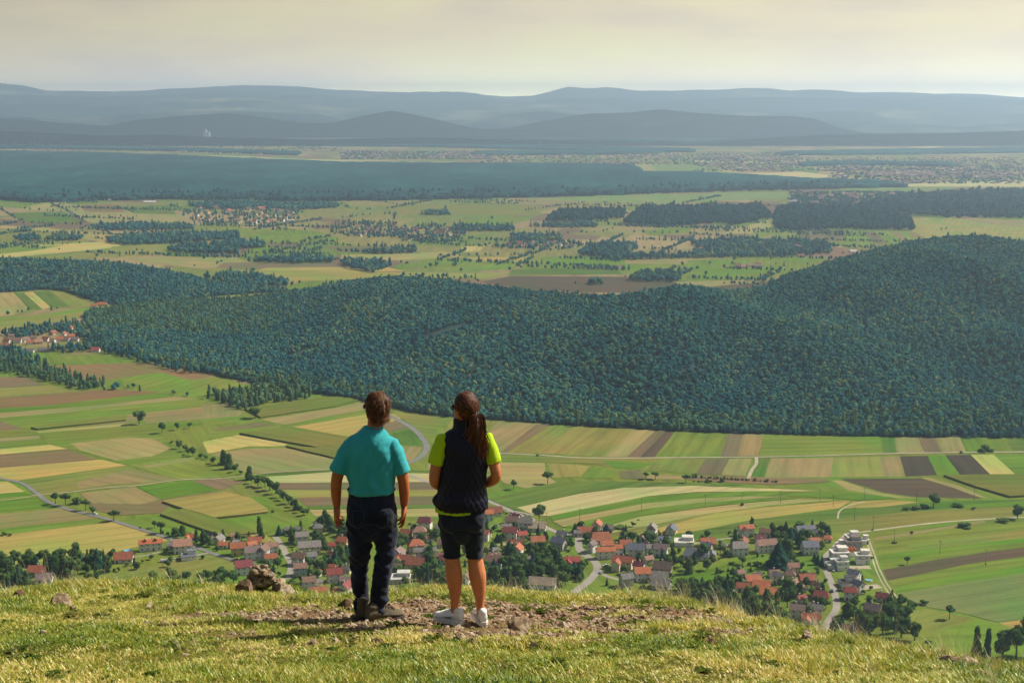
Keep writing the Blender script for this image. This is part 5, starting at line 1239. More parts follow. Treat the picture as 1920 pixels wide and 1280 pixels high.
SOLO = [
 ('tree',261,795,28,1.0,'large round tree alone in the striped fields on the left'),('tree',304,812,16,1.25,'first tree at the top of the diagonal tree row'),
 ('tree',332,806,13,1.2,'small tree beside the dark hedge line in the left fields'),('airy',355,803,11,.8,'smallest of three trees at the top of the diagonal row'),
 ('street',104,945,20,1,'leftmost roadside tree on the grey road'),('street',123,947,20,1,'second roadside tree on the grey road'),('bush',143,944,24,1,'dense bush cluster behind the roadside trees'),
 ('street',161,956,18,1,'third roadside tree leaning over the grey road'),('tree',174,962,12,1.1,'small round roadside tree by the white car'),('street',214,976,22,.8,'wide flat topped roadside tree standing alone'),
 ('street',290,990,14,.9,'small pale tree right of the grey road'),('airy',303,1000,20,.9,'airy tree right of the grey road near the crop field'),('bush',263,990,6,1,'tiny dark bush at the grey road edge'),
 ('bush',8,1003,14,1,'dark bush at the left frame edge'),('bush',19,1004,10,.8,'low bush beside the dark left bush'),
 ('poplar',487,1003,13,.9,'slim dark poplar at the crop field tip'),('conifer',523,1003,17,.75,'dark conifer right of the slim poplar'),('conifer',532,1003,9,.8,'thin conifer against the dark conifer'),
 ('bush',511,961,8,1.3,'tiny round tree at the corner of the orange stubble'),
 ('tree',1011,978,28,1.15,'big dark round tree above the tan roof'),('street',963,917,16,1,'small tree on the tan field right of the vest'),('street',1027,907,20,1,'roadside tree at the corner of the tan field'),
 ('airy',1211,898,14,.75,'pale round tree left of the dark pair'),('street',1229,898,17,.7,'dark broad tree right of the pale round tree'),('street',1286,904,17,.75,'round brown green tree at the mauve field edge'),
 ('bush',1326,903,11,1,'dark bush left of the field hedge'),('bush',1353,903,12,1.3,'round dark bush in the field hedge'),('bush',1008,855,8,1,'dark bush beside the long level track'),
 ('tree',1750,950,25,1.1,'large dark tree on the low hedge in the right fields'),('bush',1733,953,18,.9,'bush left of the large dark hedge tree'),('bush',1718,954,22,.6,'low hedge bush farther left of the large tree'),('bush',1700,955,18,.6,'low hedge end bush in the right fields'),
 ('bush',1795,950,26,.45,'flat dark hedge bush between meadow strips'),('bush',1825,955,10,1.1,'small round bush in the bright green strip'),('bush',1848,846,30,.8,'wide dark bush on the level track'),('bush',1802,849,7,1,'tiny dark bush on the level track'),
 ('tree',1908,972,26,1,'big dark tree at the right frame edge'),('bush',1880,978,30,.5,'low dark bushes left of the big edge tree'),('bush',1810,988,34,.45,'low dark scrub line under the tan strip'),('bush',1709,1000,8,1.2,'tiny bush left end of the tan strip'),
 ('bush',1677,1018,13,.5,'flat dark bush at a utility pole'),('street',1701,1058,14,1,'single small tree above the brown ploughed strip'),('bush',1636,994,6,1,'tiny bush by the pale farm track'),
 ('airy',1780,1160,20,1.05,'airy lone tree on the pale green meadow at right'),('bush',1848,1058,5,1,'tiny bush under the pole in the bright strip'),
 ('bush',1392,947,9,1,'tiny bush between the curved green strips'),('bush',1330,1000,10,.6,'small brown shrub at the straw field edge'),
 ('conifer',1078,998,17,.7,'dark conifer at the bend before the orange roofs'),('airy',1090,996,12,1.2,'thin tree right of the dark conifer'),('conifer',1137,998,20,.55,'broad dark conifer behind the orange roofs'),
 ('bush',1165,990,34,.35,'long clipped garden hedge above the orange roofs'),('bush',1180,1003,26,.45,'second garden hedge above the orange roofs'),('tree',1187,987,12,.8,'small garden tree in the allotment'),('bush',1197,975,6,.8,'tiny bush in the straw strip'),
 ('tree',1216,1030,34,1,'large dark tree left of the white modern house'),('conifer',1459,1062,60,.5,'huge dark conifer on the bright lawn'),('upright',1478,1050,30,.9,'pale tree right of the huge conifer'),
 ('tree',1525,1058,12,1,'dark tree at the lawn end by the street'),('conifer',1533,1058,14,1.0,'left slim conifer beside the street'),('conifer',1541,1062,14,1.0,'right slim conifer beside the street'),('conifer',1527,1050,11,1.0,'back slim conifer beside the street'),
 ('airy',1320,1050,30,.8,'airy garden tree in front of the yellow gable'),('bush',1420,1060,22,.8,'pale shrub at the hedge on the lawn'),('tree',1392,1058,20,.9,'dark round tree by the lawn hedge'),
 ('tree',1476,1138,28,1.3,'tall oval tree left of the mauve grey roof'),('upright',1502,1010,18,.7,'dark tree under the yellow autumn tree'),
 ('bush',1500,985,26,.6,'yellowish tree cluster behind the solar roof'),('conifer',1538,985,8,.8,'small conifer behind the solar roof'),('conifer',1523,984,8,.9,'second small conifer behind the solar roof'),
 ('bush',1710,1138,30,.8,'hedge bush at the corner of the pale meadow'),('bush',1733,1133,22,.7,'low hedge bush pointing into the pale meadow'),('tree',1690,1138,26,1,'round tree at the start of the meadow hedge'),('bush',1740,1204,16,.6,'low dark shrub in the meadow over the slope'),
 ('bush',1635,1046,10,.6,'small shrub beside the white terrace'),('tree',1668,1165,38,1.0,'big round tree right of the mauve roofed house'),('tree',1655,1190,40,1.0,'large tree just above the grass edge at right'),
 ('tree',1690,1195,44,1.0,'widest tree of the clump above the grass edge'),('tree',1715,1200,34,1.1,'right end tree of the clump above the grass edge'),('tree',1630,1190,40,1.0,'left end tree of the clump above the grass edge'),('tree',1690,1172,40,1.0,'back tree of the clump above the grass edge'),
 ('poplar',1829,1240,19,1.15,'left poplar of the pair at lower right'),('poplar',1850,1242,17,1.25,'right poplar of the pair at lower right'),('poplar',1838,1240,9,1.0,'short poplar between the pair at lower right'),
 ('tree',1880,1236,44,1.2,'left bushy tree of the lower right clump'),('tree',1905,1234,50,1.25,'middle tree of the lower right clump'),('tree',1934,1228,56,1.5,'tallest tree of the lower right clump'),
 ('bush',1795,1238,22,.8,'reddish shrub left of the poplars'),('bush',1812,1245,20,.8,'low shrub at the foot of the left poplar'),
 ('bush',580,930,0.1,1,None),
 ('tree',493,852,0.1,1,None),
 ('tree',478,784,28,.8,'dark round tree at the corner of the olive crop field'),
]
for k_, u, v, w_, zs, lab in SOLO:
    if lab is None: continue
    p, r = px(u, v, w_); plant(k_, p, r, lab, zs)
# diagonal tree row in the left fields
ROW = [(336,838,15,1.1),(347,843,14,1.0),(353,849,12,1.0),(362,852,15,1.2),(377,856,13,.8),(386,858,11,.8),(400,866,15,.9),(411,870,9,.8),(420,868,20,1.3),(429,876,19,1.4),(441,882,15,1.1),(452,886,10,.8),(467,896,18,1.3),(472,903,14,1.1),(484,908,20,1.1),
 (490,900,12,1.0),(497,910,18,1.1),(506,916,20,1.2),(517,923,20,1.2),(524,930,16,1.0),(532,935,17,1.1),(541,942,18,1.1),(549,948,15,1.1),(556,953,15,1.3),(563,958,14,1.1),(570,964,14,1.0),(577,962,12,1.1),(322,828,8,.7)]
for i, (u, v, w_, zs) in enumerate(ROW):
    p, r = px(u, v + 3, w_)
    lab = '%s %s tree in the diagonal row, %s' % ('broad' if w_ > 17 else 'middle sized' if w_ > 13 else 'small', 'dark' if zs > 1.05 else 'rounded', ('close below its top end', 'in its upper third', 'halfway down', 'in its lower half', 'near its lower end')[min(4, i * 5 // len(ROW))])
    plant('upright' if zs > 1.25 else 'tree', p, r, lab, zs * (.75 if zs > 1.25 else 1), 'trees in the diagonal field row')
# gardens and little woods of the near village
ZONES = [  # polygon, spacing (m), (smallest, largest radius)
 ([(0,1060),(60,1050),(95,1045),(210,1045),(215,1062),(160,1078),(100,1085),(60,1100),(0,1100)], 8.5, (3.2, 5.2), 1),
 ([(325,1003),(345,1000),(375,1015),(410,1020),(435,1025),(430,1045),(400,1030),(350,1012),(325,1015)], 8, (2.6, 4.4), 1),
 ([(440,1008),(470,1012),(500,1022),(460,1030),(440,1022)], 8, (2.6, 4.2), 1),
 ([(275,1092),(300,1085),(380,1085),(430,1080),(440,1095),(280,1108)], 8, (2.6, 4.4), 1),
 ([(520,1048),(545,1060),(545,1100),(520,1090)], 9, (2.4, 4), 1),
 ([(585,985),(600,972),(625,985),(650,985),(655,1012),(625,1005),(590,1010),(580,1000)], 7.6, (3.0, 5.0), 0),
 ([(590,1012),(625,1030),(655,1035),(655,1080),(620,1070),(600,1090),(560,1088),(590,1055),(600,1040)], 7.6, (3.0, 4.8), 1),
 ([(540,1065),(570,1085),(600,1095),(640,1120),(560,1120),(548,1095)], 9.5, (2.0, 3.6), 1),
 ([(735,1005),(765,1000),(830,1002),(840,1020),(800,1018),(740,1022)], 7.4, (2.6, 4.4), 2),
 ([(730,1022),(765,1025),(765,1040),(735,1038)], 8, (2.8, 4.4), 1),
 ([(795,1022),(835,1022),(835,1075),(800,1068),(800,1045)], 7.8, (3.0, 4.8), 0),
 ([(725,1060),(770,1072),(835,1072),(840,1098),(725,1092)], 7.8, (3.0, 4.8), 0),
 ([(905,975),(950,985),(940,1008),(905,1005)], 8.5, (2.2, 3.6), 0),
 ([(905,1075),(945,1060),(990,1060),(1040,1060),(1095,1060),(1100,1080),(1060,1098),(990,1090),(960,1100),(905,1100)], 7.6, (3.0, 5.0), 0),
 ([(940,1035),(990,1022),(1060,1035),(1055,1060),(985,1062),(945,1055)], 7.4, (3.0, 5.0), 0),
 ([(1020,1012),(1036,1008),(1034,1022),(1020,1026)], 8, (2.2, 3.2), 1),
 ([(1062,1010),(1075,1012),(1090,1032),(1088,1044),(1065,1030)], 8, (2.2, 3.6), 1),
 ([(1092,1010),(1108,1012),(1104,1024),(1092,1026)], 8, (2.2, 3.4), 1),
 ([(1150,1002),(1205,1015),(1205,1032),(1160,1026)], 7.6, (2.6, 4.4), 0),
 ([(1196,1050),(1240,1050),(1285,1056),(1290,1072),(1262,1076),(1200,1062)], 8, (2.2, 3.8), 1),
 ([(1290,1062),(1345,1056),(1350,1066),(1300,1080),(1275,1082)], 8, (2.4, 4.0), 1),
 ([(1342,1022),(1375,1020),(1372,1045),(1345,1042)], 7.6, (2.4, 4.0), 0),
 ([(1345,1052),(1410,1048),(1415,1066),(1350,1066)], 10, (1.8, 3.2), 1),
 ([(1430,1000),(1470,996),(1500,1004),(1515,1024),(1512,1038),(1470,1042),(1450,1018),(1430,1012)], 7.4, (2.8, 4.6), 0),
 ([(1485,1042),(1510,1044),(1500,1056),(1484,1054)], 8, (2.2, 3.6), 0),
 ([(1498,992),(1560,992),(1560,1006),(1545,1010),(1510,1010)], 7.6, (2.4, 4.0), 0),
 ([(1250,1110),(1290,1100),(1340,1098),(1385,1085),(1405,1080),(1400,1095),(1370,1120),(1395,1130),(1440,1140),(1470,1150),(1470,1170),(1380,1165),(1300,1150),(1250,1130)], 7.4, (3.0, 5.0), 0),
 ([(1445,1080),(1500,1078),(1500,1110),(1520,1122),(1515,1140),(1480,1128),(1460,1100)], 7.4, (2.8, 4.8), 0),
 ([(1485,1066),(1540,1064),(1540,1076),(1490,1080)], 7.2, (2.2, 3.6), 1),
 ([(1528,1088),(1552,1100),(1554,1112),(1545,1110)], 8, (2.0, 3.2), 0),
 ([(1525,1130),(1556,1128),(1552,1158),(1535,1158)], 7.4, (2.6, 4.0), 0),
 ([(1560,1165),(1585,1150),(1600,1165),(1640,1165),(1640,1190),(1560,1190)], 8, (2.6, 4.2), 0),
 ([(1575,1130),(1625,1130),(1615,1145),(1580,1150)], 12, (1.6, 2.8), 1),
 ([(1655,1112),(1690,1128),(1688,1150),(1660,1150)], 8, (2.6, 4.2), 0),
 ([(1590,1130),(1615,1152),(1600,1165),(1580,1160)], 10, (2.0, 3.2), 1),
 ([(905,1008),(945,1012),(940,1022),(905,1020)], 9, (2.0, 3.4), 0),
 ([(560,1045),(600,1042),(600,1052),(565,1052)], 9, (2.0, 3.0), 1),
 ([(1090,1062),(1110,1060),(1095,1075)], 8, (2.6, 3.8), 0),
]
cand = []
road_lines = [[gp(u, v) for u, v in r_[1]] for r_ in ROADS]
def clear_of(p, r):
    for hx, hy, L, D, _l, root in HOUSES:
        dx, dy = p[0] - hx, p[1] - hy
        if abs(dx) > 30 or abs(dy) > 30: continue
        a = -root.rotation_euler.z; x = dx * math.cos(a) - dy * math.sin(a); y = dx * math.sin(a) + dy * math.cos(a)
        if abs(x) < L / 2 + r * .55 and -D / 2 - r * 1.5 < y < D / 2 + r * .5: return False
    for rl, rr in zip(road_lines, ROADS):
        for a, b in zip(rl[:-1], rl[1:]):
            ab = (b - a).to_2d(); ap = Vector((p[0] - a.x, p[1] - a.y)); t = max(0, min(1, ap.dot(ab) / max(ab.length_squared, 1e-6)))
            if (ap - ab * t).length < rr[2] * .5 + r * .75: return False
    return True
for zi, (P, sp, (r0, r1), mixk) in enumerate(ZONES):
    for q in poly_points([gp(u, v) for u, v in P], sp, 500 + zi):
        r = r0 + (r1 - r0) * rnd.random()
        if clear_of(q, r): cand.append((q, r, mixk))
CUTS = (' with ', ' half ', ' cut ', ' seen ', ' low ', ' close ', ' at ', ' in ', ' by ', ' beside ', ' under ', ' above ', ' behind ', ' between ', ' next ', ' just ', ' and ')
def short(l):
    while len(l.split()) > 10:
        k = max(l.rfind(c) for c in CUTS)
        if k < 12: l = ' '.join(l.split()[:10]); break
        l = l[:k]
    return l
def view_px(p):
    d = Vector(p) - EYE; z = d.dot(FW); return 960 + d.x / z * F, 640 - d.dot(UP) / z * F
used = {}
def garden_label(kind, q, r):
    u, v = view_px((q[0], q[1], 0)); best = min(HOUSES, key=lambda h: (h[0] - q[0]) ** 2 + (h[1] - q[1]) ** 2)
    hu, hv = view_px((best[0], best[1], 0))
    rel = 'left of' if u - hu < -abs(v - hv) * 1.6 else 'right of' if u - hu > abs(v - hv) * 1.6 else 'behind' if v < hv else 'in front of'
    sz = 'large' if r > 4 else 'medium' if r > 3 else 'small'
    far = '' if math.hypot(u - hu, v - hv) < 45 else 'some way '
    kn = {'tree': 'leafy tree', 'upright': 'upright tree', 'conifer': 'dark conifer', 'bush': 'green bush', 'airy': 'thin crowned tree'}[kind]
    return '%s %s %s%s the %s' % (sz, kn, far, rel, short(best[4]))
# those nearest to the eye (largest in the picture) stand as single trees, the rest is one mass of greenery
cand.sort(key=lambda c: -(c[1] / math.hypot(c[0][0], c[0][1])) - (.002 if c[0][1] < 900 else 0))
KEEP = 395
LABS = {}
for q, r, mixk in cand[:KEEP]:
    x = rnd.random()
    kind = 'bush' if r < 2.7 and x < .8 else ('conifer' if x < (.12, .10, .35)[mixk] else 'upright' if x < .42 else 'tree')
    lab = garden_label(kind, q, r)
    o = plant(kind, q, r, lab, rnd.uniform(.85, 1.15) * (.8 if kind == 'upright' else .72 if kind == 'conifer' else 1)); LABS.setdefault(lab, []).append(o)
for lab, os_ in LABS.items():
    if len(os_) > 1:
        # tell repeats apart by their place from near to far, then share what is left
        os_.sort(key=lambda o: o.location.x)
        if len(os_) == 2: os_[0]['label'] = 'left ' + lab; os_[1]['label'] = 'right ' + lab
        elif len(os_) == 3:
            for o, w_ in zip(os_, ('left ', 'middle ', 'right ')): o['label'] = w_ + lab
        else:
            for o in os_: o['group'] = 'trees ' + ' '.join(lab.split()[2:])
for o, _k, _r in TREES:
    w_ = o['label'].split()
    if len(w_) > 16: o['label'] = ' '.join(w_[:16])
rest = [tuple(c[0]) for c in cand[KEEP:]]
for P in ([(0,1050),(100,1042),(330,1045),(330,1062),(200,1085),(0,1110)], [(300,1000),(460,1008),(560,990),(660,975),(660,1120),(540,1110),(470,1060),(330,1030)], [(720,1000),(840,998),(905,960),(1060,990),(1200,1000),(1200,1100),(720,1110)], [(1200,1010),(1260,1012),(1420,995),(1560,985),(1560,1035),(1480,1045),(1280,1060),(1200,1060)], [(1250,1105),(1400,1085),(1540,1070),(1560,1170),(1400,1170)], [(1560,1120),(1690,1120),(1720,1200),(1560,1190)]):
    for q in poly_points([gp(u, v) for u, v in P], 12.5, int(P[0][0]) + 7):
        if clear_of(q, 2.4): rest.append(tuple(q))
if rest: wood('garden_greenery', rest, 'smaller garden trees and shrubs filling the village', (1.8, 4.0), .08, 'garden trees', .2, 1.0, [M_LEAF, M_CONIF], seed=401)
# low shrubs and hedges at plot edges
sh = []
for h_ in HOUSES[:100]:
    for k in range(4):
        a = rnd.uniform(0, 6.28); d = rnd.uniform(.75, 1.5) * h_[2]; q = (h_[0] + math.cos(a) * d, h_[1] + math.sin(a) * d * .8, 0)
        if clear_of(q, 1.0): sh.append(q)
for P in ([(1545,985),(1400,1008)], [(1200,1008),(1250,1002)], [(1340,1076),(1400,1064)], [(1400,1070),(1450,1080)], [(330,1004),(300,1000)], [(1290,895),(1465,905)], [(215,1070),(150,1085)], [(1310,1090),(1250,1104)], [(1300,903),(1340,905)]):
    A = gp(*P[0]); B = gp(*P[1])
    for i in range(int((B - A).length / 2.2)):
        q = A.lerp(B, (i + rnd.random()) / ((B - A).length / 2.2)); sh.append((q.x, q.y, 0))
wood('garden_shrubs', sh, 'low hedges and shrubs around the village gardens', (.9, 1.9), .05, 'shrubs', .1, .8, [M_LEAF, M_CONIF], seed=402)

# utility poles
M_POLE = simple('pole_wood', (.14, .11, .08), .9, .2, 4)
_p = MB(); _p.tube([(0,0,-.3),(0,0,10)], [.17,.12], 8); POLE_ME = _p.mesh('pole', True); POLE_ME.materials.append(M_POLE)
_p = MB(); _p.box(-1.1, 1.1, -.08, .08, 9.2, 9.4); 
CROSS_ME = _p.mesh('crossarm'); CROSS_ME.materials.append(M_POLE)
for u, v, lab in [(1537,940,'tall dark utility pole on the curved green strip'),(1463,943,'utility pole left of the tallest dark pole'),(1322,950,'utility pole at the left of the curved strips'),(1391,946,'utility pole with a bush at its foot'),(1562,951,'utility pole in the straw field'),
   (1621,937,'utility pole near the green path crossing'),(1602,975,'utility pole on the olive meadow'),(1637,993,'utility pole beside the pale farm track'),(1762,1039,'utility pole on the wide green meadow'),(1718,942,'utility pole below the dark ploughed field'),(1826,938,'utility pole left of the raised crop field'),
   (1203,958,'utility pole on the straw strip right of centre'),(1087,977,'utility pole above the conifer by the orange roofs'),(1025,985,'utility pole at the big dark round tree'),(1848,1056,'utility pole in the bright strip under the ploughed field'),(1677,1018,'utility pole over the flat dark bush'),
   (1495,1145,'pale pole rising from the mauve grey roofed house'),(1560,1188,'street lamp pole beside the lower street')]:
    root = empty('utility_pole', gp(u, v), rnd.uniform(-.4, .4)); tag(root, lab, 'utility pole', 'wooden utility poles crossing the right fields')
    obj('pole', POLE_ME, None, root); obj('crossarm', CROSS_ME, None, root)
# cars
def car_parts():
    b = MB(); prof = [(-2.1,.35),(-2.1,.85),(-1.3,1.0),(-.8,1.42),(.7,1.45),(1.35,.98),(2.05,.85),(2.1,.35)]
    n = len(prof); V = [(x, y, z) for y in (-.85, .85) for x, z in prof]; V = [(x, y * (.86 if z > 1.2 else 1), z) for x, y, z in V]
    b.add(V, [tuple(range(n)), tuple(range(2*n-1, n-1, -1))] + [(i, n+i, n+(i+1) % n, (i+1) % n) for i in range(n)])
    g = MB(); g.add([(-.75,-.8,1.0),(1.25,-.8,1.0),(.65,-.745,1.4),(-.72,-.745,1.4)], [(0,1,2,3)]); g.add([(-1.28,-.7,1.03),(-1.28,.7,1.03),(-.84,.66,1.42),(-.84,-.66,1.42)], [(0,3,2,1)]); g.add([(1.37,-.7,1.0),(1.37,.7,1.0),(.74,.66,1.45),(.74,-.66,1.45)], [(0,1,2,3)])
    g.V = [(x * 1.01, y * 1.03, z + .012) for x, y, z in g.V]
    w = MB(); w.tube([(0,-.1,0),(0,.1,0)], [.33,.33], 12)
    return b.mesh('body'), g.mesh('window'), w.mesh('wheel')
_cb, _cg, _cw = car_parts(); _cg.materials.append(M_WIN); _cw.materials.append(simple('tyre', (.02,.02,.02), .8))
def car(u, v, yaw, col, lab):
    root = empty('car', gp(u, v) + Vector((0, 0, .12)), R(yaw)); tag(root, lab, 'car')
    me = _cb.copy(); me.materials.append(simple('car_paint', col, .35, .03, 1, spec=.6)); obj('body', me, None, root); obj('window', _cg, None, root)
    for x in (-1.3, 1.3):
        for y in (-.8, .8):
            o = bpy.data.objects.new('wheel', _cw); o.parent = root; o.location = (x, y, .33); COL.objects.link(o)
for c_ in [(178,964,-35,(.6,.6,.58),'white car driving down the grey tree lined road'),(1560,1109,80,(.03,.03,.035),'dark car driving on the pale village street'),(1136,1061,20,(.55,.55,.55),'white van parked in the village yard'),(1127,1074,85,(.35,.36,.38),'silver car parked at the street corner'),
           (1152,1069,30,(.08,.02,.02),'dark red car parked in the yard'),(1564,1070,70,(.5,.5,.5),'white car at the street corner of the estate'),(318,1052,10,(.6,.6,.6),'white car parked on the meadow edge at left'),(1574,1108,5,(.03,.03,.04),'black car parked by the red roofed white house'),
           (305,1053,14,(.5,.5,.52),'pale car parked left of the white parked car'),(560,1082,10,(.3,.05,.04),'red car beside the turquoise walled house')]: car(*c_)
# swimming pools
M_POOL = simple('pool_water', (.08, .42, .60), .1, .05, 1)
def pool(u, v, rx, ry, lab):
    root = empty('swimming_pool', gp(u, v)); tag(root, lab, 'swimming pool')
    a = MB(); n = 20; ring = lambda r_, z: [(math.cos(2*PI*k/n)*rx*r_, math.sin(2*PI*k/n)*ry*r_, z) for k in range(n)]
    a.add(ring(1, 0) + ring(1, 1.1) + ring(.93, 1.1) + ring(.93, .9), [(j*n+k, j*n+(k+1)%n, (j+1)*n+(k+1)%n, (j+1)*n+k) for j in range(3) for k in range(n)]); a.build('rim', MW['w'], root)
    b = MB(); b.add(ring(.925, .95), [tuple(range(n))]); b.build('water', M_POOL, root)
pool(240, 1034, 3.4, 2.4, 'round blue garden pool behind the orange red roof'); pool(1629, 1089, 2.2, 1.6, 'small pale paddling pool on the new plot')
# ================================================================ the grassy summit in front
Gy = [(-6,-.3),(0,1.25),(4,2.25),(7,3.0),(9.82,3.73),(10.69,4.0),(11.6,4.235),(13,4.56),(16,5.25)]
SIL = [(-300,1112),(-100,1108),(0,1112),(60,1106),(120,1102),(250,1096),(330,1100),(420,1102),(470,1098),(540,1100),(600,1118),(700,1112),(760,1112),(850,1108),(940,1108),(1000,1112),(1060,1114),(1120,1116),(1200,1120),(1270,1128),(1330,1140),(1400,1158),(1470,1172),(1540,1192),(1600,1205),(1660,1216),(1720,1226),(1800,1240),(1880,1254),(1960,1262),(2200,1290)]
def G0(y): return np.interp(y, [g[0] for g in Gy], [g[1] for g in Gy])
# distance of the brow in each direction, found from the slope
_ys = np.linspace(6, 16, 2001); _vs = 640 + F * np.tan(np.arctan(G0(_ys) / _ys) - PITCH)
_bu = []; 
for u, v in SIL:
    i = int(np.argmin(np.abs(_vs - v))); y = _ys[i]; dep = y * math.cos(PITCH) + G0(y) * math.sin(PITCH); _bu.append(((u - 960) / F * dep, y))
BX = np.array([b[0] for b in _bu]); BY = np.array([b[1] for b in _bu])
def brow(x): return np.interp(x, BX, BY)
def fz(x, y):
    """height of the summit ground"""
    x = np.asarray(x, float); y = np.asarray(y, float)
    b = brow(x); o = np.maximum(0, y - b)
    z = 300 - G0(y) - np.where(o < 1.6, .42 * o ** 2, .42 * 1.6 ** 2 + (o - 1.6) * 1.35)
    z = np.where(y > 16, z, z)
    near = np.clip(1 - o, 0, 1)
    bump = np.array([mnoise.noise(Vector((a * .9, c * 1.1, 5))) * .05 + mnoise.noise(Vector((a * 2.7, c * 3.0, 9))) * .035 + mnoise.noise(Vector((a * 7, c * 8, 2))) * .020 for a, c in zip(x.ravel(), y.ravel())]).reshape(x.shape)
    far = np.clip((y - 24) / 200, 0, 1)
    ridge = np.array([mnoise.fractal(Vector((a * .02, c * .02, 8)), 1, 2, 4) for a, c in zip(x.ravel(), y.ravel())]).reshape(x.shape) * 14 * far
    return np.maximum(z + bump * np.clip(1 + far * 0, 0, 1) + ridge * (z > 0), -3)
xs = np.concatenate([-np.geomspace(420, 9, 26)[:-1], np.linspace(-8.6, 8.6, 216), np.geomspace(9, 420, 26)[1:]])
ys = np.concatenate([np.linspace(-40, 3, 16)[:-1], np.linspace(3, 15.5, 180), np.geomspace(16, 330, 46)[1:]])
V_, F_ = grid_xy(xs, ys, fz)
# worn stony patch where people stand
def path_mask(x, y):
    d = np.sqrt(((x + .15) / 1.8) ** 2 + ((y - 10.6) / 1.2) ** 2)
    d = np.minimum(d, np.sqrt(((x + 1.75) / .95) ** 2 + ((y - 10.75) / .42) ** 2))
    w = np.array([mnoise.noise(Vector((a * 1.6, c * 2.2, 3))) for a, c in zip(np.ravel(x), np.ravel(y))]).reshape(np.shape(x))
    w2 = np.array([mnoise.noise(Vector((a * 5, c * 6, 4))) for a, c in zip(np.ravel(x), np.ravel(y))]).reshape(np.shape(x))
    return np.clip((1.38 - d + w * .9 + w2 * .7) * 1.5, 0, 1) * np.clip((brow(x) - .4 - y) * 4, 0, 1)
def summit_mat():
    m, nt, out = mat_new('summit_soil')
    t = N(nt, 'ShaderNodeTexCoord'); P = t.outputs['Object']
    n1 = noise_n(nt, mapping(nt, P, (9, 9, 9)), 1, 6, .7); n2 = noise_n(nt, mapping(nt, P, (1.1, 1.1, 1)), 1, 3)
    soil = ramp(nt, n1, [(.3, (.075, .042, .022)), (.5, (.19, .115, .062)), (.7, (.36, .25, .15))])
    turf = ramp(nt, math_n(nt, 'ADD', math_n(nt, 'MULTIPLY', n1, .6), math_n(nt, 'MULTIPLY', n2, .4)), [(.3, (.030, .040, .008)), (.52, (.095, .095, .022)), (.72, (.22, .15, .06))])
    at = N(nt, 'ShaderNodeAttribute'); at.attribute_name = 'worn'
    z = N(nt, 'ShaderNodeSeparateXYZ'); link(nt, P, z.inputs[0])
    rock = ramp(nt, noise_n(nt, mapping(nt, P, (.12, .12, .3)), 1, 5), [(.3, (.03, .05, .02)), (.5, (.05, .07, .03)), (.7, (.30, .27, .22))])
    lo = N(nt, 'ShaderNodeMapRange'); lo.inputs['From Min'].default_value = 285; lo.inputs['From Max'].default_value = 292; link(nt, z.outputs['Z'], lo.inputs['Value'])
    c = mixc(nt, at.outputs['Fac'], turf, soil); c = mixc(nt, lo.outputs[0], rock, c)
    p = N(nt, 'ShaderNodeBsdfDiffuse'); link(nt, c, p.inputs['Color'])
    b = N(nt, 'ShaderNodeBump'); b.inputs['Distance'].default_value = .03; b.inputs['Strength'].default_value = .8; link(nt, n1, b.inputs['Height']); link(nt, b.outputs[0], p.inputs['Normal'])
    link(nt, p.outputs[0], out.inputs[0]); return m
me = mesh('terrain', V_, F_, True)
A = me.attributes.new('worn', 'FLOAT', 'POINT'); A.data.foreach_set('value', path_mask(V_[:, 0], V_[:, 1]).astype(np.float32))
tag(obj('terrain', me, summit_mat()), 'grassy summit ground dropping away steeply at its brow', 'terrain', kind='structure')

# ---- grass
def blade(V, Fc, rs, x, y, h, w, lean, az, seg=3, curl=.5):
    b = len(V); ca, sa = math.cos(az), math.sin(az); px_, py_ = -sa, ca
    for i in range(seg + 1):
        f = i / seg; d = lean * h * (f ** (1 + curl)); ww = w * (1 - f ** 1.5) * .5 + w * .06
        z = h * f * (1 - .25 * lean * f)
        V.append((x + ca * d + px_ * ww, y + sa * d + py_ * ww, z)); V.append((x + ca * d - px_ * ww, y + sa * d - py_ * ww, z))
    for i in range(seg): Fc.append((b + 2*i, b + 2*i + 1, b + 2*i + 3, b + 2*i + 2))
def tuft(seed, n, rad, h0, h1, lean0, lean1, w=.0045):
    rs = random.Random(seed); V = []; Fc = []
    base = rs.uniform(0, 6.28)
    for _ in range(n):
        a = rs.uniform(0, 6.28); q = rad * rs.random() ** .5
        blade(V, Fc, rs, math.cos(a) * q, math.sin(a) * q, rs.uniform(h0, h1), w * rs.uniform(.7, 1.3), rs.uniform(lean0, lean1), a + rs.uniform(-1.2, 1.2) if rs.random() < .6 else base + rs.uniform(-.7, .7), 3)
    return V, Fc
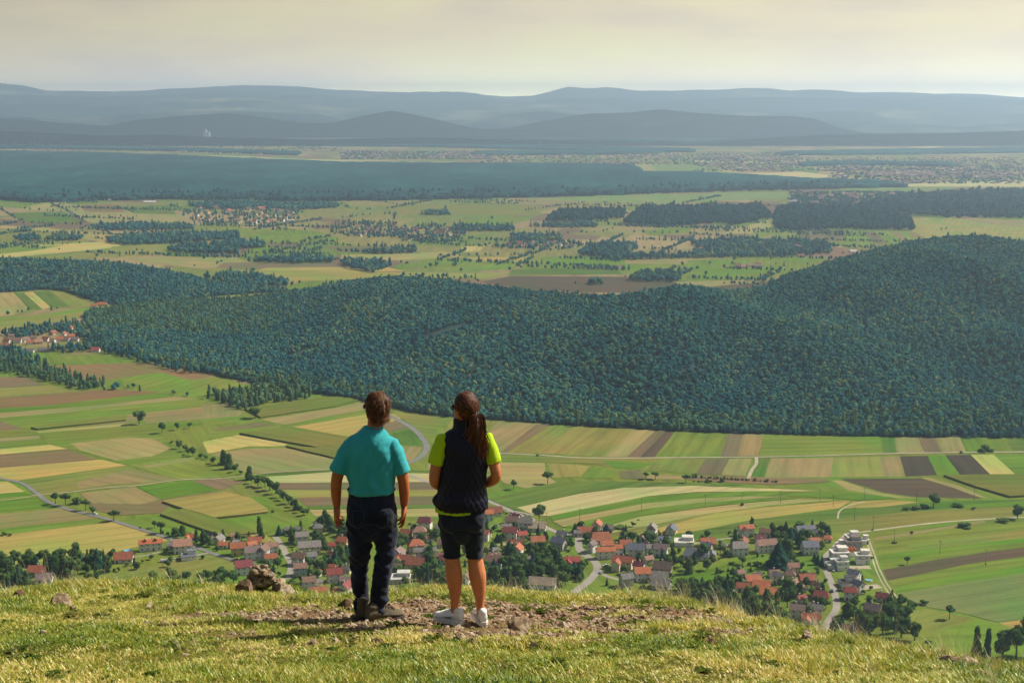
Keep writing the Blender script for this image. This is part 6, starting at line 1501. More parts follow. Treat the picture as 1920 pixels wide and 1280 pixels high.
def grass_mat(name, stops, trans=.42):
    m, nt, out = mat_new(name)
    oi = N(nt, 'ShaderNodeObjectInfo'); g = N(nt, 'ShaderNodeNewGeometry')
    pn = noise_n(nt, mapping(nt, oi.outputs['Location'], (.85, .85, .85)), 1, 4, .6)
    f = math_n(nt, 'ADD', math_n(nt, 'MULTIPLY', g.outputs['Random Per Island'], .48), math_n(nt, 'ADD', math_n(nt, 'MULTIPLY', oi.outputs['Random'], .16), math_n(nt, 'MULTIPLY', math_n(nt, 'SUBTRACT', pn, .33), 1.5)))
    c = ramp(nt, f, stops)
    d = N(nt, 'ShaderNodeBsdfDiffuse'); tr = N(nt, 'ShaderNodeBsdfTranslucent'); mx = N(nt, 'ShaderNodeMixShader'); mx.inputs[0].default_value = trans
    link(nt, c, d.inputs[0]); link(nt, mixc(nt, 1, c, (1.15, 1.15, .7), 'MULTIPLY'), tr.inputs[0])
    gl = N(nt, 'ShaderNodeBsdfGlossy'); gl.inputs['Roughness'].default_value = .45; gl.inputs['Color'].default_value = (.9, .95, .8, 1); m2 = N(nt, 'ShaderNodeMixShader'); m2.inputs[0].default_value = .045
    link(nt, d.outputs[0], mx.inputs[1]); link(nt, tr.outputs[0], mx.inputs[2]); link(nt, mx.outputs[0], m2.inputs[1]); link(nt, gl.outputs[0], m2.inputs[2]); link(nt, m2.outputs[0], out.inputs[0]); return m
M_GRASS = grass_mat('grass_blades', [(.08, (.04, .095, .006)), (.32, (.15, .235, .012)), (.54, (.33, .365, .030)), (.72, (.55, .45, .09)), (.92, (.78, .63, .27))])
M_DRY = grass_mat('dry_stalks', [(.2, (.34, .27, .12)), (.6, (.55, .45, .24)), (.9, (.70, .60, .38))], .3)
rs = np.random.RandomState(11)
protos = [(*tuft(i, 22, .055, .009, .030, .2, 1.6, .0072), 0) for i in range(6)] + [(*tuft(10 + i, 18, .045, .018, .055, .1, 1.3, .0065), 0) for i in range(4)] + [(*tuft(20 + i, 14, .06, .008, .022, .3, 1.4, .0072), 0) for i in range(3)]
n = 52000
X = rs.uniform(-6.2, 6.2, n); Y = 5.8 + (brow(X) + 1.3 - 5.8) * rs.rand(n) ** .9
inv = np.abs(X) < (Y * 1.04) * .40 + .4
X, Y = X[inv], Y[inv]
pm = path_mask(X, Y); keep = rs.rand(len(X)) > pm * .985
X, Y, pm = X[keep], Y[keep], pm[keep]
nzv_ = np.array([mnoise.noise(Vector((a * .8, b * .9, 6))) + .5 * mnoise.noise(Vector((a * 3.1, b * 3.1, 6))) for a, b in zip(X, Y)])
longp = (nzv_ > .18) | (Y > brow(X) - .5) & (rs.rand(len(X)) < .5)
feet = np.minimum(np.hypot((X + .36) / 1.1, Y - 9.75), np.hypot((X + 1.04) / 1.1, Y - 10.45)) < .30
kp2 = ~feet | (rs.rand(len(X)) < .12); X, Y, pm, nzv_, longp = X[kp2], Y[kp2], pm[kp2], nzv_[kp2], longp[kp2]
shortp = (pm > .12) | (nzv_ < -.25)
pick = np.where(shortp, 10 + rs.randint(0, 3, len(X)), np.where(longp, 6 + rs.randint(0, 4, len(X)), rs.randint(0, 6, len(X))))
Z = fz(X, Y) - .006; s_ = .75 + .5 * rs.rand(len(X))
stuff_scatter('grass', protos, [M_GRASS], np.stack([X, Y, Z], -1), np.stack([s_, s_, s_ * (.75 + .5 * rs.rand(len(X)))], -1), rs.rand(len(X)) * 6.28, pick, 'yellow green windblown grass covering the summit', 'grass')
# broad-leaved weeds pressed into the turf
def rosette(seed):
    r_ = random.Random(seed); V = []; Fc = []
    for k in range(9):
        a = k * 2.4 + r_.random() * .5; l = r_.uniform(.03, .06); w = l * .26; c, s__ = math.cos(a), math.sin(a); b = len(V); z = r_.uniform(.004, .018)
        V += [(0, 0, .003), (c*l*.5 - s__*w, s__*l*.5 + c*w, z), (c*l, s__*l, z * .8), (c*l*.5 + s__*w, s__*l*.5 - c*w, z)]; Fc.append((b, b+1, b+2, b+3))
    return V, Fc
M_WEED = leaf_mat('weed_leaves', [(0, (.03, .055, .012)), (.6, (.08, .11, .02)), (1, (.18, .16, .05))], .3)
_n = 1500; wx = rs.uniform(-5.5, 5.5, _n); wy = rs.uniform(6, 13, _n); ok_ = (wy < brow(wx) - .1) & (np.array([mnoise.noise(Vector((a * 1.3, b * 1.3, 14))) for a, b in zip(wx, wy)]) > .05); wx, wy = wx[ok_], wy[ok_]; ws = .6 + .9 * rs.rand(len(wx))
stuff_scatter('weeds', [(*rosette(i), 0) for i in range(4)], [M_WEED], np.stack([wx, wy, fz(wx, wy) + .006], -1), np.stack([ws, ws, ws], -1), rs.rand(len(wx)) * 6.28, rs.randint(0, 4, len(wx)), 'dark flat leaved weeds among the summit grass', 'weeds')
# dead stalks and seed heads, longest along the brow
def stalk(seed, h, head=True):
    rs = random.Random(seed); V = []; Fc = []
    mb = MB(); l = rs.uniform(.1, .6); P = [(l * h * f ** 2.2, .02 * math.sin(f * 5 + seed), h * f * (1 - .1 * f)) for f in (0, .25, .5, .75, 1)]
    mb.tube(P, [.0022, .002, .0016, .0013, .0009], 4, cap=False)
    if head:
        tip = Vector(P[-1])
        for k in range(12):
            f = k / 12; c = Vector(P[-1]).lerp(Vector(P[-2]), f * .8); a = k * 2.4; mb.add([c, c + Vector((math.cos(a) * .007, math.sin(a) * .007, .010)), c + Vector((0, 0, .02)), c + Vector((-math.cos(a) * .004, -math.sin(a) * .004, .010))], [(0, 1, 2, 3)])
    return mb.V, mb.F
dp = [(*stalk(i, 1.0, i % 3 != 0), 0) for i in range(8)] + [(*tuft(40 + i, 12, .03, .5, 1.0, .3, .9, .012), 0) for i in range(3)]
DX = []; DY = []; DH = []
for k in range(1500):      # scattered
    x = rs.uniform(-5.5, 5.5); y = rs.uniform(6.2, float(brow(x)) + .4); 
    if path_mask(np.array([x]), np.array([y]))[0] > .5: continue
    DX.append(x); DY.append(y); DH.append(rs.uniform(.07, .17))
for k in range(620):       # along the brow
    u = rs.choice([rs.uniform(-20, 420), rs.uniform(590, 680), rs.uniform(740, 1120), rs.uniform(1150, 1640), rs.uniform(1640, 1930)], p=[.22, .05, .22, .38, .13])
    y = float(np.interp(u, [s[0] for s in SIL], BY)); x = (u - 960) / F * y * 1.05
    y += rs.uniform(-.35, .35); DX.append(x); DY.append(y); DH.append(rs.uniform(.08, .24) * (1.15 if u > 1150 and u < 1500 else 1))
for u, h in [(96,.62),(100,.42),(118,.48),(130,.40),(60,.35),(20,.34),(180,.50),(200,.46),(215,.38),(235,.33),(150,.35),(1494,.50),(1790,.42),(1480,.34),(1640,.40),(1685,.42),(1700,.38),(1725,.3),(1560,.30),(912,.30),(1135,.27),(8,.3),(40,.3)]:
    y = float(np.interp(u, [s[0] for s in SIL], BY)) - .05; DX.append((u - 960) / F * y * 1.05); DY.append(y); DH.append(h)
DX, DY, DH = map(np.array, (DX, DY, DH)); nd = len(DX)
pk = np.where(rs.rand(nd) < .7, rs.randint(0, 8, nd), 8 + rs.randint(0, 3, nd)); pk[-23:] = rs.randint(0, 8, 23)
stuff_scatter('dry_grass', dp, [M_DRY], np.stack([DX, DY, fz(DX, DY) - .01], -1), np.stack([DH * .9, DH * .9, DH], -1), rs.rand(nd) * 6.28, pk, 'pale dry grass stalks and seed heads along the brow', 'dry grass')

# ---- stones
M_STONE = None
def stone_mat(name, a, b, c_):
    m, nt, out = mat_new(name)
    t = N(nt, 'ShaderNodeTexCoord'); P = t.outputs['Object']; oi = N(nt, 'ShaderNodeObjectInfo')
    n1 = noise_n(nt, mapping(nt, P, (14, 14, 14)), 1, 6, .7); f = math_n(nt, 'ADD', math_n(nt, 'MULTIPLY', n1, .7), math_n(nt, 'MULTIPLY', oi.outputs['Random'], .3))
    c = ramp(nt, f, [(.3, a), (.5, b), (.68, c_)])
    p = N(nt, 'ShaderNodeBsdfDiffuse'); link(nt, c, p.inputs['Color'])
    bp = N(nt, 'ShaderNodeBump'); bp.inputs['Distance'].default_value = .02; bp.inputs['Strength'].default_value = .7; link(nt, n1, bp.inputs['Height']); link(nt, bp.outputs[0], p.inputs['Normal'])
    link(nt, p.outputs[0], out.inputs[0]); return m
M_STONE = stone_mat('limestone', (.15, .09, .05), (.36, .25, .155), (.60, .48, .34))
M_ROCK = stone_mat('weathered_limestone', (.045, .028, .016), (.19, .13, .08), (.46, .37, .26))
def stone(seed, flat=.6, sub=1, jag=.25):
    rs = np.random.RandomState(seed); V, Fc = ICO[sub]; V = V.copy()
    for _ in range(7):   # broken faces
        d = rs.normal(size=3); d /= np.linalg.norm(d); k = rs.uniform(.45, .85); s__ = V @ d; V -= np.outer(np.maximum(0, s__ - k), d)
    V *= 1 + jag * .4 * rs.normal(size=(len(V), 1)) * .4
    return V * np.array([1, .8 + .2 * rs.rand(), flat]), Fc
sp_ = [(*stone(s, .55 + .1 * (s % 3), 2), 0) for s in range(8)]
n = 24000; X = rs.uniform(-3.2, 3.2, n); Y = rs.uniform(8.2, 12.7, n); pm = path_mask(X, Y); kp = (rs.rand(n) < pm * .95 + .03) & (Y < brow(X) - .1); X, Y = X[kp], Y[kp]; n = len(X)
s_ = .005 + .024 * rs.rand(n) ** 4 + .009 * rs.rand(n)
stuff_scatter('gravel', sp_, [M_STONE], np.stack([X, Y, fz(X, Y) + s_ * .12], -1), np.stack([s_, s_, s_], -1), rs.rand(n) * 6.28, rs.randint(0, 8, n), 'broken limestone chips on the worn patch', 'gravel', tilt=rs.normal(size=(n, 2)) * .35)
def ground_at(u, v):
    """where a sight line meets the summit ground"""
    d = ray(u, v); lo = None
    for y in np.linspace(5, 15, 1200):
        p = EYE + d * (y / d.y)
        if p.z <= float(fz(np.array([p.x]), np.array([y]))[0]): return p
    return p
def rock(u, v, wpx, hpx, label, seed, name='rock', rot=0, dpx=None, layers=False, mat=None):
    p = ground_at(u, v); k = (p - EYE).dot(FW) / F; w, h = wpx * k / 2 * 1.15, hpx * k * 1.2
    rs = np.random.RandomState(seed); V, Fc = ICO[4]; V = V.copy()
    for _ in range(16):
        d = rs.normal(size=3); d[2] = abs(d[2]) * .8; d /= np.linalg.norm(d); q = rs.uniform(.55, .92); s__ = V @ d; V -= np.outer(np.maximum(0, s__ - q), d)
    nn = np.array([mnoise.fractal(Vector((a[0] * 2.3 + seed, a[1] * 2.3, a[2] * (6 if layers else 2.3))), 1, 2, 4) for a in V])
    n2 = np.array([mnoise.noise(Vector((a[0] * 9 + seed, a[1] * 9, a[2] * (22 if layers else 9)))) for a in V])
    V *= (1 + .17 * nn + .06 * n2)[:, None]
    V *= np.array([w, (dpx * k if dpx else w * .8), h]); o = obj(name, mesh(name, V, Fc, False), mat or M_ROCK, loc=(p.x, p.y + w * .3, p.z - h * .02), rot=(0, 0, rot)); tag(o, label, 'rock'); return o
def outcrop(u, v, label):
    """mound of broken bedded limestone: many angular slabs grown together"""
    p = ground_at(u, v); k = (p - EYE).dot(FW) / F; rs = random.Random(4); P = []
    for i in range(46):
        f = rs.random(); a = rs.uniform(0, 6.28); q = (1 - f ** 2.2 * .8) * rs.uniform(.2, .95)
        x = math.cos(a) * q * 40 * k + (2 + 14 * (1 - f)) * k; y = math.sin(a) * q * 24 * k; z = f * 44 * k
        if x < -2 * k and 6 * k < z < 26 * k and y < 4 * k: continue     # the dark hollow on its left face
        V, Fc = stone(100 + i, rs.uniform(.28, .5), 2); s_ = rs.uniform(9, 17) * k * (1.15 - .45 * f)
        M = np.array(Euler((rs.uniform(-.35, .35), rs.uniform(-.1, .5), rs.uniform(0, 6.28))).to_matrix()); P.append(((V * s_) @ M.T + np.array((x, y, z)), Fc.tolist()))
    V, Fc = stone(99, .8, 3); P.append((V * np.array((36 * k, 18 * k, 42 * k)) + np.array((6 * k, 14 * k, 4 * k)), Fc.tolist()))
    V = []; Fs = []
    for a_, f_ in P:
        b = len(V); V += [tuple(c * .86) for c in a_]; Fs += [tuple(i + b for i in g) for g in f_]
    o = obj('t', mesh('t', V, Fs)); m = o.modifiers.new('r', 'REMESH'); m.mode = 'VOXEL'; m.voxel_size = .008
    me = bpy.data.meshes.new_from_object(o.evaluated_get(bpy.context.evaluated_depsgraph_get())); bpy.data.objects.remove(o)
    for v_ in me.vertices:
        c = v_.co; v_.co += v_.normal * (.014 * mnoise.noise(Vector((c.x * 14, c.y * 14, c.z * 40))) + .007 * mnoise.noise(c * 60))
    me.update(); me.name = 'rock_outcrop'
    tag(obj('rock_outcrop', me, M_ROCK, loc=(p.x, p.y + 10 * k, p.z + .045)), label, 'rock')
outcrop(484, 1108, 'big layered outcrop of brown limestone left of the man')
rock(458, 1108, 40, 22, 'low dark rock at the left foot of the outcrop', 8)
rock(528, 1113, 46, 20, 'low slab at the right foot of the outcrop', 9)
rock(116, 1136, 42, 20, 'dark brown rock sunk in the grass at far left', 5, rot=.4)
rock(34, 1122, 26, 14, 'small rock at the left frame edge in grass', 6)
rock(136, 1146, 16, 10, 'little stone right of the dark brown rock', 15)
rock(650, 1140, 36, 18, 'rounded rock left of the man\'s boots', 12)
rock(742, 1152, 30, 18, 'pale tan stone right of the man\'s boot', 13, mat=M_STONE)
rock(972, 1180, 46, 22, 'dark pointed rock right of the woman\'s shoe', 21, rot=.2)
rock(1054, 1176, 24, 12, 'flat stone farther right on the worn patch', 22)
rock(1138, 1175, 18, 10, 'small angular stone at the right end of the patch', 23, mat=M_STONE)
rock(905, 1196, 30, 12, 'dark stone in the turf under the woman\'s shoe', 24)
rock(860, 1202, 26, 12, 'brown stone below the left white shoe', 25)
rock(885, 1207, 18, 10, 'second brown stone below the white shoes', 26)
rock(1003, 1216, 26, 12, 'pale stone in the grass right of centre', 27, mat=M_STONE)
rock(945, 1254, 14, 9, 'single pale pebble in the grass near the bottom', 28, mat=M_STONE)
rock(705, 1206, 24, 10, 'flat brown stone below the man', 29)
rock(822, 1192, 18, 9, 'little stone in front of the left white shoe', 30)
rock(1514, 1200, 26, 20, 'pale rock standing at the slope brow', 31, rot=.6)
rock(1780, 1246, 46, 18, 'dark hollowed rock on the right slope', 32, rot=-.3)
rock(1812, 1246, 60, 12, 'long pale slab beside the dark rock on the right slope', 33, rot=-.5, mat=M_STONE)
rock(1735, 1226, 24, 9, 'flat pale stone at the right brow', 34, mat=M_STONE)
rock(1840, 1268, 50, 10, 'lower long pale slab on the right slope', 35, rot=-.5, mat=M_STONE)
rock(1908, 1268, 18, 8, 'small pale stone at the right frame edge', 36, mat=M_STONE)
rock(1690, 1224, 14, 8, 'little brown stone in the brow grass at right', 37)
# ================================================================ people
def ellipsoid(c, r, yaw=0, sub=3, tilt=0):
    V, Fc = ICO[sub]; V = V * np.array(r); M = np.array((Matrix.Rotation(yaw, 3, 'Z') @ Matrix.Rotation(tilt, 3, 'X')))
    return V @ M.T + np.array(c), Fc.tolist()
def rings(rs_, n=28, sq=2.0):
    """closed body of elliptical rings: (cx, cy, z, rx, ry[, yaw])"""
    V = []; Fc = []
    for r in rs_:
        cx, cy, z, rx, ry = r[:5]; yw = r[5] if len(r) > 5 else 0
        for k in range(n):
            a = 2 * PI * k / n; c, s = math.cos(a), math.sin(a); x = abs(c) ** (2/sq) * math.copysign(1, c) * rx; y = abs(s) ** (2/sq) * math.copysign(1, s) * ry
            V.append((cx + x * math.cos(yw) - y * math.sin(yw), cy + x * math.sin(yw) + y * math.cos(yw), z))
    for i in range(len(rs_) - 1):
        for k in range(n): Fc.append((i*n+k, i*n+(k+1) % n, (i+1)*n+(k+1) % n, (i+1)*n+k))
    Fc.append(tuple(range(n-1, -1, -1))); Fc.append(tuple((len(rs_)-1)*n+k for k in range(n)))
    return V, Fc
def limb(P, rad, n=16):
    """smooth tapered limb through P with radii; rounded ends"""
    P = [Vector(p) for p in P]; Q = []; rr = []
    for i in range(len(P) - 1):
        p0, p1, p2, p3 = P[max(i-1,0)], P[i], P[i+1], P[min(i+2,len(P)-1)]
        r0, r1, r2, r3 = rad[max(i-1,0)], rad[i], rad[i+1], rad[min(i+2,len(P)-1)]
        for k in range(4):
            t = k / 4; f = lambda a, b, c, d: .5*((2*b)+(c-a)*t+(2*a-5*b+4*c-d)*t*t+(3*b-a-3*c+d)*t**3)
            Q.append(f(p0, p1, p2, p3)); rr.append(f(r0, r1, r2, r3))
    Q.append(P[-1]); rr.append(rad[-1])
    mb = MB(); mb.tube(Q, rr, n); V, Fc = list(mb.V), list(mb.F)
    for c, r in ((Q[0], rr[0]), (Q[-1], rr[-1])):
        e = ellipsoid(c, (r, r, r), sub=2); b = len(V); V += [tuple(v) for v in e[0]]; Fc += [tuple(i + b for i in f) for f in e[1]]
    return V, Fc
def fuse(name, parts, voxel, smooth_it=4, disp=None, keep_smooth=True):
    """one continuous skin over all the parts"""
    V = []; Fc = []
    for v, f in parts:
        b = len(V); V += [tuple(x) for x in v]; Fc += [tuple(i + b for i in q) for q in f]
    me = mesh(name, V, Fc); o = bpy.data.objects.new('tmp', me); COL.objects.link(o)
    m = o.modifiers.new('r', 'REMESH'); m.mode = 'VOXEL'; m.voxel_size = voxel; m.adaptivity = 0
    if smooth_it: s = o.modifiers.new('s', 'SMOOTH'); s.factor = .5; s.iterations = smooth_it
    dg = bpy.context.evaluated_depsgraph_get(); ev = o.evaluated_get(dg)
    out = bpy.data.meshes.new_from_object(ev); bpy.data.objects.remove(o)
    out.name = name
    n = len(out.vertices); co = np.empty(n * 3, np.float32); out.vertices.foreach_get('co', co); co = co.reshape(-1, 3)
    if disp:
        no = np.array([v.normal[:] for v in out.vertices]); d = np.array([disp(c) for c in co]); co = co + no * d[:, None]
        out.vertices.foreach_set('co', co.astype(np.float32).ravel()); out.update()
    out.polygons.foreach_set('use_smooth', np.ones(len(out.polygons), bool))
    return out
def hand(wrist, d, n, side, curl=.45, sc=1.0):
    """palm and five fingers; d finger direction, n palm normal, side +1/-1 thumb side"""
    d = Vector(d).normalized(); n = (Vector(n) - d * Vector(n).dot(d)).normalized(); s = d.cross(n).normalized() * side; w = Vector(wrist); parts = []
    for k in range(4):
        o = (k - 1.5) * .0175 * sc
        parts.append(limb([w + s * o * .5, w + d * .04 * sc + s * o * .9, w + d * .082 * sc + s * o * 1.08 + n * .004], [.016 * sc, .0155 * sc, .0125 * sc], 10))
    L = [(.036,.024,.019), (.042,.027,.020), (.039,.025,.019), (.030,.019,.016)]
    for k, (a, b, c) in enumerate(L):
        o = (1.5 - k) * .0205 * sc; p = w + d * (.084 - .004 * abs(k - 1.2)) * sc + s * o; dr = (d + s * o * 2.2).normalized(); P = [p]; cu = curl * (.75 + .22 * k)
        ang = 0
        for ln_, g in ((a, .6), (b, 1.0), (c, .8)):
            ang += cu * g; q = dr * math.cos(ang) + n * math.sin(ang); p = p + q * ln_ * sc; P.append(p)
        parts.append(limb(P, [.0098 * sc, .0090 * sc, .0082 * sc, .0066 * sc], 8))
    t0 = w + d * .022 * sc + s * .026 * sc
    t1 = t0 + (d * .55 + s * .6 + n * .35).normalized() * .042 * sc; t2 = t1 + (d * .85 + s * .2 + n * .4).normalized() * .032 * sc; t3 = t2 + (d * .9 - s * .1 + n * .5).normalized() * .024 * sc
    parts.append(limb([w + d * .008 + s * .01, t0, t1, t2, t3], [.016 * sc, .0155 * sc, .0125 * sc, .0105 * sc, .008 * sc], 8))
    return parts
def head_parts(c, yaw, female=False):
    """skull, jaw, brow, nose, lips, chin, cheeks, ears; c centre of skull; yaw of the face from +y towards -x"""
    f = Vector((-math.sin(yaw), math.cos(yaw), 0)); s = Vector((f.y, -f.x, 0)); z = Vector((0, 0, 1)); c = Vector(c); k = .94 if female else 1.0
    at = lambda a, b, h: c + (f * a + s * b + z * h) * k
    E = lambda p, r, sub=3: ellipsoid(p, tuple(x * k for x in r), yaw, sub)
    P = [E(at(-.012, 0, .015), (.077, .096, .100)), E(at(.022, 0, -.045), (.064, .070, .075)), E(at(.040, 0, -.092), (.042, .045, .032)),
         E(at(.078, 0, -.103), (.020, .016, .016)), E(at(.072, 0, .022), (.052, .022, .018)), E(at(.086, 0, -.020), (.012, .018, .030)), E(at(.104, 0, -.040), (.014, .015, .011), 2),
         E(at(.083, 0, -.064), (.023, .014, .007), 2), E(at(.081, 0, -.077), (.020, .014, .008), 2)]
    for q in (-1, 1):
        P += [E(at(.058, q * .036, -.030), (.020, .022, .022), 2), E(at(.072, q * .031, -.002), (.014, .012, .010), 2), E(at(-.004, q * .080, -.018), (.009, .018, .031), 2), E(at(-.012, q * .085, -.008), (.006, .014, .018), 2)]
    return P, at
def skin_mat(name, col):
    m, nt, out = mat_new(name)
    t = N(nt, 'ShaderNodeTexCoord'); n = noise_n(nt, t.outputs['Object'], 18, 4)
    p = N(nt, 'ShaderNodeBsdfPrincipled'); p.inputs['Roughness'].default_value = .5; p.inputs['Specular IOR Level'].default_value = .35
    p.inputs['Subsurface Weight'].default_value = .12; p.inputs['Subsurface Radius'].default_value = (.012, .005, .003)
    p.inputs['Subsurface Scale'].default_value = 1
    link(nt, ramp(nt, n, [(.3, tuple(x * .88 for x in col)), (.7, tuple(x * 1.1 for x in col))]), p.inputs['Base Color']); link(nt, p.outputs[0], out.inputs[0]); return m
def cloth_mat(name, col, scale=260, wr=.0, sheen=.1, trans=0, var=.12, spec=.2, rough=.85):
    m, nt, out = mat_new(name)
    t = N(nt, 'ShaderNodeTexCoord'); P = t.outputs['Object']; n = noise_n(nt, P, 5, 5, .6)
    p = N(nt, 'ShaderNodeBsdfPrincipled'); p.inputs['Roughness'].default_value = rough; p.inputs['Sheen Weight'].default_value = sheen; p.inputs['Specular IOR Level'].default_value = spec
    c = ramp(nt, n, [(.3, tuple(x * (1 - var) for x in col)), (.7, tuple(min(1, x * (1 + var)) for x in col))]); link(nt, c, p.inputs['Base Color'])
    b = N(nt, 'ShaderNodeBump'); b.inputs['Distance'].default_value = .0006; b.inputs['Strength'].default_value = .4; link(nt, noise_n(nt, P, scale, 2), b.inputs['Height'])
    b2 = N(nt, 'ShaderNodeBump'); b2.inputs['Distance'].default_value = .012; b2.inputs['Strength'].default_value = wr; link(nt, noise_n(nt, mapping(nt, P, (9, 9, 16)), 1, 4, .5), b2.inputs['Height']); link(nt, b.outputs[0], b2.inputs['Normal'])
    link(nt, b2.outputs[0], p.inputs['Normal'])
    if trans:
        tr = N(nt, 'ShaderNodeBsdfTranslucent'); link(nt, c, tr.inputs[0]); mx = N(nt, 'ShaderNodeMixShader'); mx.inputs[0].default_value = trans
        link(nt, p.outputs[0], mx.inputs[1]); link(nt, tr.outputs[0], mx.inputs[2]); link(nt, mx.outputs[0], out.inputs[0])
    else: link(nt, p.outputs[0], out.inputs[0])
    return m
def hair_mat(name, a, b, c_):
    m, nt, out = mat_new(name)
    g = N(nt, 'ShaderNodeNewGeometry'); p = N(nt, 'ShaderNodeBsdfPrincipled'); p.inputs['Roughness'].default_value = .55; p.inputs['Specular IOR Level'].default_value = .35
    c = ramp(nt, g.outputs['Random Per Island'], [(.1, a), (.6, b), (.95, c_)]); link(nt, c, p.inputs['Base Color'])
    tr = N(nt, 'ShaderNodeBsdfTranslucent'); link(nt, mixc(nt, 1, c, (2.2, 1.7, 1.2), 'MULTIPLY'), tr.inputs[0]); mx = N(nt, 'ShaderNodeMixShader'); mx.inputs[0].default_value = .25
    link(nt, p.outputs[0], mx.inputs[1]); link(nt, tr.outputs[0], mx.inputs[2]); link(nt, mx.outputs[0], out.inputs[0]); return m
def ribbons(paths, w=.0022, V=None, Fc=None):
    V = [] if V is None else V; Fc = [] if Fc is None else Fc
    for P, nrm in paths:
        b = len(V); n = len(P)
        for i, p in enumerate(P):
            t = (P[min(i+1, n-1)] - P[max(i-1, 0)]).normalized(); s = t.cross(nrm); s = s.normalized() if s.length > 1e-6 else Vector((1, 0, 0)); ww = w * (1 - .75 * (i / (n - 1)) ** 2)
            V += [p + s * ww, p - s * ww]
        for i in range(n - 1): Fc.append((b+2*i, b+2*i+1, b+2*i+3, b+2*i+2))
    return V, Fc
M_SKIN_M = skin_mat('tanned_skin', (.42, .125, .042)); M_SKIN_W = skin_mat('warm_skin', (.52, .185, .072))
M_TEAL = cloth_mat('teal_cotton', (.035, .36, .39), wr=.6, trans=.06); M_JEANS = cloth_mat('dark_jeans', (.007, .012, .028), 400, .8, .1, 0, .75)
M_LIME = cloth_mat('neon_shirt', (.55, .78, .02), wr=.6, trans=.28); M_VEST = cloth_mat('navy_quilt', (.008, .0075, .022), 300, .0, .0, 0, .2, .22, .5)
M_DENIM = cloth_mat('dark_denim', (.012, .018, .030), 400, .5, .1, 0, .5); M_SHOEW = cloth_mat('white_leather', (.80, .77, .72), 200, .1, 0, 0, .05, .4, .5)
M_SOLEW = cloth_mat('white_sole', (.72, .69, .62), 200); M_SHOEB = cloth_mat('worn_suede', (.10, .08, .052), 200, .3, 0, 0, .35); M_SOLEB = cloth_mat('dark_sole', (.04, .032, .025), 200)
M_HAIR_M = hair_mat('brown_hair', (.030, .012, .006), (.12, .045, .018), (.34, .16, .065)); M_HAIR_W = hair_mat('auburn_hair', (.018, .008, .005), (.075, .026, .012), (.30, .10, .035))
M_BLACK = simple('black_plastic', (.01, .01, .012), .25, .05, 1, spec=.6); M_GREYD = simple('grey_trim', (.16, .16, .17), .6)
def glasses(at, yaw, parent, lab):
    mb = MB()
    for q in (-1, 1):
        c = at(.098, q * .034, -.001); f = (at(1, 0, 0) - at(0, 0, 0)).normalized(); s = (at(0, 1, 0) - at(0, 0, 0)).normalized(); z = Vector((0, 0, 1)); n = 14
        ring = lambda k_, df: [c + s * (math.cos(2*PI*i/n) * .029 * k_) + z * (math.sin(2*PI*i/n) * .020 * k_) + f * (df - abs(math.cos(2*PI*i/n)) * (.010 if math.cos(2*PI*i/n) * q > 0 else 0)) for i in range(n)]
        mb.add(ring(1, 0) + ring(1, .004), [tuple(range(n)), tuple(range(2*n-1, n-1, -1))] + [(i, (i+1) % n, n+(i+1) % n, n+i) for i in range(n)])
        mb.tube([at(.088, q * .061, .006), at(.06, q * .076, .006), at(0, q * .086, .004), at(-.015, q * .088, -.012)], .0042, 6)
    mb.tube([at(.104, -.008, .004), at(.104, .008, .004)], .003, 6)
    tag(mb.build('sunglasses', M_BLACK, parent, True), lab)
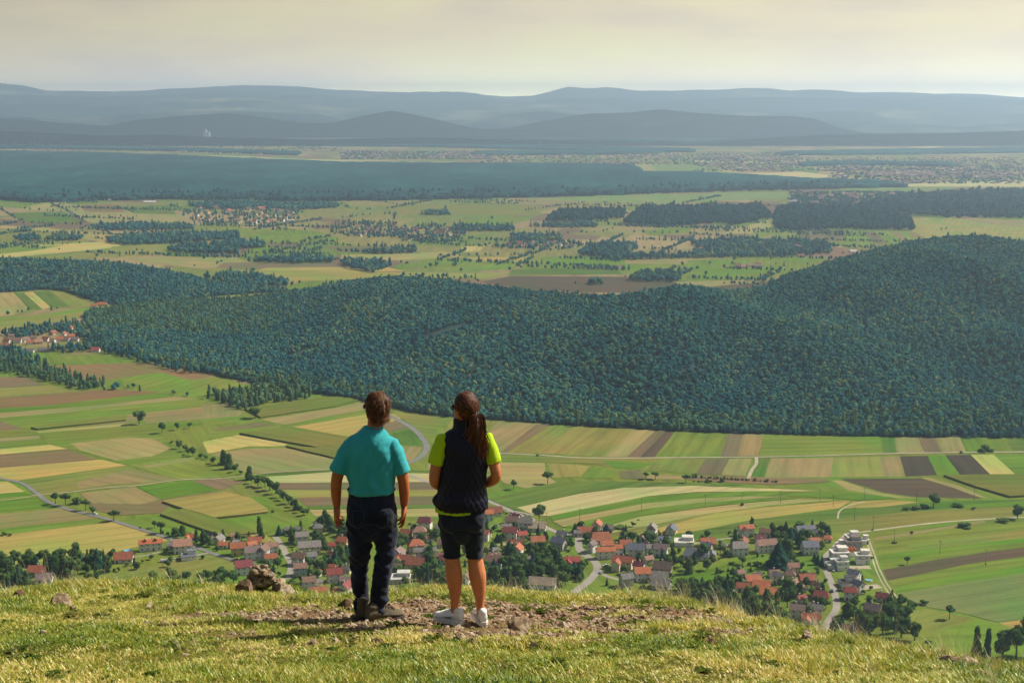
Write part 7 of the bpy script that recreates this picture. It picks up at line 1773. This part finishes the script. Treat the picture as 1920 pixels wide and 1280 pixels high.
def shoe(parent, pos, yaw, sc, m_up, m_sole, high=.0, lab=None, swoosh=False):
    """yaw: toe direction from +y towards -x"""
    pr = [(-.125,.000,.026,.050),(-.118,.0,.034,.086+high),(-.085,.0,.037,.098+high),(-.045,.0,.038,.090+high*.8),(-.005,.0,.040,.078),(.04,.0,.045,.066),(.085,.0,.048,.056),(.120,.0,.043,.048),(.145,.0,.030,.038),(.153,.0,.012,.028)]
    V = []; n = 18
    for y, cx, hw, h in pr:
        for k in range(n):
            a = 2*PI*k/n; V.append((cx + math.cos(a) * hw * (1 if math.sin(a) < .2 else .82), y, .014 + max(0, h * .5 + math.sin(a) * h * .5)))
    Fc = [(i*n+k, (i+1)*n+k, (i+1)*n+(k+1) % n, i*n+(k+1) % n) for i in range(len(pr)-1) for k in range(n)] + [tuple(range(n)), tuple(range(len(pr)*n-1, (len(pr)-1)*n-1, -1))]
    root = empty('shoe', pos, yaw); root.parent = parent; root.scale = (sc, sc, sc)
    me = fuse('upper', [(V, Fc), ellipsoid((0, -.08, .085 + high), (.037, .045, .03)), ellipsoid((0, .01, .072), (.028, .06, .026), tilt=-.25)], .005, 3, lambda c: .0012 * mnoise.noise(Vector(c) * 40)); obj('upper', me, m_up, root)
    V = []; 
    for zz, k_ in ((-.012, 1.02), (.022, 1.06)):
        for y, w in ((-.130,.018),(-.118,.034),(-.08,.041),(-.03,.040),(.03,.047),(.08,.052),(.12,.047),(.147,.033),(.157,.014)): V.append((w * k_, y * 1.0, zz))
        for y, w in reversed(((-.130,.018),(-.118,.034),(-.08,.041),(-.03,.040),(.03,.047),(.08,.052),(.12,.047),(.147,.033),(.157,.014))): V.append((-w * k_, y * 1.0, zz))
    Fc = [tuple(range(17, -1, -1)), tuple(range(18, 36))] + [(i, (i+1) % 18, 18+(i+1) % 18, 18+i) for i in range(18)]
    obj('sole', mesh('sole', V, Fc), m_sole, root)
    mb = MB(); 
    for k in range(5): mb.tube([(-.022, .0 + k*.019, .092 - k*.007 + high*.3), (0, .004 + k*.019, .101 - k*.008 + high*.3), (.022, .0 + k*.019, .092 - k*.007 + high*.3)], .003, 6)
    mb.build('laces', m_sole, root, True)
    if swoosh:   # grey side flash
        mb = MB(); 
        for q in (-1, 1):
            mb.add([(q*.0475,-.035,.052),(q*.0505,.045,.044),(q*.0475,-.02,.036),(q*.046,-.04,.040)], [(0,1,2,3)])
        mb.V = [(x*1.0, y, z) for x, y, z in mb.V]; mb.build('side_flash', M_GREYD, root)
    return root

# ---- the man
mp = Vector(((701 - 960) / F * 10.83, 10.31, 0)); mp.z = float(fz(np.array([mp.x]), np.array([mp.y]))[0]) - .005
HC = (.046, .0, 1.650); YM = R(38)
hp_, at_m = head_parts(HC, YM)
LWm, RWm = (-.276, .035, .905), (.250, .040, .905)
body = hp_ + [limb([(.02, -.03, 1.40), (.036, -.022, 1.49), (.044, -.010, 1.58)], [.075, .062, .060]),
  rings([(0,0,.84,.15,.11),(0,0,.95,.155,.115),(0,0,1.05,.15,.115),(0,0,1.18,.165,.12),(0,0,1.30,.18,.115),(0,0,1.38,.165,.10),(.01,-.01,1.44,.10,.075)]),
  limb([(-.13,0,1.375),(-.190,-.01,1.32),(-.240,-.02,1.20),(-.268,-.022,1.10),(-.276,.004,1.00),LWm], [.058,.056,.050,.044,.041,.030]),
  limb([(.13,0,1.375),(.190,-.01,1.32),(.232,-.02,1.20),(.252,-.022,1.10),(.256,.004,1.00),RWm], [.058,.056,.050,.044,.041,.030]),
  limb([(-.085,0,.86),(-.095,.02,.56),(-.11,.05,.48),(-.105,.09,.25),(-.105,.10,.07)], [.085,.065,.055,.045,.035]),
  limb([(.085,0,.86),(.098,0,.56),(.085,0,.48),(.05,.0,.25),(.035,-.01,.07)], [.085,.065,.055,.045,.035])]
body += hand(LWm, (-.02, .05, -1), (.75, -.25, 0), 1, .42, 1.06) + hand(RWm, (-.03, .06, -1), (-.75, -.25, 0), -1, .36, 1.06)
man = obj('person', fuse('person', body, .0048, 2), M_SKIN_M, loc=mp); man.scale = (.96, .97, 1.01)
tag(man, 'man in a teal t-shirt and dark jeans looking out over the valley', 'person')
def w_shirt(c):
    x, y, z = c; lo = max(0, min(1, (1.12 - z) / .12))
    d = .010 * mnoise.noise(Vector((x * 7, y * 7, z * 6))) + .013 * abs(mnoise.noise(Vector((x * 13 - z * 7, y * 9, z * 4)))) + .004 * mnoise.noise(Vector((x * 16 + z * 6, y * 16, z * 9))) + .018 * lo * mnoise.noise(Vector((x * 5, y * 5, z * 30)))
    if z > 1.05: d += .0045 * max(0, mnoise.noise(Vector((x * 11 + z * 5, 3, z * 3.2)))) * 2 + (( .005 * math.sin((abs(x - .02) * 1.0 + z * .55) * 55) * math.exp(-((abs(x) - .15) / .05) ** 2)) if y < 0 else 0)
    return d
shirt = [rings([(0,0,1.022,.180,.134),(0,-.004,1.040,.186,.142),(0,-.006,1.075,.178,.137),(0,-.004,1.10,.182,.140),(0,-.006,1.16,.188,.142),(0,-.01,1.27,.198,.140),(0,-.012,1.345,.198,.134),(.005,-.014,1.405,.168,.120),(.012,-.014,1.450,.128,.104),(.024,-.015,1.492,.088,.086),(.027,-.014,1.508,.076,.074)]),
  limb([(-.12,-.01,1.36),(-.185,-.01,1.345),(-.235,-.015,1.255),(-.258,-.018,1.168)], [.080,.078,.074,.071], 20), limb([(.12,-.01,1.36),(.18,-.01,1.345),(.228,-.015,1.255),(.246,-.018,1.160)], [.080,.078,.074,.071], 20)]
def cut(partlist): return partlist
def open_limb(P, rad, n=22):
    mb = MB(); mb.tube([Vector(p) for p in P], rad, n); return mb.V, mb.F
shirt[1] = open_limb([(-.10,-.01,1.385),(-.150,-.01,1.358),(-.193,-.012,1.300),(-.222,-.014,1.230),(-.246,-.016,1.172)], [.060,.074,.072,.070,.072]); shirt[2] = open_limb([(.10,-.01,1.385),(.150,-.01,1.358),(.193,-.012,1.300),(.220,-.014,1.230),(.240,-.016,1.163)], [.060,.074,.072,.070,.072])
obj('t_shirt', fuse('t_shirt', shirt, .0062, 4, w_shirt), M_TEAL, man)
mb = MB(); n = 30; mb.tube([(.026 + math.cos(2*PI*k/n) * .074, -.012 + math.sin(2*PI*k/n) * .070, 1.505 + .014 * math.sin(2*PI*k/n) * -1) for k in range(n + 1)], .0065, 8)
tag(mb.build('collar', M_TEAL, man, True))
def w_jeans(c):
    x, y, z = c; k = math.exp(-((z - .50) / .13) ** 2) + 1.3 * math.exp(-((z - .12) / .10) ** 2) + .5 * math.exp(-((z - .74) / .08) ** 2) + .25
    return .020 * k * mnoise.noise(Vector((x * 7, y * 7, z * 19 + x * 12))) + .008 * k * mnoise.noise(Vector((x * 14, y * 14, z * 34 - x * 20))) + .004 * mnoise.noise(Vector((x * 20, y * 20, z * 12)))
jeans = [rings([(0,0,.80,.195,.142),(0,0,.88,.196,.142),(0,0,.97,.184,.136),(0,0,1.045,.174,.128)]), ellipsoid((0,-.005,.765), (.150,.125,.13)), ellipsoid((-.085,-.06,.85), (.095,.085,.11)), ellipsoid((.085,-.06,.85), (.095,.085,.11)),
  open_limb([(-.098,0,.84),(-.098,0,.66),(-.098,.015,.56),(-.114,.04,.47),(-.116,.06,.36),(-.108,.085,.22),(-.104,.095,.12),(-.103,.098,.085)], [.104,.100,.086,.073,.069,.065,.060,.063]),
  open_limb([(.098,0,.84),(.104,0,.66),(.106,0,.56),(.088,0,.47),(.068,0,.36),(.048,-.005,.22),(.038,-.01,.12),(.036,-.01,.090)], [.104,.098,.085,.077,.072,.070,.067,.070])]
jo = obj('jeans', fuse('jeans', jeans, .0066, 4, w_jeans), M_JEANS, man)
mb = MB(); 
for q in (-1, 1):
    P = [(q*.045,0,.905),(q*.135,0,.905),(q*.135,0,.80),(q*.09,0,.775),(q*.045,0,.80),(q*.045,0,.905)]
    P = [Vector((x, -.128 - .018 * (1 - abs(abs(x) - .085) / .06) , z)) for x, _, z in P]; mb.tube(P, .0022, 5)
mb.build('pocket_stitching', simple('faded_thread', (.045, .06, .085), .9), jo)
mb = MB(); n = 40; mb.tube([(math.cos(2*PI*k/n) * .176, math.sin(2*PI*k/n) * .130, 1.035) for k in range(n + 1)], .013, 8); mb.build('belt', M_SOLEB, jo, True)
shoe(man, (-.105, .115, .030), R(8), 1.12, M_SHOEB, M_SOLEB, .03); shoe(man, (.075, -.025, .022), R(-60), 1.14, M_SHOEB, M_SOLEB, .025)
glasses(at_m, YM, man, 'dark sunglasses')
# hair: cap and wavy locks
def hair_cap(at, r, yaw, extra=()):
    P = [ellipsoid(at(-.022, 0, .028), (.082, .096, .098), yaw), ellipsoid(at(-.048, 0, -.03), (.070, .056, .085), yaw)] + list(extra)
    return fuse('hair_cap', P, .006, 2, lambda c: .007 * mnoise.noise(Vector(c) * 26) + .004 * mnoise.noise(Vector(c) * 60))
def man_locks(n=4200):
    rs = random.Random(5); out = []
    f = (at_m(1, 0, 0) - at_m(0, 0, 0)).normalized(); s = (at_m(0, 1, 0) - at_m(0, 0, 0)).normalized(); z = Vector((0, 0, 1)); c0 = at_m(-.022, 0, .024)
    for _ in range(n):
        az = rs.uniform(-2.7, 2.7); th = .05 + 1.75 * rs.random() ** .75
        if abs(az) > 1.62 and th > .95: continue
        ca, ck = math.cos(az), mnoise.noise(Vector((az * 1.8, th * 2.0, 1))); back = max(0, ca)
        L = .045 + .035 * rs.random() + (.020 + .050 * back) * (th > 1.2); lift = .002 + .008 * rs.random() + .016 * max(0, ck); ph = ck * 9 + rs.uniform(-.5, .5); tw = .35 * math.sin(ph); P = []
        for i in range(8):
            q = i / 7; t_ = th + q * L / .1; a = az + tw * q * .6
            if t_ < 1.75: h = (-f * math.cos(a) + s * math.sin(a)) * math.sin(t_); p = c0 + Vector((h.x * .088, h.y * .088, math.cos(t_) * .098)) + (h + z * math.cos(t_)) * lift * (.3 + q); lp, lh = p, h
            else: p = lp + Vector((0, 0, -(t_ - 1.75) * .1)) + lh * (.012 * math.sin(q * 4 + ph) - .010 * (t_ - 1.75) * 2)
            p = p + (s * math.sin(q * 8 + ph) + f * math.cos(q * 7 + ph)) * .0045 * q
            P.append(Vector((p.x, p.y, max(p.z, 1.505 + .02 * ck))))
        out.append((P, (P[0] - c0).normalized()))
    for _ in range(240):    # ends that flick out over the collar on the sunny side
        a = rs.uniform(-.9, 1.2); h = -f * math.cos(a) + s * math.sin(a); b0 = c0 + h * .078 + Vector((0, 0, -.055 - rs.random() * .05)); P = [b0 + h * (.030 * q ** 2 * rs.uniform(.6, 1.2)) + Vector((0, 0, -.045 * q + .018 * q * q)) for q in (0, .25, .5, .75, 1)]; out.append((P, h))
    return out
V, Fc = ribbons(man_locks(), .0026); capm = hair_cap(at_m, 0, YM)
ho_ = obj('hair', capm, M_HAIR_M, man); tag(ho_, 'wavy collar length brown hair')
obj('lock', mesh('lock', V, Fc), M_HAIR_M, ho_)['kind'] = 'stuff'

# ---- the woman
wp = Vector(((868 - 960) / F * 10.24, 9.76, 0)); wp.z = float(fz(np.array([wp.x]), np.array([wp.y]))[0]) - .005
HW = (.022, .0, 1.588); YW = R(44)
hp_, at_w = head_parts(HW, YW, True)
LWw, RWw = (-.085, .20, .985), (.095, .20, .985)
body = hp_ + [limb([(.02,-.01,1.36),(.022,-.008,1.45),(.022,-.005,1.53)], [.06,.048,.047]),
  rings([(-.005,0,.78,.15,.11),(-.005,0,.88,.158,.115),(.0,0,1.0,.135,.10),(.012,0,1.15,.15,.11),(.02,0,1.27,.155,.105),(.022,0,1.34,.14,.09),(.022,0,1.40,.08,.065)]),
  limb([(-.125,0,1.345),(-.165,-.015,1.28),(-.190,-.03,1.18),(-.205,-.025,1.07),(-.165,.09,1.01),LWw], [.046,.046,.042,.039,.037,.026]),
  limb([(.165,0,1.350),(.215,-.015,1.29),(.240,-.03,1.19),(.252,-.025,1.10),(.190,.09,1.03),RWw], [.046,.046,.042,.039,.037,.026]),
  limb([(-.085,0,.82),(-.087,0,.66),(-.078,.0,.515),(-.070,-.010,.43),(-.064,-.016,.365),(-.058,-.008,.27),(-.060,.0,.17),(-.062,.0,.075)], [.088,.074,.056,.060,.0635,.050,.034,.031]),
  limb([(.078,0,.82),(.085,0,.66),(.092,0,.515),(.104,-.010,.43),(.113,-.016,.365),(.124,-.008,.27),(.130,.0,.17),(.135,.0,.075)], [.088,.074,.058,.062,.065,.051,.034,.031])]
body += hand(LWw, (.75, .25, -.12), (0, -1, .1), -1, .5, .92) + hand(RWw, (-.75, .25, -.12), (0, -1, .1), 1, .5, .92)
woman = obj('person', fuse('person', body, .0048, 2), M_SKIN_W, loc=wp); woman.scale = (.95, .97, 1)
tag(woman, 'woman with a long ponytail in a navy quilted vest and knee shorts', 'person')
sh_ = [rings([(-.036,-.004,.850,.168,.146),(-.034,-.002,.864,.168,.146),(-.010,0,.90,.172,.126),(0,0,1.0,.15,.115),(.012,0,1.15,.158,.12),(.022,0,1.30,.165,.115),(.024,0,1.37,.12,.09),(.024,0,1.41,.07,.06)]),
  open_limb([(-.09,0,1.36),(-.135,-.008,1.352),(-.165,-.016,1.290),(-.184,-.022,1.235),(-.196,-.026,1.190)], [.055,.066,.064,.062,.061]), open_limb([(.125,0,1.365),(.175,-.008,1.358),(.210,-.016,1.300),(.228,-.022,1.245),(.238,-.026,1.202)], [.055,.066,.062,.060,.058])]
obj('shirt', fuse('shirt', sh_, .006, 3, lambda c: .007 * mnoise.noise(Vector((c[0] * 10, c[1] * 10, c[2] * 14))) + .004 * mnoise.noise(Vector((c[0] * 25, c[1] * 25, c[2] * 20)))), M_LIME, woman)
def w_vest(c):
    x, y, z = c; a = math.atan2(x - .015, -y) * .185
    if z > 1.445: return .004 * mnoise.noise(Vector(c) * 14)
    p_ = .052; u_ = (a + z * .62) / p_; v_ = (a - z * .62) / p_
    puff = (abs(math.sin(u_ * PI)) * abs(math.sin(v_ * PI))) ** .45
    return .0068 * (puff - .55) + .007 * mnoise.noise(Vector((x * 6, y * 6, z * 9)))
vest = [rings([(.0,-.005,.868,.188,.150),(-.004,-.005,.885,.198,.158),(-.004,-.005,.94,.195,.155),(.0,-.002,1.02,.176,.142),(.010,0,1.12,.174,.140),(.024,0,1.22,.178,.140),(.030,0,1.32,.178,.132),(.026,0,1.375,.168,.118),(.022,0,1.410,.142,.100),(.020,0,1.440,.092,.086),(.020,0,1.47,.082,.080),(.020,.004,1.515,.084,.082)], 48)]
vest += [ellipsoid((-.178, -.01, .925), (.045, .05, .05))]
vo = obj('vest', fuse('vest', vest, .0058, 1, w_vest), M_VEST, woman); tag(vo, 'navy quilted sleeveless vest')
def w_short(c):
    x, y, z = c; k = .5 + math.exp(-((z - .75) / .08) ** 2) + .5 * math.exp(-((z - .56) / .05) ** 2)
    return .008 * k * mnoise.noise(Vector((x * 8, y * 8, z * 20 + x * 14))) + .004 * mnoise.noise(Vector((x * 22, y * 22, z * 30)))
so_ = [rings([(-.003,0,.74,.174,.130),(-.003,0,.80,.180,.134),(-.004,0,.86,.172,.128),(-.004,0,.90,.160,.120)]), ellipsoid((0,-.01,.70), (.10,.105,.10)), ellipsoid((-.078,-.052,.79), (.088,.078,.10)), ellipsoid((.078,-.052,.79), (.088,.078,.10)),
  open_limb([(-.086,0,.80),(-.088,0,.70),(-.086,0,.62),(-.080,0,.555),(-.079,0,.508)], [.090,.084,.073,.065,.063]), open_limb([(.082,0,.80),(.084,0,.70),(.086,0,.62),(.089,0,.555),(.091,0,.506)], [.092,.087,.077,.069,.067])]
so = obj('shorts', fuse('shorts', so_, .0062, 3, w_short), M_DENIM, woman)
mb = MB()
for cx, cz in ((-.079, .512), (.091, .510)): mb.tube([(cx + math.cos(2*PI*k/24) * .066, math.sin(2*PI*k/24) * .066, cz) for k in range(25)], .0035, 6)
mb.build('hem', M_DENIM, so, True)
shoe(woman, (-.098, .015, .022), R(62), .90, M_SHOEW, M_SOLEW, .012, swoosh=True); shoe(woman, (.130, .045, .020), R(16), .90, M_SHOEW, M_SOLEW, .012, swoosh=True)
glasses(at_w, YW, woman, 'dark sunglasses')
TIE = at_w(-.098, .0, -.030) + Vector((.020, 0, 0))
def w_hair(n=2600):
    rs = random.Random(8); out = []; f = (at_w(1, 0, 0) - at_w(0, 0, 0)).normalized(); s = (at_w(0, 1, 0) - at_w(0, 0, 0)).normalized(); z = Vector((0, 0, 1)); c0 = at_w(-.020, 0, .022)
    for _ in range(n):     # combed back over the skull into the tie
        az = rs.uniform(-2.5, 2.5); th = rs.uniform(.0, 1.75) if abs(az) < 1.9 else rs.uniform(0, 1.15)
        d0 = (-f * math.cos(az) + s * math.sin(az)) * math.sin(th) + z * math.cos(th); d1 = (TIE - c0).normalized(); P = []; lift = rs.uniform(0, .006)
        for i in range(7):
            q = i / 6; d = d0.lerp(d1, q ** 1.1 * .98).normalized(); P.append(c0 + Vector((d.x * .092, d.y * .092, d.z * .100)) * (1 + lift * 8) + Vector((0, 0, rs.uniform(-.001, .001))))
        P[-1] = TIE + Vector((rs.uniform(-1, 1), rs.uniform(-1, 1), rs.uniform(-1, 1))) * .010; out.append((P, d0))
    for _ in range(2300):  # the ponytail, in wavy strands
        g = rs.randrange(7); ga = g * .9; L = rs.uniform(.20, .315) if rs.random() < .8 else rs.uniform(.1, .34); P = []; ox, oy = rs.gauss(0, .013), rs.gauss(0, .009); sp = rs.uniform(.6, 1.2)
        for i in range(10):
            q = i / 9; z_ = -L * q ** 1.05
            x = .012 * math.sin(q * 9 + ga) + math.cos(ga) * .034 * q * sp + ox * (1 + 1.3 * q) + .016 * math.sin(q * 2.6) - .022 * q ** 2
            y = -.030 * math.sin(min(1, q * 2.2) * PI / 2) + .030 * q + math.sin(ga) * .012 * sp * q + .006 * math.cos(q * 10 + ga) + oy - .036 * max(0, q - .25)
            P.append(TIE + Vector((x, y, z_ + .012 * math.sin(min(1, q * 4) * PI))))
        out.append((P, Vector((0, -1, 0))))
    return out
V, Fc = ribbons(w_hair(), .0022)
capw = fuse('hair_cap', [ellipsoid(at_w(-.020, 0, .026), (.083, .097, .098), YW), ellipsoid(at_w(-.045, 0, -.02), (.072, .055, .068), YW), limb([TIE, TIE + Vector((.004, -.030, -.05)), TIE + Vector((.010, -.035, -.14)), TIE + Vector((0, -.03, -.23)), TIE + Vector((-.012, -.03, -.29))], [.014, .026, .024, .018, .006])], .0055, 1, lambda c: .003 * mnoise.noise(Vector(c) * 50) + .003 * mnoise.noise(Vector((c[0] * 90, c[1] * 90, c[2] * 12))))
ho_ = obj('hair', capw, M_HAIR_W, woman); tag(ho_, 'long auburn brown hair tied in a ponytail'); obj('lock', mesh('lock', V, Fc), M_HAIR_W, ho_)['kind'] = 'stuff'
mb = MB(); mb.tube([TIE + Vector((math.cos(2*PI*k/16) * .017, .002 + math.sin(2*PI*k/16) * .010, math.sin(2*PI*k/16) * .013)) for k in range(17)], .0055, 8); mb.build('hair_tie', M_BLACK, ho_, True)
# ================================================================ labels: look-alikes are told apart by their order in the picture
ORD = 'first second third fourth fifth sixth seventh eighth ninth tenth eleventh twelfth thirteenth fourteenth fifteenth sixteenth seventeenth eighteenth nineteenth twentieth'.split()
_by = {}
bpy.context.view_layer.update()
for o in COL.objects:
    if o.parent is None and o.get('category') and not o.get('kind'): _by.setdefault(o['label'], []).append(o)
for lab, os_ in _by.items():
    if len(os_) < 2: continue
    os_.sort(key=lambda o: view_px(o.location)[0])
    base = ' '.join(lab.split()[:12]); n = len(os_); h = (n + 1) // 2
    for i, o in enumerate(os_):
        j = i if i < h else n - 1 - i; side = 'left' if i < h else 'right'
        if j < 20: o['label'] = '%s, %s from the %s' % (base, ORD[j], side)
        if 'group' not in o: o['group'] = base
# ================================================================ haze (closed box of air round the whole place)
mb = MB(); mb.box(-24000, 24000, -2500, 27500, -4, 640)
hm = bpy.data.materials.new('haze_air'); hm.use_nodes = True; hm.node_tree.nodes.clear()
ho = N(hm.node_tree, 'ShaderNodeOutputMaterial'); pv = N(hm.node_tree, 'ShaderNodeVolumePrincipled')
pv.inputs['Color'].default_value = (.58, .79, 1.0, 1); pv.inputs['Density'].default_value = 7.9e-5; pv.inputs['Anisotropy'].default_value = .42
link(hm.node_tree, pv.outputs[0], ho.inputs['Volume'])
tag(mb.build('haze', hm), 'pale blue summer haze filling the valley air', 'haze', kind='stuff')
